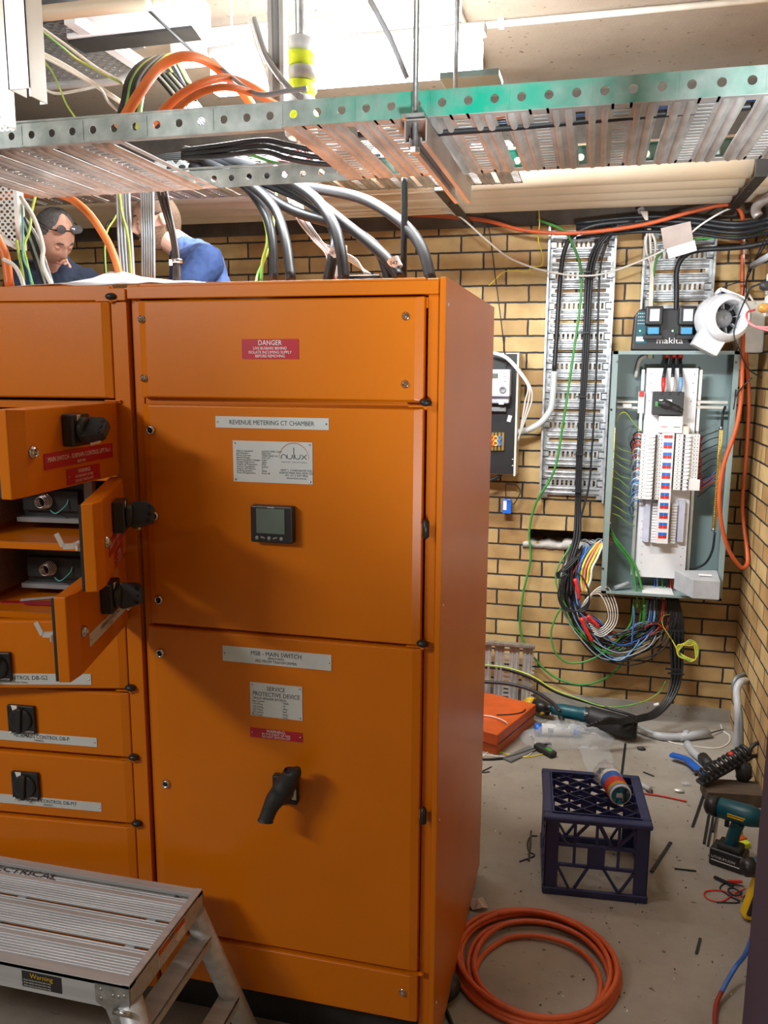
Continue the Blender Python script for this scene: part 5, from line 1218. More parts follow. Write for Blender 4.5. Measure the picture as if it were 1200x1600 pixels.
# split conduit, ferrules, grey wiring box in the lower right
a = A(960, 919, Y=4.33); c = A(982, 911, Y=4.36); b = MB(); b.tube([a, c], .011, 12); b.build('conduit_offcut', 'grey_plastic', db)
a = A(1004, 918, Y=4.31); c = A(1052, 924, Y=4.31); b = MB(); b.bx(a.x, c.x, 4.28, 4.44, Z0_+.002, Z0_+.014); b.build('gland_plate', 'white_plastic', db)
t = thing('wiring_cover', 'folded pale grey metal cover box resting in the lower right corner of the distribution board', 'cover', (0, 0, 0))
a = A(1056, 902, Y=4.20); c = A(1122, 937, Y=4.16); t.location = ((a.x+c.x)/2, 4.22, c.z); ORG[t.name] = Vector(t.location)
a2 = A(1084, 908, Y=4.12)
b = MB(); z0 = c.z+.006; z1 = a2.z+.004
vs = [(a.x, 4.26, z0+.01), (a2.x, 4.13, z0), (c.x, 4.13, z0), (c.x+.006, 4.30, z0+.01), (a.x, 4.26, z1+.012), (a2.x, 4.13, z1), (c.x, 4.13, z1), (c.x+.006, 4.30, z1+.014)]
b.add(vs, [(0, 1, 5, 4), (1, 2, 6, 5), (2, 3, 7, 6), (4, 5, 6, 7), (3, 2, 1, 0)]); b.build('cover_shell', 'grey_plastic', t, bevel=.002)
b = MB(); b.box(((a2.x+c.x)/2, 4.20, z1+.0105), (.06, .028, .001), (math.radians(4), 0, 0)); b.build('paper_label', 'paper', t)
# ================================================================== METER PANEL
YMp = 4.35
a = A(700, 552, Y=YMp); c = A(808, 741, Y=YMp)
mp = thing('meter_panel', 'black electricity meter panel on the wall half hidden by the orange cabinet', 'meter panel', (c.x-.2, YW, c.z))
x1 = A(812, 553, Y=YMp).x-.012; x0 = x1-.50; z1 = A(800, 553, Y=YMp).z; z0 = c.z
b = MB(); b.bx(x0, x1, YMp, YMp+.012, z0, z1); b.build('panel_board', 'black_plastic', mp, bevel=.002)
b = MB(); b.bx(x1, x1+.010, YMp-.004, YW-.001, z0-.01, z1+.006); b.bx(x0, x1+.010, YMp+.012, YW-.001, z1, z1+.006); b.bx(x0, x1, YMp+.012, YW-.001, z0-.006, z0); b.build('panel_frame', 'cream_plastic', mp)
a = A(760, 577, Y=YMp-.09); c = A(796, 620, Y=YMp-.09)
xm0 = c.x-.17
m_ = MB(); m_.bx(xm0, c.x, YMp-.09, YMp, c.z, a.z); m_.bx(xm0+.006, c.x-.006, YMp-.06, YMp, c.z-.035, c.z); m_ = m_.build('electricity_meter', 'meter_lilac', mp, bevel=.006)
b = MB(); b.bx(xm0+.012, c.x-.045, YMp-.092, YMp-.09, c.z+.02, a.z-.012); b.build('faceplate', 'white_plastic', m_)
b = MB(); b.bx(xm0+.035, c.x-.060, YMp-.094, YMp-.092, a.z-.045, a.z-.020); b.build('display', 'lcd', m_)
for zz in (a.z-.030, a.z-.055): b = MB(); b.lathe([(.008, 0), (.007, -.005), (0, -.005)], (c.x-.026, YMp-.09, zz), (0, 1, 0), 12); b.build('button', 'white_plastic', m_)
b = MB(); b.lathe([(.018, 0), (.018, -.004), (.010, -.004), (.010, -.001), (0, -.001)], (c.x-.035, YMp-.09, c.z+.035), (0, 1, 0), 20); b.build('optical_port', 'button_grey', m_)
b = MB(); b.bx(c.x-.055, c.x-.030, YMp-.070, YMp-.061, c.z-.04, c.z-.02); b.build('seal_tag', 'white_plastic', m_)
a = A(765, 636, Y=YMp-.03); c = A(790, 643, Y=YMp-.03); b = MB(); b.bx(c.x-.16, c.x, YMp-.03, YMp, c.z, a.z)
for k in range(6): b.bx(c.x-.15+.026*k, c.x-.135+.026*k, YMp-.034, YMp-.03, c.z+.003, a.z-.004)
b.build('terminal_block', 'button_grey', mp)
for k, (px, m2) in enumerate(((770, 'red_plastic'), (775, 'yellow_plastic'), (780.5, 'blue_plastic'), (786, 'cream_plastic'))):
    a = A(px, 676, Y=YMp-.012); c = A(px, 704, Y=YMp-.012); q = MB(); q.bx(a.x-.006, a.x+.006, YMp-.012, YMp, c.z, a.z); q = q.build('link_strip', 'brass', mp)
    if k < 3:
        for j in range(2): b = MB(); b.tube([Vector((a.x+.011*math.cos(an), YMp-.016, a.z-.030-.026*j+.011*math.sin(an))) for an in [2*PI*i/12 for i in range(12)]], .004, 8, closed=True); b.build('test_ring', m2, q)
a = A(796, 654, Y=YMp-.003); b = MB(); b.box(a, (.020, .003, .034), (0, .25, 0)); b.build('paper_tag', 'paper', mp)
for px, py in ((801, 718), (801, 728), (806, 579)): q = A(px, py, Y=YMp); b = MB(); b.lathe([(.006, 0), (.005, -.003), (0, -.004)], (q.x, YMp, q.z), (0, 1, 0), 10); b.build('screw', 'steel', mp)
def W_(name, label, cat, seq, r, m, group=None, k=6, n=8): return C(name, label, cat, seq, r, m, group, k, n)
for k in range(3): W_('white_cable', 'white cable bowing around the edge of the black meter panel', 'cable', [(765, 549+k, 4.28), (790, 556+2*k, 4.27), (812, 578+3*k, 4.27), (829-2*k, 605, 4.28), (831-5*k, 625, 4.3), (823-3*k, 650, 4.32), (808+k, 690, 4.38)], .004, 'white_cable', 'white cables bowing round the meter panel')
W_('black_wire', 'single thin black wire hanging down the wall into the meter panel', 'wire', [(757, 325, 4.4), (766, 370, 4.42), (775, 440, 4.43), (784, 510, 4.42), (791, 575, 4.30)], .0028, BK)
a = A(786, 779, Y=4.46); c = A(799, 802, Y=4.46)
t = thing('blue_module', 'small blue plug-in module hanging by black leads below the meter panel', 'module', ((a.x+c.x)/2, 4.46, c.z))
b = MB(); b.bx(a.x, c.x, 4.44, 4.475, c.z, a.z); b.build('module_body', 'blue_plastic', t, bevel=.003)
b = MB(); b.bx(a.x+.004, a.x+.022, 4.4385, 4.44, c.z+.02, a.z-.008); b.build('paper_label', 'paper', t)
for k, sq in enumerate((((791, 755, 4.45), (790, 768, 4.45), (791, 780, 4.45)), ((792, 756, 4.45), (806, 758, 4.45), (813, 768, 4.45), (808, 780, 4.45), (803, 788, 4.45)))): b = MB(); b.tube(spline(pix(sq), 5), .0028, 6); b.build('lead', BK, t)
W_('yellow_connector', 'yellow-ended black lead poking out behind the cabinet below the meter panel', 'connector', [(760, 752, 4.38), (772, 748, 4.38), (782, 742, 4.38), (792, 736, 4.38)], .009, BK)
# white conduit beside the tray
W_('conduit', 'grey-white conduit curving from behind the meter panel up in front of the wall tray', 'conduit', [(806, 676, 4.40), (825, 671, 4.40), (845, 660, 4.40), (860, 640, 4.40), (864, 615, 4.40), (866, 580, 4.40)], .0165, 'plate_white', None, 6, 14)
# ================================================================== CABLES DOWN THE WALL TRAY
g = 'black cables running down the wall tray'
def down(x, dx): return [(x+72+dx, 352, 4.40), (x+50+dx, 375, 4.40), (x+38, 420, 4.42), (x+36, 500, 4.42), (x+30, 600, 4.42), (x+26, 700, 4.42), (x+20, 770, 4.42), (x+14, 840, 4.40), (x+8, 900, 4.38)]
W_('black_cable', 'thick black cable down the left side of the wall tray into the grey-white conduit', 'cable', [(990, 345, 4.36), (930, 352, 4.36), (896, 368, 4.38), (882, 392, 4.40), (875, 440, 4.42), (870, 520, 4.42), (866, 580, 4.41)], .0115, BK, None, 6, 10)
for k, dx in enumerate((0, 6, 12)):
    W_('black_cable', 'black cable in the tight group down the middle of the wall tray', 'cable', [(1010-6*dx, 347, 4.36), (960, 356, 4.36+.01*k), (930+dx*.7, 385, 4.40), (917+dx*.7, 430, 4.42), (913+dx*.6, 520, 4.42), (908+dx*.5, 620, 4.42), (902+dx*.5, 720, 4.42), (900+dx*.5, 790, 4.42), (897+dx*.7, 840, 4.38), (887+dx*.6, 880, 4.34), (880+dx, 930, 4.30)], .0072, BK, g, 6, 8)
W_('black_cable', 'slimmer black cable on the right of the group down the wall tray', 'cable', [(985, 360, 4.36), (960, 362, 4.38), (945, 390, 4.42), (937, 430, 4.42), (934, 520, 4.42), (930, 620, 4.42), (925, 700, 4.42), (920, 760, 4.42), (905, 820, 4.40), (900, 870, 4.36), (890, 930, 4.32)], .0055, BK, None, 6, 8)
for (y, i) in ((425, 0), (520, 1), (620, 2), (710, 3), (768, 4)):
    c = A(914-i*3.0, y, Y=4.405); b = MB(); b.bx(c.x-.026, c.x+.030, 4.40, 4.408, c.z-.003, c.z+.003); tag(b.build('cable_tie', 'black_plastic'), 'black cable tie around the cable group on the wall tray', 'cable tie', 'ties on the wall tray cables')
W_('green_cable', 'long green earth cable running down the wall tray and looping to the board', 'cable', [(840, 343, 4.42), (880, 360, 4.36), (896, 385, 4.38), (907, 420, 4.40), (907, 470, 4.40), (895, 560, 4.40), (880, 660, 4.40), (866, 735, 4.42), (838, 785, 4.44), (827, 830, 4.46), (829, 875, 4.46), (817, 930, 4.46), (814, 990, 4.46), (845, 1040, 4.46), (880, 1064, 4.45), (920, 1069, 4.42), (960, 1050, 4.40), (990, 1010, 4.36), (1006, 970, 4.34), (1007, 945, 4.33)], .0062, 'green_cable', None, 8, 8)
W_('earth_wire', 'thin yellow wire knotted on the long white cable above the wall tray', 'wire', [(842, 328, 4.38), (843, 350, 4.38), (841, 375, 4.40), (848, 400, 4.42), (846, 415, 4.42), (830, 417, 4.42), (824, 424, 4.42), (790, 424, 4.43), (764, 446, 4.43)], .0028, 'yellow_cable')
W_('white_cable', 'long white cable sagging across the wall from the strap to the right corner', 'cable', [(690, 328, 4.2), (720, 340, 4.25), (760, 375, 4.33), (800, 405, 4.36), (860, 425, 4.36), (930, 430, 4.36), (1000, 408, 4.36), (1060, 378, 4.36), (1100, 348, 4.34), (1140, 326, 4.32), (1158, 330, 4.34), (1163, 360, 4.4), (1162, 420, 4.44), (1165, 450, 4.44), (1180, 475, 4.40)], .0048, 'white_cable', None, 7, 8)
W_('orange_cable', 'long orange cable swagging above the wall trays then dropping at the corner', 'cable', [(380, 318, 4.44), (560, 331, 4.44), (690, 338, 4.42), (760, 345, 4.38), (820, 360, 4.34), (900, 364, 4.32), (1000, 352, 4.32), (1080, 331, 4.32), (1135, 320, 4.32), (1158, 332, 4.34), (1161, 370, 4.42), (1160, 450, 4.44), (1166, 560, 4.42), (1170, 620, 4.38), (1167, 700, 4.40), (1160, 780, 4.40), (1162, 820, 4.38), (1168, 868, 4.30), (1166, 884, 4.26), (1155, 884, 4.24), (1135, 850, 4.20), (1124, 790, 4.18), (1130, 730, 4.18), (1150, 670, 4.18), (1158, 620, 4.20), (1160, 560, 4.26), (1162, 500, 4.36)], .0095, 'orange_cable_red', None, 7, 10)
for k, (yy, r) in enumerate(((352, .012), (360, .010), (345, .011), (368, .008))):
    W_('black_cable', 'black cable in the dark bunch running under the ceiling edge at the upper right', 'cable', [(900, yy+4, 4.40), (1000, yy-6, 4.38), (1080, yy-4, 4.36), (1150, yy+4, 4.34), (1210, yy-6, 4.2)], r, BK, 'black bunch at the upper right corner', 5, 8)
W_('black_cable', 'thick black cable arching left into the short wall tray above the charger', 'cable', [(1215, 376, 4.3), (1160, 386, 4.34), (1100, 390, 4.36), (1072, 398, 4.38), (1058, 420, 4.40), (1057, 460, 4.41), (1056, 560, 4.41)], .0125, BK, None, 6, 10)
W_('green_cable', 'green cable running down the left edge of the short wall tray', 'cable', [(1210, 352, 4.3), (1170, 368, 4.34), (1120, 371, 4.38), (1060, 378, 4.38), (1030, 398, 4.40), (1021, 430, 4.42), (1020, 480, 4.42), (1020, 560, 4.42)], .0055, 'green_cable')
for k in range(3): W_('cream_cable', 'cream cable in the trio falling down the left edge of the short wall tray', 'cable', [(1002+4*k, 330, 4.36), (1013, 352, 4.38), (1009+7*k, 375, 4.40), (1010+7*k, 395, 4.41), (1017+k*2, 420, 4.42), (1015+k*2, 480, 4.42), (1014+2*k, 560, 4.42)], .0062, 'cream_cable', 'cream cables on the short wall tray')
W_('conduit', 'grey conduit stub coming down behind the cream cables', 'conduit', [(1000, 325, 4.42), (1012, 350, 4.42), (1013, 356, 4.42)], .018, 'grey_plastic', None, 3, 12)
t = thing('card_scrap', 'torn cardboard and white flap hung over the cables above the short wall tray', 'cardboard piece', A(1055, 395, Y=4.34))
a = A(1036, 352, Y=4.34); b = MB(); R5 = (0, math.radians(-12), 0)
c = A(1058, 368, Y=4.34); b.box(c, (.135, .004, .10), R5); b.build('card_flap', 'tissue', t)
c = A(1065, 390, Y=4.33); b = MB(); b.box(c, (.13, .004, .05), (0, math.radians(-16), 0)); b.build('white_flap', 'paper', t)
# ================================================================== CHARGER, BATTERIES, FAN, SOCKETS
YCh = 4.24
c0 = A(990, 545, Y=YCh+.02); zc0 = Z1_
ch = thing('battery_charger', 'black and teal twin battery charger standing on top of the distribution board', 'battery charger', (A(1050, 545, Y=4.35).x, 4.37, zc0))
xa_, xb_ = A(988, 520, Y=YCh).x, A(1112, 520, Y=YCh).x; ztc = A(1000, 484, Y=YCh+.06).z
b = MB(); b.prism([(0, 0), (xb_-xa_, 0), (xb_-xa_, ztc-zc0), (.03, ztc-zc0), (.008, ztc-zc0-.03)], (xa_, YCh+.14, zc0+.001), U_, Wv, (0, -.11, 0)); body = b.build('charger_body', 'black_plastic', ch, bevel=.008, seg=3)
a = A(996, 487, Y=YCh+.028); c = A(1008, 537, Y=YCh+.028); b = MB(); b.bx(a.x, c.x+.008, YCh+.027, YCh+.030, c.z, a.z); b.build('teal_panel', 'makita_teal', ch, bevel=.001)
b = MB(); c2 = A(994, 526, Y=YCh+.026); b.bx(c2.x, c2.x+.036, YCh+.0255, YCh+.027, c2.z-.022, c2.z); b.build('white_label', 'white_plastic', ch)
b = MB()
for r in range(4):
    for k in range(4): b.bx(a.x+.004+.009*k, a.x+.009+.009*k, YCh+.026, YCh+.027, a.z-.010-.016*r, a.z-.007-.016*r)
b.build('printed_icons', 'white_ink', ch)
for px in (1000, 1051): q = A(px, 517, Y=YCh+.025); b = MB(); b.lathe([(.004, 0), (0, -.003)], (q.x, YCh+.027, q.z), (0, 1, 0), 10); b.build('status_light', 'led_green', ch)
q = A(1046, 538, Y=YCh+.022); b = MB(); b.text('makita', (q.x, YCh+.026, q.z+.004), U_, Wv, .040, 0, 'CENTER', ex=.001, sx=1.15); b.build('lettering', 'white_ink', ch)
for px, l in ((1022, 'black battery pack in the left bay of the charger'), (1074, 'black battery pack in the right bay of the charger')):
    a = A(px-13, 479, Y=YCh-.01); c = A(px+13, 508, Y=YCh-.01)
    t = thing('battery_pack', l, 'battery', ((a.x+c.x)/2, YCh+.02, c.z), 'battery packs in the charger')
    b = MB(); b.bx(a.x, c.x, YCh-.035, YCh+.035, c.z, a.z); b.bx(a.x+.008, c.x-.008, YCh-.015, YCh+.035, c.z-.045, c.z); b.build('pack_body', 'black_plastic', t, bevel=.008, seg=3)
    b = MB(); b.bx(a.x+.020, c.x-.018, YCh-.0365, YCh-.035, c.z+.018, a.z-.014); b.build('paper_label', 'paper', t)
    b = MB(); b.bx(a.x+.016, c.x-.014, YCh-.019, YCh-.015, c.z-.042, c.z-.010); b.build('release_button', 'sky_plastic', t, bevel=.002)
    b = MB(); b.bx(a.x-.004, c.x+.004, YCh-.01, YCh+.028, c.z-.065, c.z-.045); b.build('charge_slot', 'black_rubber', t, bevel=.003)
# inline fan
def FL(b, prof, *a, **k): return b.lathe([(r*.88, h*.88) for r, h in prof], *a, **k)
fc = A(1134, 497, Y=4.10); FS = .88; fan = thing('duct_fan', 'round pale grey inline duct fan with a dark opening propped beside the charger', 'fan', (fc.x, 4.18, Z1_))
fd = Vector((.30, -.93, .02)).normalized()
b = MB(); FL(b, [(.105, .13), (.122, .10), (.126, .06), (.124, .02), (.122, -.01)], fc, -fd, 40, cap=False); 
FL(b, [(.122, -.01), (.118, -.015), (.122, -.02), (.112, -.045), (.092, -.070), (.088, -.072), (.084, -.066), (.084, .06)], fc, -fd, 40, cap=False)
fb = b.build('fan_housing', 'fan_grey', fan)
b = MB(); FL(b, [(.084, .065), (0, .065)], fc, -fd, 32); b.build('duct_back', 'black_plastic', fan)
b = MB(); FL(b, [(.0, -.0), (.022, .0), (.038, .010), (.048, .03), (.050, .065)], fc, -fd, 28); FL(b, [(.010, -.006), (.010, -.002)], fc, -fd, 16); b.build('motor_hub', 'button_grey', fan)
e1 = fd.orthogonal().normalized(); e2 = fd.cross(e1)
for k in range(8):
    an = k*PI/4+.2; dr = e1*math.cos(an)+e2*math.sin(an); b = MB(); b.bar(fc-fd*.02+dr*.042, fc-fd*.02+dr*.075, .03, .003, up=fd.cross(dr)); b.build('guide_vane', 'grey_plastic', fan)
b = MB(); q0, q1 = A(1086, 530, Y=4.14), A(1124, 550, Y=4.14); b.bar(q0+Vector((0, 0, .01)), q1+Vector((0, 0, .012)), .12, .075); b.build('wiring_box', 'fan_grey', fan, bevel=.006)
b = MB(); q0, q1 = A(1124, 452, Y=4.13), A(1164, 468, Y=4.13); b.bar(q0, q1, .07, .012); b.bar(q0, q0+Vector((-.015, 0, -.02)), .07, .01)
for k in range(5): m_ = q0.lerp(q1, .12+.19*k); b.bar(m_, m_+Vector((-.004, 0, -.030)), .05, .006)
b.build('mounting_bracket', 'fan_grey', fan)
W_('black_wire', 'thin black power lead looping over the fan opening', 'wire', [(1170, 458, 4.1), (1160, 478, 3.98), (1150, 505, 3.95), (1147, 525, 3.95), (1155, 545, 3.97), (1168, 575, 4.1), (1190, 590, 4.2)], .0032, BK)
# sockets on the right wall
def onR(px, py, d=.0): return A(px, py, X=XR-d)
for (py, l, plug, pm_) in ((443, 'upper white power outlet on the right wall with a black plug', 'black_rubber', 1), (478, 'lower white power outlet on the right wall with an amber plug', 'amber_plug', 0)):
    c = A(1200, py, X=XR-.02); c.y = 3.92
    t = thing('power_outlet', l, 'power outlet', (XR, c.y, c.z), 'power outlets on the right wall')
    zz = A(1186, py, Y=3.95).z; c.z = zz
    b = MB(); b.bx(XR-.085, XR-.0005, c.y-.075, c.y+.075, c.z-.045, c.z+.045); b.build('outlet_box', 'white_plastic', t, bevel=.008, seg=3)
    pz = A(1190, py+2, Y=3.84); b = MB(); b.tube([(XR-.085, c.y-.03, pz.z), (XR-.11, c.y-.03, pz.z), (XR-.125, c.y-.03, pz.z)], [.020, .021, .013], 14); b.build('plug', plug, t)
W_('black_wire', 'black plug lead running left from the upper power outlet', 'wire', [(1186, 444, 3.88), (1172, 450, 3.95), (1168, 458, 4.05), (1165, 466, 4.1)], .0045, BK)
for k in range(2): W_('pink_tube', 'pinkish tube curving from the amber plug to the right edge', 'tube', [(1180, 484, 3.86), (1168, 488, 3.84), (1168, 500, 3.82), (1180, 510, 3.80), (1215, 512+8*k, 3.7)], .0048, 'pink_tube', 'pink tubes at the lower power outlet')
# black wires tangle near the corner
for k, sq in enumerate((((1160, 345, 4.4), (1172, 400, 4.38), (1166, 440, 4.35), (1167, 470, 4.3)), ((1200, 375, 4.1), (1180, 410, 4.25), (1166, 440, 4.34), (1160, 468, 4.4)), ((1205, 350, 4.1), (1185, 395, 4.2), (1170, 425, 4.3)), ((1168, 440, 4.34), (1150, 442, 4.38), (1126, 450, 4.4)), ((1153, 540, 4.3), (1145, 575, 4.3), (1150, 600, 4.3), (1148, 625, 4.2)), ((1175, 590, 4.2), (1160, 605, 4.2), (1150, 620, 4.16), (1146, 640, 4.16)))):
    W_('black_wire', ['thin black wire hanging closest to the orange cable in the corner', 'thin black wire crossing the corner tangle from the right edge', 'short black wire high in the corner tangle', 'short black wire reaching left from the corner tangle', 'black lead hanging in front of the upper right edge of the board', 'black lead crossing the upper right edge of the board'][k], 'wire', sq, .0032, BK)
q0, q1 = A(1215, 392, Y=4.0), A(1176, 415, Y=4.25)
b = MB(); b.tube([q1, q0], .015, 12); tag(b.build('conduit', 'grey_plastic'), 'short dark grey conduit pointing into the upper right corner', 'conduit')
W_('pipe_elbow', 'dull pinkish pipe elbow under the ceiling at the upper right edge', 'pipe', [(1185, 338, 4.2), (1181, 330, 4.2), (1186, 318, 4.15), (1215, 300, 4.0)], .022, 'strut', None, 6, 14)
a = A(1165, 520, Y=4.33); b = MB(); x_ = A(1152, 520, Y=4.40).x; b.bx(x_-.0, XR-.001, 4.40, YW-.001, A(1160, 551, Y=4.4).z, A(1160, 470, Y=4.4).z)
tag(b.build('wall_box', 'cream_plastic', bevel=.006), 'cream wall box in the corner behind the duct fan', 'box')
# ================================================================== WIRE TANGLE BELOW THE BOARD
random.seed(31)
def tangle(n, m, r, label, grp, x0, x1, depth, xl=(880, 900), bot=(985, 1045)):
    for i in range(n):
        f = i/max(1, n-1); j = lambda s: random.uniform(-s, s)
        xs = xl[0]+(xl[1]-xl[0])*random.random(); xe = x0+(x1-x0)*random.random(); by = bot[0]+(bot[1]-bot[0])*random.random(); cx = (xs+xe)/2+j(12)
        W_('tangled_wire', label, 'wire', [(xs+16+j(6), 860+j(12), 4.42), (xs-4+j(5), 905+j(8), 4.36+j(.03)), (xs+4+j(6), 950+j(8), 4.34+j(.03)), (xs+30+j(8), by-26, 4.33+j(.03)), (cx, by, 4.33+j(.03)), (xe-24+j(5), by-18+j(6), 4.34+j(.03)), (xe-4, 975+j(8), 4.35), (xe, 938, 4.38)], r, m, grp, 5, 6)
tangle(17, 'black_cable', .0042, 'black wire in the big loop hanging between the wall hole and the board', 'black wires of the tangle below the board', 1010, 1060, .05)
tangle(7, 'light_blue_cable', .0032, 'light blue wire in the hanging loop below the board', 'light blue wires of the tangle', 1008, 1032, .04, (885, 905), (985, 1040))
tangle(3, 'green_cable', .0044, 'green wire in the hanging loop below the board', 'green wires of the tangle', 1000, 1010, .04, (876, 884), (1010, 1042))
tangle(4, 'blue_cable', .0036, 'dark blue wire in the hanging loop below the board', 'dark blue wires of the tangle', 1015, 1035, .04, (890, 905), (990, 1035))
tangle(3, 'red_cable', .0034, 'red wire in the hanging loop below the board', 'red wires of the tangle', 1035, 1050, .04, (895, 905), (980, 1010))
tangle(3, 'brown_cable', .0036, 'brown wire in the hanging loop below the board', 'brown wires of the tangle', 1030, 1055, .04, (885, 905), (985, 1015))
tangle(3, 'grey_cable', .0034, 'grey wire in the hanging loop below the board', 'grey wires of the tangle', 1020, 1050, .04, (880, 905), (985, 1035))
for k in range(5): W_('white_wire', 'white wire in the small round coil within the tangle', 'wire', [(908+3*k, 950, 4.30), (918+2*k, 934-2*k, 4.29), (936+3*k, 928-3*k, 4.30), (948+4*k, 948, 4.29), (950+3*k, 968+2*k, 4.30), (938+k, 982+3*k, 4.29), (920+2*k, 974+4*k, 4.30)], .0028, 'white_cable', 'white wires coiled in the tangle')
for k, (m, l) in enumerate((('blue_cable', 'blue conductor arching from the wall hole into the tangle'), ('yellow_cable', 'yellow conductor arching from the wall hole, left of the pink one'), ('pink_cable', 'pink conductor arching from the wall hole into the tangle'), ('yellow_cable', 'yellow conductor arching from the wall hole, right of the pink one'), ('white_cable', 'white conductor arching rightmost from the wall hole'))):
    W_('conductor', l, 'wire', [(932+4*k, 846, 4.54), (926+4*k, 852, 4.44), (913+5*k, 868+k, 4.38), (905+5*k, 888, 4.35), (903+5*k, 905, 4.34), (908+2*k, 925, 4.33)], .0062, m)
for k in range(10): W_('hole_wire', 'grey, black or white wire bunched in the hole in the brick wall', 'wire', [(905+5*k, 846+(k*7) % 5, 4.60), (915+4*k, 843+(k*5) % 7, 4.50), (925+3*k, 850+(k*3) % 6, 4.46), (935+3*k, 842+(k*4) % 7, 4.52), (950+k, 846, 4.60)], .004, ['grey_cable', 'black_cable', 'white_cable'][k % 3], 'wires bunched in the wall hole')
for (sq, l) in (([(898, 904, 4.30), (903, 922, 4.29), (905, 938, 4.29)], 'uppermost red taped cable end in the tangle'), ([(908, 965, 4.28), (916, 985, 4.27), (926, 1003, 4.27)], 'longest red taped cable end in the tangle, lowest of three'), ([(918, 962, 4.28), (928, 972, 4.28), (936, 980, 4.28)], 'red taped cable end lying rightmost in the tangle')):
    P_ = spline(pix(sq), 4); b = MB(); b.tube(P_, [.0105+.0018*math.sin(i*1.9) for i in range(len(P_)-1)]+[.004], 10); tag(b.build('taped_cable_end', 'red_plastic'), l, 'cable end', 'red taped cable ends')
for k in range(3): W_('black_wire', 'black wire curled in a small ring left of the red taped ends', 'wire', [(905-3*k, 870, 4.32), (885-4*k, 890, 4.30), (870+2*k, 895, 4.30), (874+k, 903, 4.30), (886, 898, 4.30), (878-3*k, 925, 4.30), (880, 945+3*k, 4.29), (900, 955, 4.29), (917, 952-4*k, 4.29), (921, 930, 4.29), (912, 905, 4.30), (900, 892, 4.32)], .0040, BK, 'black wires curled round the tangle')
W_('connector_lead', 'short wire with an orange to blue joint hanging in the middle of the tangle', 'wire', [(990, 948, 4.30), (991, 965, 4.29), (989, 982, 4.28), (987, 1008, 4.28)], .0040, 'blue_cable')
for k in range(4): W_('earth_wire', 'yellow or yellow-green wire coiled in loops hanging right of the black riser cables', 'wire', [(1047, 960, 4.36), (1036, 963, 4.33), (1036, 978, 4.31), (1050, 1000, 4.29), (1062, 1020, 4.27), (1078+2*k, 1034-k, 4.26), (1090-k, 1025, 4.26), (1090-2*k, 1008, 4.26), (1078, 1000+3*k, 4.26), (1068-3*k, 1008, 4.26), (1060, 1022+k, 4.26), (1078, 1032, 4.26)], .0026, 'yellow_cable' if k % 2 else 'green_yellow', 'yellow looped wires by the riser')
W_('earth_wire', 'green-yellow wire looping wide around the left of the tangle', 'wire', [(880, 945, 4.34), (868, 965, 4.33), (861, 990, 4.32), (868, 1020, 4.31), (890, 1036, 4.31), (925, 1030, 4.31), (960, 1005, 4.32), (985, 975, 4.33), (990, 940, 4.34)], .0050, 'green_cable')
g = 'black riser cables below the board'
for k in range(7):
    dx = k*3.2; yo = (.0, .012, -.008, .014, -.004, .010, .0)[k]
    W_('black_cable', 'black cable in the thick tied riser curving from the board down to the floor', 'cable', [(1043+dx*.8, 935, 4.38), (1047+dx, 970, 4.36), (1049+dx*.9, 1020, 4.35+yo), (1050+dx*.7, 1060, 4.33+yo), (1040+dx*.6, 1092, 4.28), (1020+dx*.4, 1112+dx*.3, 4.22), (1003, 1118+dx*.4, 4.15), (985-3*k, 1122+dx*.5, 4.08)], .0070, BK, g, 6, 8)
for (px, py) in ((1058, 985), (1056, 1052), (1052, 1045)): c = A(px, py, Y=4.30); b = MB(); b.bx(c.x-.04, c.x+.04, 4.288, 4.296, c.z-.004, c.z+.004); tag(b.build('cable_tie', 'black_plastic'), 'black cable tie around the thick riser below the board', 'cable tie', 'ties on the riser cables')
# ================================================================== ALUMINIUM WORK PLATFORM (foreground)
AL = 'aluminium'; zt_ = .50
cbr = A(321, 1391, Z=zt_); cfr = A(197, 1541, Z=zt_)
XPr = (cbr.x+cfr.x)/2; YPb, YPf = cbr.y, cfr.y; XPl = XPr-1.25
hp_ = thing('step_platform', 'aluminium folding work platform in the lower left corner of the picture', 'work platform', ((XPl+XPr)/2, (YPb+YPf)/2, 0))
def chan(b, x0, x1, y0, y1, z0, z1): b.bx(x0, x1, y0, y1, z0, z1)
for nm, y0, y1 in (('side_rail', YPb-.025, YPb), ('side_rail', YPf, YPf+.028)):
    b = MB(); b.bx(XPl, XPr, y0, y1, zt_-.010, zt_+.001); yo = YPb-.003 if y0 > 1.6 else YPf
    b.bx(XPl, XPr, yo, yo+.003, zt_-.062, zt_+.0); b.bx(XPl, XPr, yo, yo+.012, zt_-.064, zt_-.061); b.build(nm, AL, hp_, bevel=.001)
for x0 in (XPr-.018, XPl):
    b = MB(); b.bx(x0, x0+.018, YPf, YPb, zt_-.006, zt_+.003); b.bx(x0+(.015 if x0 > -1.5 else 0), x0+(.018 if x0 > -1.5 else .003), YPf, YPb, zt_-.058, zt_); b.build('end_rail', AL, hp_, bevel=.001)
n = 3; gap = .012; y0 = YPf+.036; y1 = YPb-.036; w_ = (y1-y0-gap*(n-1))/n
for i in range(n):
    a = y0+i*(w_+gap); b = MB(); b.bx(XPl+.02, XPr-.022, a, a+w_, zt_-.014, zt_-.008)
    m_ = 10
    for k in range(m_): yy = a+w_*(k+.5)/m_; b.bx(XPl+.02, XPr-.022, yy-.0016, yy+.0016, zt_-.008, zt_-.0055)
    b.bx(XPl+.02, XPr-.022, a+w_*.62, a+w_*.78, zt_-.008, zt_-.004)
    b.build('deck_plank', AL, hp_, bevel=.0007, seg=1)
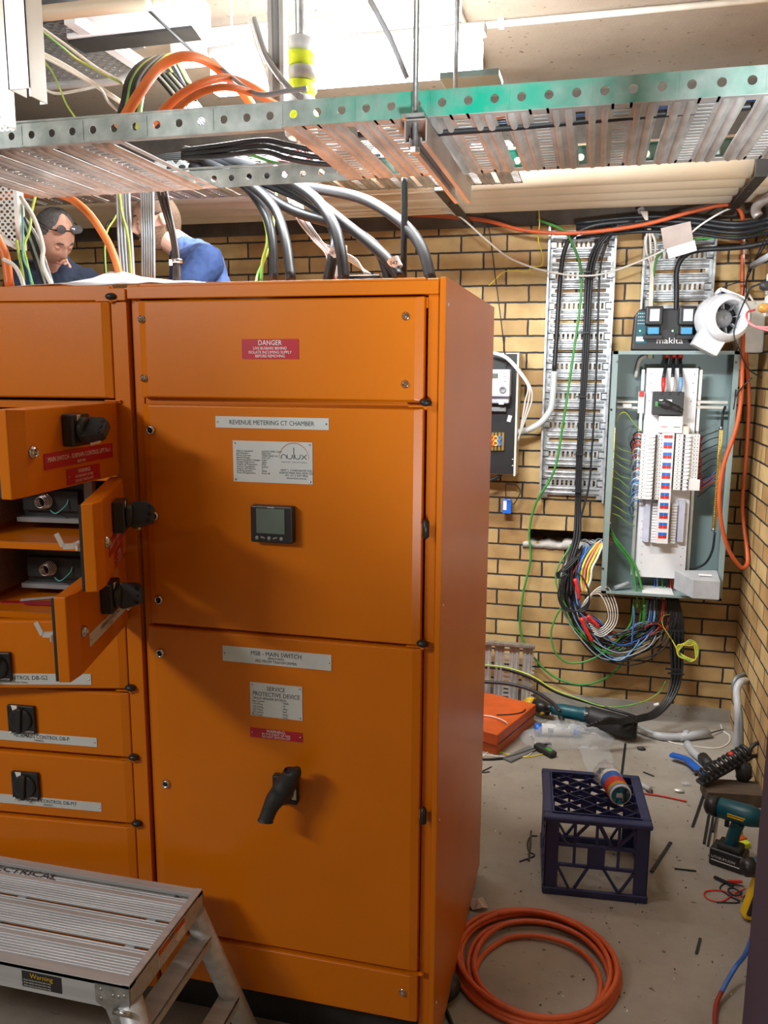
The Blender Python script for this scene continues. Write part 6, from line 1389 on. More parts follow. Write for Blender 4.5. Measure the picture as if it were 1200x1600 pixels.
for x in (XPr-.08, XPr-.45, XPr-.82, XPr-1.17):
    b = MB(); b.bx(x-.012, x+.012, YPf+.003, YPb-.003, zt_-.030, zt_-.015); b.build('cross_member', AL, hp_)
# stickers
b = MB(); ya, yb = A(247, 1500, X=XPr).y, A(289, 1458, X=XPr).y
b.bx(XPr+.0002, XPr+.001, ya, yb, zt_-.050, zt_-.004, 0); b.bx(XPr+.001, XPr+.0014, ya+.001, yb-.001, zt_-.021, zt_-.006, 1)
vU = Vector((0, 1, 0))
b.ell((XPr+.0012, (ya+yb)/2, zt_-.0135), (.0006, .020, .0055), 16, 6, 2)
b.text('DANGER', (XPr+.0022, (ya+yb)/2, zt_-.016), vU, Wv, .008, 0, 'CENTER')
for k, tx in enumerate(['METAL CONDUCTS ELECTRICITY.', 'DO NOT LET LADDER COME', 'IN CONTACT WITH LIVE WIRES']): b.text(tx, (XPr+.0013, ya+.004, zt_-.029-.0085*k), vU, Wv, .0072, 2, 'LEFT', sx=.85)
b.build('danger_sticker', ['white_plastic', 'tool_orange', 'black_ink'], hp_)
b = MB(); xa_, xb_ = A(35, 1530, Y=YPf).x, A(97, 1548, Y=YPf).x; b.bx(xa_, xb_, YPf-.001, YPf-.0002, zt_-.052, zt_-.012, 0)
b.text('Warning', ((xa_+xb_)/2, YPf-.0013, zt_-.027), U_, Wv, .017, 1, 'CENTER')
for k in range(3): b.text('Always read the instructions before using', (xa_+.004, YPf-.0013, zt_-.035-.007*k), U_, Wv, .0058, 2, 'LEFT', sx=.72)
b.build('warning_sticker', ['black_plastic', 'yellow_plastic', 'white_ink'], hp_)
b = MB(); q = A(28, 1352, Z=zt_-.005)
b.text('ELECTRICAL', (q.x-.09, q.y-.035, zt_-.0036), U_, vU, .032, 0, 'LEFT', sx=1.3); b.build('stamped_lettering', 'black_ink', hp_)
# corner brackets, legs, steps
for sx, xe in ((1, XPr), (-1, XPl)):
    for sy, ye in ((-1, YPf), (1, YPb)):
        b = MB(); yy = ye+sy*.0016
        b.prism([(0, 0), (-.085, 0), (-.085, -.045), (-.06, -.060), (-.045, -.10), (-.02, -.12), (0, -.12)], (xe, yy-.0012, zt_-.006), Vector((sx, 0, 0)), Wv, (0, .0024, 0)); 
        for (dx, dz) in ((-.012, -.018), (-.07, -.012), (-.07, -.035), (-.04, -.022), (-.026, -.022), (-.012, -.06)): b.lathe([(.005, 0), (.004, .002*1), (0, .003)], (xe+sx*dx, yy, zt_-.006+dz), (0, sy, 0), 10)
        b.build('corner_bracket', 'galv', hp_)
        top = Vector((xe-sx*.015, ye-sy*.022, zt_-.055)); foot = Vector((xe+sx*.13, ye+sy*.035, .012))
        b = MB(); d = (foot-top).normalized(); b.tube([top, foot], [.029, .029], 18); lg = b.build('leg', AL, hp_)
        b = MB(); b.tube([foot-d*.03, foot+Vector((0, 0, -.012))], [.032, .035], 16); b.build('rubber_foot', 'black_rubber', lg)
    for zz in (.385, .20):
        f = (zt_-.055-zz)/(zt_-.067); xx = xe-sx*.015+sx*.145*f; yo = .057*f
        b = MB(); b.bx(xx-.028, xx+.028, YPf+.022-yo, YPb-.022+yo, zz-.003, zz+.002); b.bx(xx+sx*.025, xx+sx*.028, YPf+.022-yo, YPb-.022+yo, zz-.022, zz+.002)
        for k in range(5): b.bx(xx-.02, xx-.004, YPf+.08+.055*k, YPf+.088+.055*k, zz+.002, zz+.003)
        b.build('step', AL, hp_, bevel=.001)
b = MB(); q = A(190, 1583, Y=YPf-.01); b.cyl((q.x-.02, q.y, q.z), (q.x+.022, q.y, q.z), .006, 10); b.build('lock_pin', 'steel', hp_)

# ================================================================== MILK CRATE
cr = thing('milk_crate', 'dark navy plastic milk crate upside down on the concrete floor', 'crate', (.071, 2.955, 0), None, (0, 0, math.radians(4.5)))
s_ = .178; hh = .30; CRM = 'crate_navy'
b = MB(); rr = .012
outer = [(-s_-.010, -s_-.010), (s_+.010, -s_-.010), (s_+.010, s_+.010), (-s_-.010, s_+.010)]
def ringbox(b, h0, h1, o, i):
    b.bx(-o, o, -o, -i, h0, h1); b.bx(-o, o, i, o, h0, h1); b.bx(-o, -i, -i, i, h0, h1); b.bx(i, o, -i, i, h0, h1)
ringbox(b, 0, .028, s_+.004, s_-.010); b.build('bottom_rim', CRM, cr, bevel=.006, seg=3)
b = MB(); ringbox(b, hh-.022, hh, s_+.008, s_-.028); b.build('top_rim', CRM, cr, bevel=.008, seg=3)
b = MB(); L_ = s_-.028; nd = 7
for k in range(-nd, nd+1):
    for sg in (1, -1):
        c_ = k*2*L_/4.5
        # line y = sg*.72x + c clipped to the square
        pts = []
        for X in (-L_, L_):
            y = sg*.72*X+c_
            if -L_ <= y <= L_: pts.append((X, y))
        for Yv in (-L_, L_):
            x = (Yv-c_)/(sg*.72)
            if -L_ < x < L_: pts.append((x, Yv))
        if len(pts) >= 2: b.bar((pts[0][0], pts[0][1], hh-.012), (pts[1][0], pts[1][1], hh-.012), .004, .018)
ringbox(b, hh-.004, hh+.004, L_+.003, L_-.002)
b.build('lattice_base', CRM, cr)
for sx in (-1, 1):
    for sy in (-1, 1): b = MB(); b.bx(sx*s_, sx*(s_-.048), sy*(s_+.0), sy*(s_-.010), .02, hh-.02); b.bx(sx*s_, sx*(s_-.010), sy*s_, sy*(s_-.048), .02, hh-.02); b.build('corner_post', CRM, cr, bevel=.004)
for an in range(4):
    Rz = Matrix.Rotation(an*PI/2, 4, 'Z'); b = MB(); y = -s_+.003; t_ = .006; W2 = s_-.048
    def br_(x0, z0, x1, z1, w=.008): b.bar((x0, y, z0), (x1, y, z1), .010, w, up=(0, 0, 1))
    z1q, z2q = .118, .195
    br_(-W2, z1q, W2, z1q, .010); br_(-W2, z2q, W2, z2q, .010)
    for x in (-.075, .075): br_(x, z1q, x, hh-.02, .008)
    br_(0, z2q, 0, hh-.02, .008)
    b.bx(-.030, .030, y-.003, y+.003, z1q, z2q)
    br_(-W2, z2q+.04, -.10, z2q+.0); br_(-.075, z2q+.03, -.03, hh-.02); br_(.010, hh-.02, .05, z2q+.01); br_(.075, z2q+.01, W2, hh-.03)
    br_(-.025, z1q, -.07, .03, .009); br_(.025, z1q, .08, .03, .009); br_(-W2, z1q-.01, -W2+.04, .03, .008); br_(W2, z1q-.01, W2-.045, .03, .008)
    b.v = [Rz@p for p in b.v]; b.build('side_lattice', CRM, cr)
# wrapped can on the crate
ca = A(970, 1243, Z=hh+.045); cb_ = A(944, 1200, Z=hh+.05)
ax = (cb_-ca); ax.z = 0; Lc = .125; ax = ax.normalized(); c0 = Vector((ca.x, ca.y, hh+.046))
t = thing('taped_roll', 'cylindrical roll with a red, blue and yellow wrapper lying on the milk crate', 'roll', (c0.x, c0.y, hh+.006))
b = MB(); b.lathe([(0, 0), (.036, 0), (.040, .004), (.040, Lc), (.034, Lc+.004), (0, Lc+.004)], c0, ax, 32, 0)
b.lathe([(.0402, .004), (.0402, .012)], c0, ax, 32, 1, cap=False); b.lathe([(.0402, .012), (.0402, .030)], c0, ax, 32, 2, cap=False)
for k in range(3): b.lathe([(.0404, .014+.006*k), (.0404, .016+.006*k)], c0, ax, 32, 4, cap=False)
b.lathe([(.0402, .030), (.0402, .070)], c0, ax, 32, 3, cap=False); b.lathe([(.0402, .070), (.0402, Lc-.018)], c0, ax, 32, 1, cap=False)
b.lathe([(.0404, Lc-.018), (.0415, Lc-.015), (.0415, Lc), (.036, Lc+.006)], c0, ax, 32, 0, cap=False)
b.lathe([(.034, -.0006), (0, -.0006)], c0, ax, 28, 5)
rb = b.build('roll_body', ['white_plastic', 'blue_plastic', 'yellow_plastic', 'red_plastic', 'black_ink', 'sky_plastic'], t)
sd = ax.cross(Vector((0, 0, 1))); up_ = Vector((0, 0, 1))
b = MB(); b.box(c0-ax*.0012+sd*-.006, (.020, .001, .016), None, 0, (sd, ax, up_)); b.box(c0-ax*.0012+sd*.014, (.014, .001, .05), None, 1, (sd, ax, up_))
b.text('LAPI', c0-ax*.0022+sd*.010+up_*-.022, up_, sd*-1, .014, 0, 'LEFT'); b.build('end_label', ['plate_white', 'black_ink'], t)
b = MB(); random.seed(4)
def wr(p, d): return p*(1+.16*math.sin(9*d.x+3)*math.sin(8*d.z+2*d.y)+.05*math.sin(22*d.y))
b.ell(c0+ax*.15+Vector((-.006, 0, .004)), (.046, .055, .042), 26, 18, 0, fn=wr); b.build('plastic_wrap', 'plastic_film', t)
for k in range(3): b = MB(); b.box(c0+ax*(.146+.012*k)+Vector((-.024, 0, .022-.012*k)), (.026, .004, .012), (.3, .2, .5+k)); b.build('black_stripe', 'black_ink', t)

# ================================================================== ORANGE COIL
random.seed(8); cc_ = A(838, 1508, Z=.01)
def ring(cx, cy, rx, ry, z, ph, m=40, tilt=0, wob=.004):
    return [(cx+rx*math.cos(ph+2*PI*k/m)+wob*math.sin(3*2*PI*k/m+ph), cy+ry*math.sin(ph+2*PI*k/m)+wob*math.cos(2*2*PI*k/m), z) for k in range(m)]
P_ = []
prm = [(0, .0, .255, .262, .010), (.004, .002, .245, .250, .011), (.002, -.006, .232, .240, .024), (-.006, .0, .250, .252, .026), (.008, -.02, .222, .226, .012), (.014, -.022, .208, .210, .026), (.004, -.050, .182, .180, .012), (.0, -.010, .24, .236, .040)]
for i, (dx, dy, rx, ry, z) in enumerate(prm):
    m = 36
    nx_ = prm[min(i+1, len(prm)-1)]
    for k in range(m):
        f = k/m; e = f*f*(3-2*f); g_ = [a_+(b_-a_)*e for a_, b_ in zip((dx, dy, rx, ry, z), nx_)]; an = 2.4+2*PI*f
        P_.append((cc_.x+g_[0]+g_[2]*math.cos(an)+.004*math.sin(3*an+i), cc_.y+g_[1]+g_[3]*math.sin(an), g_[4]+.003*math.sin(an*2+i)))
b = MB(); b.tube(P_, .0082, 10); tag(b.build('orange_cable', 'orange_cable_red'), 'coil of orange cable lying on the floor beside the cabinet', 'cable coil')
def fl(px, py, z=.004): return A(px, py, Z=z)
def fcable(name, label, cat, seq, r, m, group=None, z=None, n=8, k=6):
    pts = [A(s[0], s[1], Z=(s[2] if len(s) > 2 else r)) for s in seq]
    return cable(name, label, cat, pts, r, m, group, k, n)
# scraps beside the coil
a = fl(746, 1417); b = MB(); random.seed(2)
vs = [(a.x+.03*math.cos(t_)*random.uniform(.6, 1.3), a.y+.03*math.sin(t_)*random.uniform(.6, 1.3), random.uniform(.003, .04)) for t_ in [2*PI*i/9 for i in range(9)]]+[(a.x, a.y, .035)]
b.add(vs, [(i, (i+1) % 9, 9) for i in range(9)]); tag(b.build('paper_scrap', 'tissue', solid=.001), 'crumpled scrap of paper between the cabinet and the orange coil', 'scrap')
fcable('black_cable', 'black lead on the floor emerging from under the cabinet near the coil', 'cable', [(690, 1562), (700, 1585), (712, 1615)], .006, BK)
a = A(703, 1540, Z=.03); b = MB()
def cl(p, d): return p*(1+.25*math.sin(11*d.x)*math.sin(9*d.y+1)*math.sin(7*d.z))
b.ell((a.x+.0, a.y, .028), (.03, .05, .028), 22, 14, fn=cl); tag(b.build('plastic_scrap', 'black_rubber'), 'crumpled dark wrapper tucked between cabinet and orange coil', 'scrap')
# ================================================================== FLOOR CLUTTER
# orange case (cabinet panel tray)
z1 = .11
p1 = A(838, 1100, Z=z1); p2 = A(778, 1148, Z=z1); p0 = A(757, 1080, Z=z1)
u = (p1-p2); u.z = 0; L1 = u.length; u = u.normalized(); v = Vector((-u.y, u.x, 0)); L2 = .42
t = thing('metal_box', 'flat orange metal box lying on the floor against the wall behind the cabinet', 'metal box', (p2.x+.05, p2.y+.1, 0))
c_ = p2+u*L1/2+v*L2/2; b = MB(); b.box((c_.x, c_.y, z1-.03), (L1, L2, .06), None, 0, (u, v, Wv)); b.build('box_lid', 'tool_orange', t, bevel=.006)
b = MB(); b.box((c_.x, c_.y, .025), (L1-.012, L2-.012, .05), None, 0, (u, v, Wv)); b.build('box_base', 'orange_dark', t, bevel=.004)
b = MB(); b.box(c_-v*(L2/2+.0005)+Vector((0, 0, -.052)), (L1*.98, .003, .004), None, 0, (u, v, Wv)); b.build('seam', 'black_ink', t)
fcable('cable_tie', 'black cable tie lying on top of the orange metal box', 'cable tie', [(776, 1117, z1+.004), (798, 1116, z1+.004), (815, 1113, z1+.005), (821, 1108, z1+.006)], .003, BK)
# yellow/black tool behind
a = A(822, 1100, Z=.06); c = A(846, 1105, Z=.05)
t = thing('power_tool', 'yellow and black tool standing behind the corner of the orange metal box', 'tool', (c.x, c.y, 0))
b = MB(); b.tube([(a.x-.01, a.y+.02, .04), (a.x+.02, a.y+.01, .06), (a.x+.05, a.y, .07)], [.03, .035, .03], 14); b.build('yellow_guard', 'yellow_plastic', t)
b = MB(); b.tube([(a.x+.04, a.y, .06), (a.x+.09, a.y-.02, .055), (a.x+.13, a.y-.02, .045)], [.034, .038, .03], 14); b.build('tool_body', 'black_plastic', t)
b = MB(); b.tube([(c.x, c.y-.035, .055), (c.x+.012, c.y-.04, .03)], [.02, .018], 12); b.build('yellow_ring', 'yellow_plastic', t)
# reciprocating saw
h0, h1_ = A(866, 1108, Z=.08), A(918, 1118, Z=.085); e_ = A(984, 1138, Z=.065)
t = thing('reciprocating_saw', 'teal and black reciprocating saw lying on the floor at the foot of the wall', 'power tool', (h1_.x, h1_.y, 0))
b = MB(); b.tube(spline([h0-Vector((.02, 0, .0)), h0, h0.lerp(h1_, .5), h1_, h1_+Vector((.02, 0, 0))], 4), [.018]*2+[.030]*4+[.036]*5+[.042]*4+[.040]*2, 16); b.build('motor_housing', 'makita_teal', t)
b = MB(); b.tube(spline([h1_-Vector((.01, 0, 0)), h1_+(e_-h1_)*.1, h1_.lerp(e_, .5), e_, e_+Vector((.02, -.004, -.002))], 4), [.043]*3+[.052]*5+[.055]*4+[.048]*3+[.04]*2, 16); b.build('gear_sleeve', 'black_rubber', t)
b = MB(); q = h0.lerp(h1_, .2); b.tube(spline([q+Vector((0, -.01, -.02)), q+Vector((.02, -.06, -.045)), q+Vector((.09, -.09, -.055)), q+Vector((.16, -.06, -.04))], 5), .016, 12); b.build('handle', 'black_plastic', t)
b = MB(); b.tube([h0+Vector((.0, .005, .0)), h0+Vector((-.05, .01, .0))], [.024, .02], 12); b.build('rear_cap', 'black_plastic', t)
b = MB(); b.bar(e_+Vector((.01, 0, -.01)), e_+Vector((.035, -.004, -.01)), .05, .07); b.build('shoe', 'black_steel', t); b = MB(); b.bar(e_+Vector((.03, 0, 0)), e_+Vector((.11, -.01, -.02)), .004, .018); b.build('saw_blade', 'steel', t)
b = MB(); q = h1_+Vector((.0, -.036, .022)); b.box(q, (.035, .006, .016), (.4, 0, .2)); b.build('label_plate', 'plate_white', t)
# transparent bag with a blue-ended roll
a = A(846, 1139, Z=.035); c = A(895, 1141, Z=.035)
t = thing('sealant_tube', 'white printed tube with two blue ends lying inside the clear plastic bag', 'tube', ((a.x+c.x)/2, a.y, .005))
dd_ = (c-a).normalized()
b = MB(); b.tube([a, c], .028, 20); b.build('tube_body', 'white_plastic', t)
for p_, sg, nm in ((a, -1, 'blue_cap'), (c, 1, 'blue_cap')): b = MB(); b.tube([p_, p_+dd_*sg*.03, p_+dd_*sg*.036], [.029, .029, .02], 18); b.build(nm, 'blue_plastic', t)
b = MB(); b.bar(a+dd_*.035+Vector((0, -.029, .003)), a+dd_*.060+Vector((0, -.029, .003)), .002, .03); b.build('printed_band', 'duct', t)
def bag(name, label, pts, hgt, seed):
    random.seed(seed); n = len(pts); cx = sum(p.x for p in pts)/n; cy = sum(p.y for p in pts)/n
    b = MB(); vs = []; rows = 5
    for r in range(rows+1):
        f = r/rows
        for i in range(n*4):
            p = pts[(i//4) % n].lerp(pts[(i//4+1) % n], (i % 4)/4); q = Vector((cx+(p.x-cx)*(1-f*.92), cy+(p.y-cy)*(1-f*.92), 0))
            q.z = .003+hgt*math.sin(min(1, f*1.2)*PI/2)*(1+.25*math.sin(i*1.9+r*2.3)); vs.append(q)
    m = n*4
    b.add(vs, [(r*m+i, r*m+(i+1) % m, (r+1)*m+(i+1) % m, (r+1)*m+i) for r in range(rows) for i in range(m)], 0, True)
    return tag(b.build(name, 'plastic_film'), label, 'plastic bag')
bag('plastic_bag', 'clear plastic bag holding a blue-ended tube on the floor by the wall', [A(808, 1148, Z=.004), A(830, 1172, Z=.004), A(900, 1170, Z=.004), A(955, 1165, Z=.004), A(962, 1152, Z=.004), A(905, 1142, Z=.004), A(850, 1132, Z=.004)], .072, 5)
b = MB(); p = [A(903, 1166, Z=.012), A(952, 1168, Z=.012), A(966, 1212, Z=.010), A(922, 1216, Z=.010)]; nx_ = 8; vs = []
for j in range(nx_+1):
    for i in range(nx_+1): q = p[0].lerp(p[1], i/nx_).lerp(p[3].lerp(p[2], i/nx_), j/nx_); vs.append((q.x, q.y, .006+.010*abs(math.sin(i*1.1+j*.7))))
b.add(vs, [(j*(nx_+1)+i, j*(nx_+1)+i+1, (j+1)*(nx_+1)+i+1, (j+1)*(nx_+1)+i) for j in range(nx_) for i in range(nx_)], 0, True)
tag(b.build('plastic_sheet', 'plastic_film'), 'loose flat piece of clear plastic film behind the milk crate', 'plastic sheet')
# stripping tool
a = A(838, 1164, Z=.02); c = A(866, 1180, Z=.015)
t = thing('utility_knife', 'dark green and black knife-like tool lying in front of the clear plastic bag', 'tool', ((a.x+c.x)/2, a.y, 0))
b = MB(); b.bar(a, c, .045, .026); b.build('handle', 'black_rubber', t, bevel=.008); b = MB(); b.bar(a.lerp(c, .55)+Vector((0, 0, .013)), a.lerp(c, .85)+Vector((0, 0, .012)), .02, .004); b.build('grip_inset', 'green_cable', t)
b = MB(); b.bar(a, a+Vector((.07, .03, 0)), .02, .012); b.build('nose', 'black_steel', t)
b = MB(); q0, q1 = A(792, 1188, Z=.006), A(838, 1166, Z=.006); b.bar(q0, q1, .05, .008); tag(b.build('metal_offcut', 'duct'), 'dull metal strip lying under the white wire by the orange box', 'metal strip')
# floor cables by the back wall
W_('black_cable', 'upper black cable with ties sloping from behind the cabinet to the wall corner', 'cable', [(745, 1041, 4.40), (790, 1046, 4.40), (830, 1060, 4.38), (870, 1082, 4.36), (920, 1098, 4.32), (975, 1114, 4.26), (1000, 1122, 4.15)], .008, BK)
W_('earth_wire', 'yellow-green wire lying along the upper black cable at the wall foot', 'wire', [(745, 1038, 4.38), (790, 1043, 4.38), (830, 1056, 4.36), (865, 1077, 4.34), (900, 1090, 4.32), (950, 1105, 4.30), (1000, 1098, 4.40), (1030, 1082, 4.42), (1040, 1065, 4.40)], .0042, 'green_yellow')
W_('black_cable', 'lower black cable curving out from behind the cabinet over the floor', 'cable', [(745, 1065, 4.3), (790, 1068, 4.28), (830, 1078, 4.24), (860, 1096, 4.15), (875, 1112, 4.05)], .010, BK)
for k in range(4): W_('black_cable', 'black cable end spreading from the riser behind the saw', 'cable', [(985+3*k, 1120+2*k, 4.06), (968, 1124+2*k, 4.02), (950-4*k, 1122+3*k, 3.98), (935-6*k, 1128+2*k, 3.95)], .0072, BK, 'riser cable ends behind the saw')
b = MB(); c = A(1036, 1101, Y=4.25); b.tube([A(1022, 1102, Y=4.26), A(1030, 1100, Y=4.255)], .0085, 10); tag(b.build('cable_marker', 'white_plastic'), 'tiny white marker sleeve on the black riser cable near the floor', 'marker')
# grey conduits
def corr(pts, r, amp):
    P = spline(pts, 22); return P, [r+amp*(i % 2) for i in range(len(P))]
P, R_ = corr([A(990, 1136, Z=.02), A(1030, 1150, Z=.02), A(1066, 1152, Z=.02)], .018, .003)
t = thing('flexible_conduit', 'grey corrugated conduit lying on the floor at the foot of the wall', 'conduit', (P[0].x, P[0].y, 0)); MB().tube(P, R_, 12).build('corrugated_hose', 'grey_plastic', t)
b = MB(); b.tube([A(1062, 1152, Z=.022), A(1108, 1146, Z=.022)], .021, 14); b.build('end_sleeve', 'grey_plastic', t)
b = MB(); b.tube([A(1072, 1142, Z=.045), A(1073, 1152, Z=.02)], .016, 12); tag(b.build('conduit_offcut', 'grey_plastic'), 'short grey conduit offcut resting across the corrugated conduit', 'conduit')
P = spline([A(1074, 1162, Z=.02), A(1084, 1176, Z=.02), A(1102, 1190, Z=.02)], 6)
t = thing('flexible_conduit', 'short bent grey conduit with a black end fitting on the floor', 'conduit', (P[0].x, P[0].y, 0)); MB().tube(P, .019, 14).build('conduit_pipe', 'grey_plastic', t)
b = MB(); q0, q1 = A(1098, 1184, Z=.022), A(1110, 1198, Z=.022); b.tube([q0, q1], [.028, .026], 12); b.build('black_fitting', 'black_rubber', t)
fcable('white_wire', 'thin white wire looping over the floor past the grey conduits', 'wire', [(992, 1136), (1020, 1148), (1050, 1160), (1085, 1166), (1120, 1169), (1138, 1161), (1140, 1150), (1130, 1142), (1126, 1132)], .0035, 'white_cable')
fcable('black_wire', 'short black wire end poking from the corrugated conduit', 'wire', [(1106, 1147, .02), (1118, 1143, .018), (1130, 1140, .01)], .003, BK)
fcable('white_wire', 'white wire curling over the floor in front of the orange box', 'wire', [(748, 1188), (770, 1168), (795, 1150, .02), (792, 1130, .118), (770, 1120, .116), (745, 1117, .115)], .003, 'white_cable')
fcable('white_wire', 'white wire lying flat from the cabinet towards the plastic bag', 'wire', [(745, 1178), (790, 1183), (820, 1182), (834, 1172), (836, 1158, .01), (828, 1149, .06)], .003, 'white_cable')
fcable('yellow_wire', 'yellow wire on the floor ending near the dark green tool', 'wire', [(758, 1162), (770, 1172), (790, 1178), (820, 1183), (850, 1178)], .003, 'yellow_cable')
fcable('earth_wire', 'green-yellow wire curving below the orange box edge', 'wire', [(750, 1152), (756, 1168), (775, 1176), (790, 1176)], .003, 'green_yellow')
fcable('black_cable', 'black cable under the white wires by the cabinet edge', 'cable', [(740, 1186), (770, 1186), (800, 1182), (835, 1170)], .006, BK)
# grey pipes rising at the right wall
P = spline([A(1166, 1064, X=XR-.01), A(1157, 1066, X=XR-.05), A(1151, 1080, X=XR-.07), A(1153, 1110, X=XR-.07), A(1153, 1160, X=XR-.06), A(1152, 1200, X=XR-.05)], 6)
b = MB(); b.tube(P, .017, 14); tag(b.build('conduit', 'grey_plastic'), 'grey conduit rising out of the floor litter and bending into the right wall', 'conduit')
P = spline([A(1163, 1054, X=XR-.01), A(1152, 1058, X=XR-.05), A(1146, 1070, X=XR-.07), A(1150, 1088, X=XR-.075), A(1157, 1115, X=XR-.06), A(1159, 1180, X=XR-.05)], 6)
b = MB(); b.tube(P, .010, 12); tag(b.build('black_cable', 'duct'), 'thin grey cable bent beside the rising conduit at the right wall', 'cable')
# blue handle
P = spline([A(1048, 1179, Z=.03), A(1072, 1186, Z=.035), A(1083, 1195, Z=.035), A(1098, 1208, Z=.03)], 5)
b = MB(); 
for i in range(len(P)-1): b.bar(P[i], P[i+1]+(P[i+1]-P[i])*.15, .034, .016)
tag(b.build('hand_tool', 'blue_plastic', bevel=.003), 'bright blue plastic tool handle lying on the floor', 'handle')
# black ribbed rack of cable cleats
q0, q1 = A(1093, 1224, Z=.07), A(1170, 1180, Z=.16)
t = thing('clip_rack', 'black ribbed plastic rack with a hanging hook lying on a wooden block', 'rack', ((q0.x+q1.x)/2, q0.y, .05))
b = MB(); b.bar(q0, q1, .050, .016); b.build('rail', 'black_rubber', t, bevel=.003)
d_ = (q1-q0); n = 11
for i in range(n):
    p_ = q0+d_*((i+.4)/n); r = .016+.007*(i/n); sd_ = d_.normalized().cross(Vector((0, 0, 1))).normalized(); up2 = sd_.cross(d_.normalized())
    b = MB(); b.tube([p_+up2*.010+sd_*.028*math.cos(a_)+up2*(.012+.030*math.sin(a_)) for a_ in [PI*j/8 for j in range(9)]], r*.42, 8); b.build('clip', 'black_plastic', t)
b = MB(); c2 = q1+d_.normalized()*.045+Vector((0, 0, .006)); b.tube([c2+d_.normalized()*.040*math.cos(a_)+up2*.030*math.sin(a_) for a_ in [2*PI*j/16 for j in range(16)]], .009, 8, closed=True); b.build('hanging_hook', 'black_rubber', t)
b = MB(); p_ = q0+d_*.68+up2*.05; b.lathe([(.014, 0), (.012, .008), (0, .012)], p_, up2, 12); b.build('red_bit', 'red_plastic', t)
q = A(1130, 1240, Z=.03); b = MB(); b.box((q.x+.05, q.y+.02, .03), (.26, .13, .058), (0, 0, .12)); tag(b.build('wooden_block', 'wood', bevel=.003), 'rough wooden block on the floor under the black ribbed rack', 'wood block')
a = A(1162, 1206, Z=.10); b = MB(); b.ell((a.x, a.y, a.z), (.035, .03, .05), 14, 10, fn=cl); tag(b.build('cable_gland', 'black_rubber'), 'small dark plastic fitting at the foot of the grey conduit by the wall', 'fitting')
# cordless drill standing
def drill(px, py, label, s=1.0, rz=0.0, lying=False):
    o = A(px, py, Z=0)
    t = thing('cordless_drill', label, 'power tool', (o.x, o.y, 0), None, (0, 0, rz) if not lying else (math.radians(80), 0, rz))
    if lying: t.location.z = .085
    b = MB(); b.bx(-.060*s, .052*s, -.036*s, .036*s, 0, .062*s); bt_ = b.build('battery_pack', 'black_plastic', t, bevel=.008, seg=3)
    b = MB(); b.text('MAKSTAR LITHIUM ION' if 0 else 'LITHIUM-ION', (-.052*s, -.0365*s, .030*s), U_, Wv, .013*s, 0); b.bx(-.052*s, .04*s, -.0366*s, -.036*s, .020*s, .023*s); b.build('lettering', 'white_ink', bt_)
    b = MB(); b.bx(-.040*s, .038*s, -.030*s, .030*s, .060*s, .082*s); b.build('battery_foot', 'black_rubber', t, bevel=.008)
    b = MB(); b.tube(spline([(-.002*s, 0, .075*s), (.006*s, 0, .12*s), (.018*s, 0, .165*s)], 5), [.021*s]*11, 14); b.build('grip', 'makita_teal', t)
    b = MB(); b.tube([(-.055*s, 0, .195*s), (-.045*s, 0, .195*s), (.05*s, 0, .198*s), (.085*s, 0, .199*s)], [.026*s, .034*s, .036*s, .028*s], 20); b.build('motor_housing', 'makita_teal', t)
    b = MB(); b.tube([(-.095*s, 0, .193*s), (-.085*s, 0, .193*s), (-.05*s, 0, .195*s)], [.016*s, .031*s, .036*s], 20); b.build('chuck', 'black_plastic', t)
    b = MB(); b.bx(-.012*s, .04*s, -.037*s, -.033*s, .190*s, .194*s); b.bx(-.012*s, .045*s, -.037*s, -.033*s, .198*s, .201*s); b.build('yellow_stripe', 'yellow_plastic', t)
    b = MB(); b.bx(-.026*s, -.012*s, -.006*s, .006*s, .135*s, .160*s); b.build('trigger', 'black_plastic', t, bevel=.002)
    return t
drill(1140, 1352, 'teal cordless drill standing upright on its battery by the wooden block', 1.12, math.radians(-24))
drill(1190, 1428, 'second teal cordless driver half hidden by the dark post', .92, math.radians(20))
drill(1180, 1545, 'teal tool lying lowest, half hidden by the dark post', .95, math.radians(100), True)
# multimeter with leads
a = A(1172, 1422, Z=.03)
t = thing('multimeter', 'yellow edged multimeter standing on the floor by the dark post', 'multimeter', (a.x, a.y, 0))
b = MB(); b.box((a.x+.02, a.y, .075), (.07, .045, .15), (0, .25, .2)); b.build('holster', 'yellow_plastic', t, bevel=.012, seg=3); b = MB(); b.box((a.x+.022, a.y-.022, .08), (.052, .012, .12), (0, .25, .2)); b.build('face', 'black_plastic', t, bevel=.004)
fcable('test_lead', 'red test lead looping out over the floor from the multimeter', 'test lead', [(1165, 1388, .02), (1150, 1395), (1130, 1408), (1112, 1407), (1101, 1400), (1103, 1393), (1120, 1391), (1140, 1395), (1158, 1402, .02)], .0030, 'red_cable')
fcable('test_lead', 'black test lead behind the red one by the multimeter', 'test lead', [(1160, 1384, .02), (1140, 1380), (1128, 1383), (1126, 1390), (1140, 1400), (1155, 1410), (1120, 1410)], .0026, BK)
b = MB(); b.bar(A(1116, 1370, Z=.008), A(1146, 1384, Z=.008), .010, .008); tag(b.build('test_probe', BK), 'black test probe pointing away from the multimeter', 'probe')
b = MB(); b.bar(A(1137, 1377, Z=.008), A(1160, 1378, Z=.02), .010, .008); tag(b.build('test_probe', 'red_cable'), 'red test probe beside the black one by the multimeter', 'probe')
a = A(1148, 1396, Z=.01); b = MB(); b.tube([(a.x+.022*math.cos(q), a.y+.026*math.sin(q), .010+.012*(q/6.3)) for q in [2*PI*k/12 for k in range(13)]], .0035, 8); tag(b.build('coiled_lead', BK), 'small black curl of lead under the red test lead', 'lead')
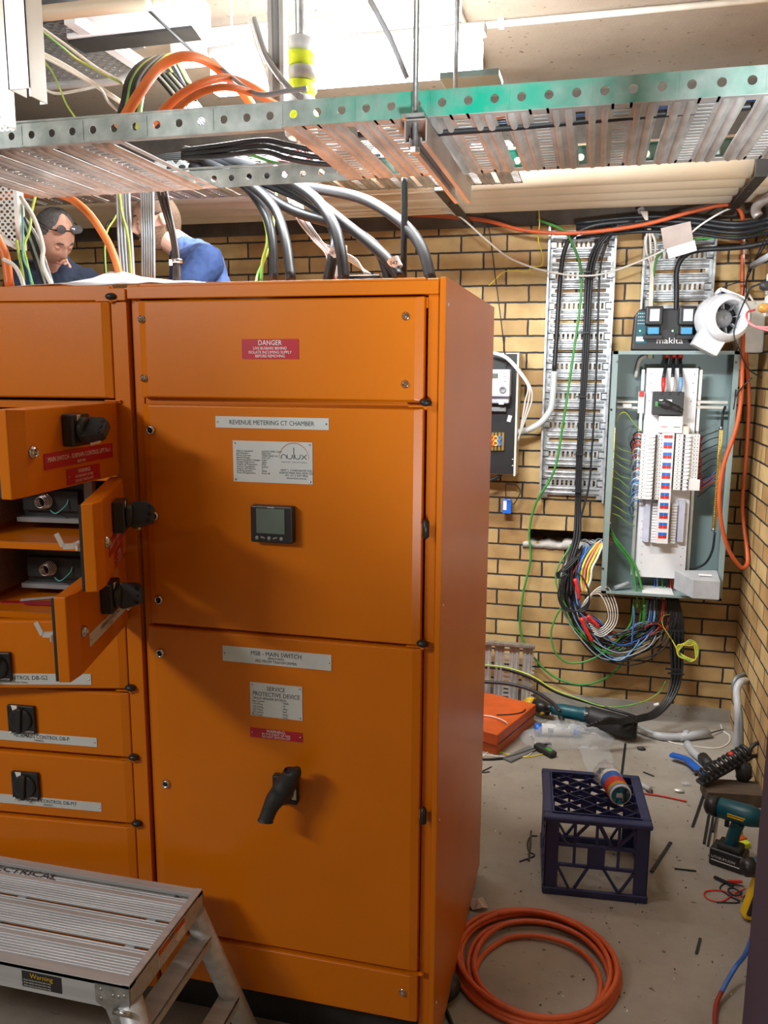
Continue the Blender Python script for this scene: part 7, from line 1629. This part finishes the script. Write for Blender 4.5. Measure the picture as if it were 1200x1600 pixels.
# yellow and orange bits behind the drill
for px, py, l, m in ((1150, 1302, 'yellow plastic part just behind the upright drill handle', 'yellow_plastic'), (1162, 1320, 'lime yellow tab at the right behind the upright drill', 'hivis'), (1156, 1312, 'orange-red bit between the yellow parts behind the drill', 'tool_orange')):
    a = A(px, py, Z=.012); b = MB(); b.box((a.x, a.y, .012), (.05, .028, .022), (0, 0, .6)); tag(b.build('plastic_clip', m, bevel=.004), l, 'plastic clip')
# blue to red lead bottom right
P = spline([A(1180, 1450, Z=.20), A(1165, 1490, Z=.12), A(1150, 1510, Z=.06), A(1130, 1545, Z=.03), A(1118, 1575, Z=.012), A(1117, 1620, Z=.012)], 6)
hN = len(P)//2+4
t = thing('hose', 'lead shading from blue to dark red, coming down beside the dark post', 'hose', (P[-1].x, P[-1].y, 0)); MB().tube(P[:hN+1], .0068, 10).build('blue_section', 'blue_cable', t); MB().tube(P[hN:], .0068, 10).build('red_section', 'dark_red_strap', t)
# rods, ties and scraps
fcable('red_rod', 'thin red rod lying straight on the floor right of the milk crate', 'rod', [(995, 1238, .006), (1035, 1244, .006), (1073, 1252, .006)], .0035, 'red_cable')
b = MB(); q0 = A(977, 1162, Z=.0); q0.z = .0; q1 = A(971, 1212, Z=.003); b.bar((q1.x, q1.y, .003), A(977, 1162, Z=.003), .010, .004); tag(b.build('cable_tie', BK), 'long straight black strip lying behind the milk crate', 'cable tie')
P = [A(995, 1222, Z=.012), A(1016, 1234, Z=.012)]; b = MB(); b.tube(P, .011, 12); tag(b.build('conduit_offcut', 'grey_plastic'), 'short white-grey conduit offcut right of the crate top corner', 'conduit')
fcable('wire_hook', 'small black wire hook at the end of the conduit offcut', 'wire', [(1010, 1236), (1018, 1240), (1019, 1234)], .003, BK)
ties = [((1048, 1316), (1018, 1362), .012, 'broad black strip slanting on the floor right of the crate'), ((1100, 1240), (1082, 1292), .010, 'black strip, leftmost in the fan of strips by the drill'),
        ((1104, 1248), (1122, 1268), .012, 'short black strip crossing the top of the fan of strips'), ((1110, 1258), (1100, 1318), .010, 'black strip, second from left in the fan of strips'),
        ((1117, 1260), (1106, 1322), .008, 'black strip, middle of the fan of strips by the drill'), ((1126, 1258), (1114, 1300), .010, 'black strip, rightmost in the fan of strips by the drill'),
        ((1094, 1466), (1088, 1490), .008, 'small black strip alone on the bare floor right of the orange coil'), ((1054, 1357), (1088, 1361), .005, 'thin folded black tie on the floor right of the crate shadow'),
        ((830, 1298), (826, 1345), .008, 'black strip standing at the left of the crate'), ((1005, 1206), (1022, 1213), .004, 'tiny black screw-like strip behind the red rod')]
for (p_, q_, w, l) in ties:
    b = MB(); b.bar(A(*p_, Z=.004), A(*q_, Z=.004), w, .004); tag(b.build('cable_tie', BK), l, 'cable tie')
fcable('cable_tie', 'black curled tie beside the left edge of the milk crate', 'cable tie', [(840, 1306), (829, 1307), (824, 1318), (826, 1330), (835, 1337), (812, 1346)], .0028, BK)
fcable('cable_tie', 'black cut tie ends lying by the cabinet edge near the white wires', 'cable tie', [(768, 1198), (758, 1203), (750, 1207), (765, 1206)], .0028, BK)
fcable('wire', 'bent silver and black rod among the fan of strips by the drill', 'wire', [(1122, 1270), (1113, 1330, .005), (1108, 1336, .005), (1124, 1337, .005)], .004, 'steel')
random.seed(12)
b = MB()
for i in range(95):
    px, py = random.uniform(765, 1150), random.uniform(1160, 1590); p_ = A(px, py, Z=.0015)
    if p_.x > XR-.06 or p_.y > 4.4: continue
    L_ = random.uniform(.002, .007); b.box((p_.x, p_.y, .002), (L_, L_*random.uniform(.2, .7), .003), (0, 0, random.uniform(0, 3)), random.choice((0, 0, 1, 2, 2)))
o = tag(b.build('floor_litter', ['white_plastic', 'black_plastic', 'wood']), 'tiny clippings and crumbs scattered over the concrete floor', 'litter', kind='stuff')
for k, (px, py) in enumerate(((1002, 1170), (1072, 1225), (1061, 1236), (1133, 1274))):
    a = A(px, py, Z=.006); b = MB(); b.ell((a.x, a.y, .008), (.022, .012, .008), 12, 8, fn=cl); tag(b.build('scrap', ['black_rubber', 'plastic_film', 'zinc_white', 'white_plastic'][k]), ['dark crumpled scrap on the floor below the saw', 'clear plastic scrap left of the black ribbed rack', 'small white clipping near the end of the red rod', 'small white clip beside the upright drill'][k], 'scrap')
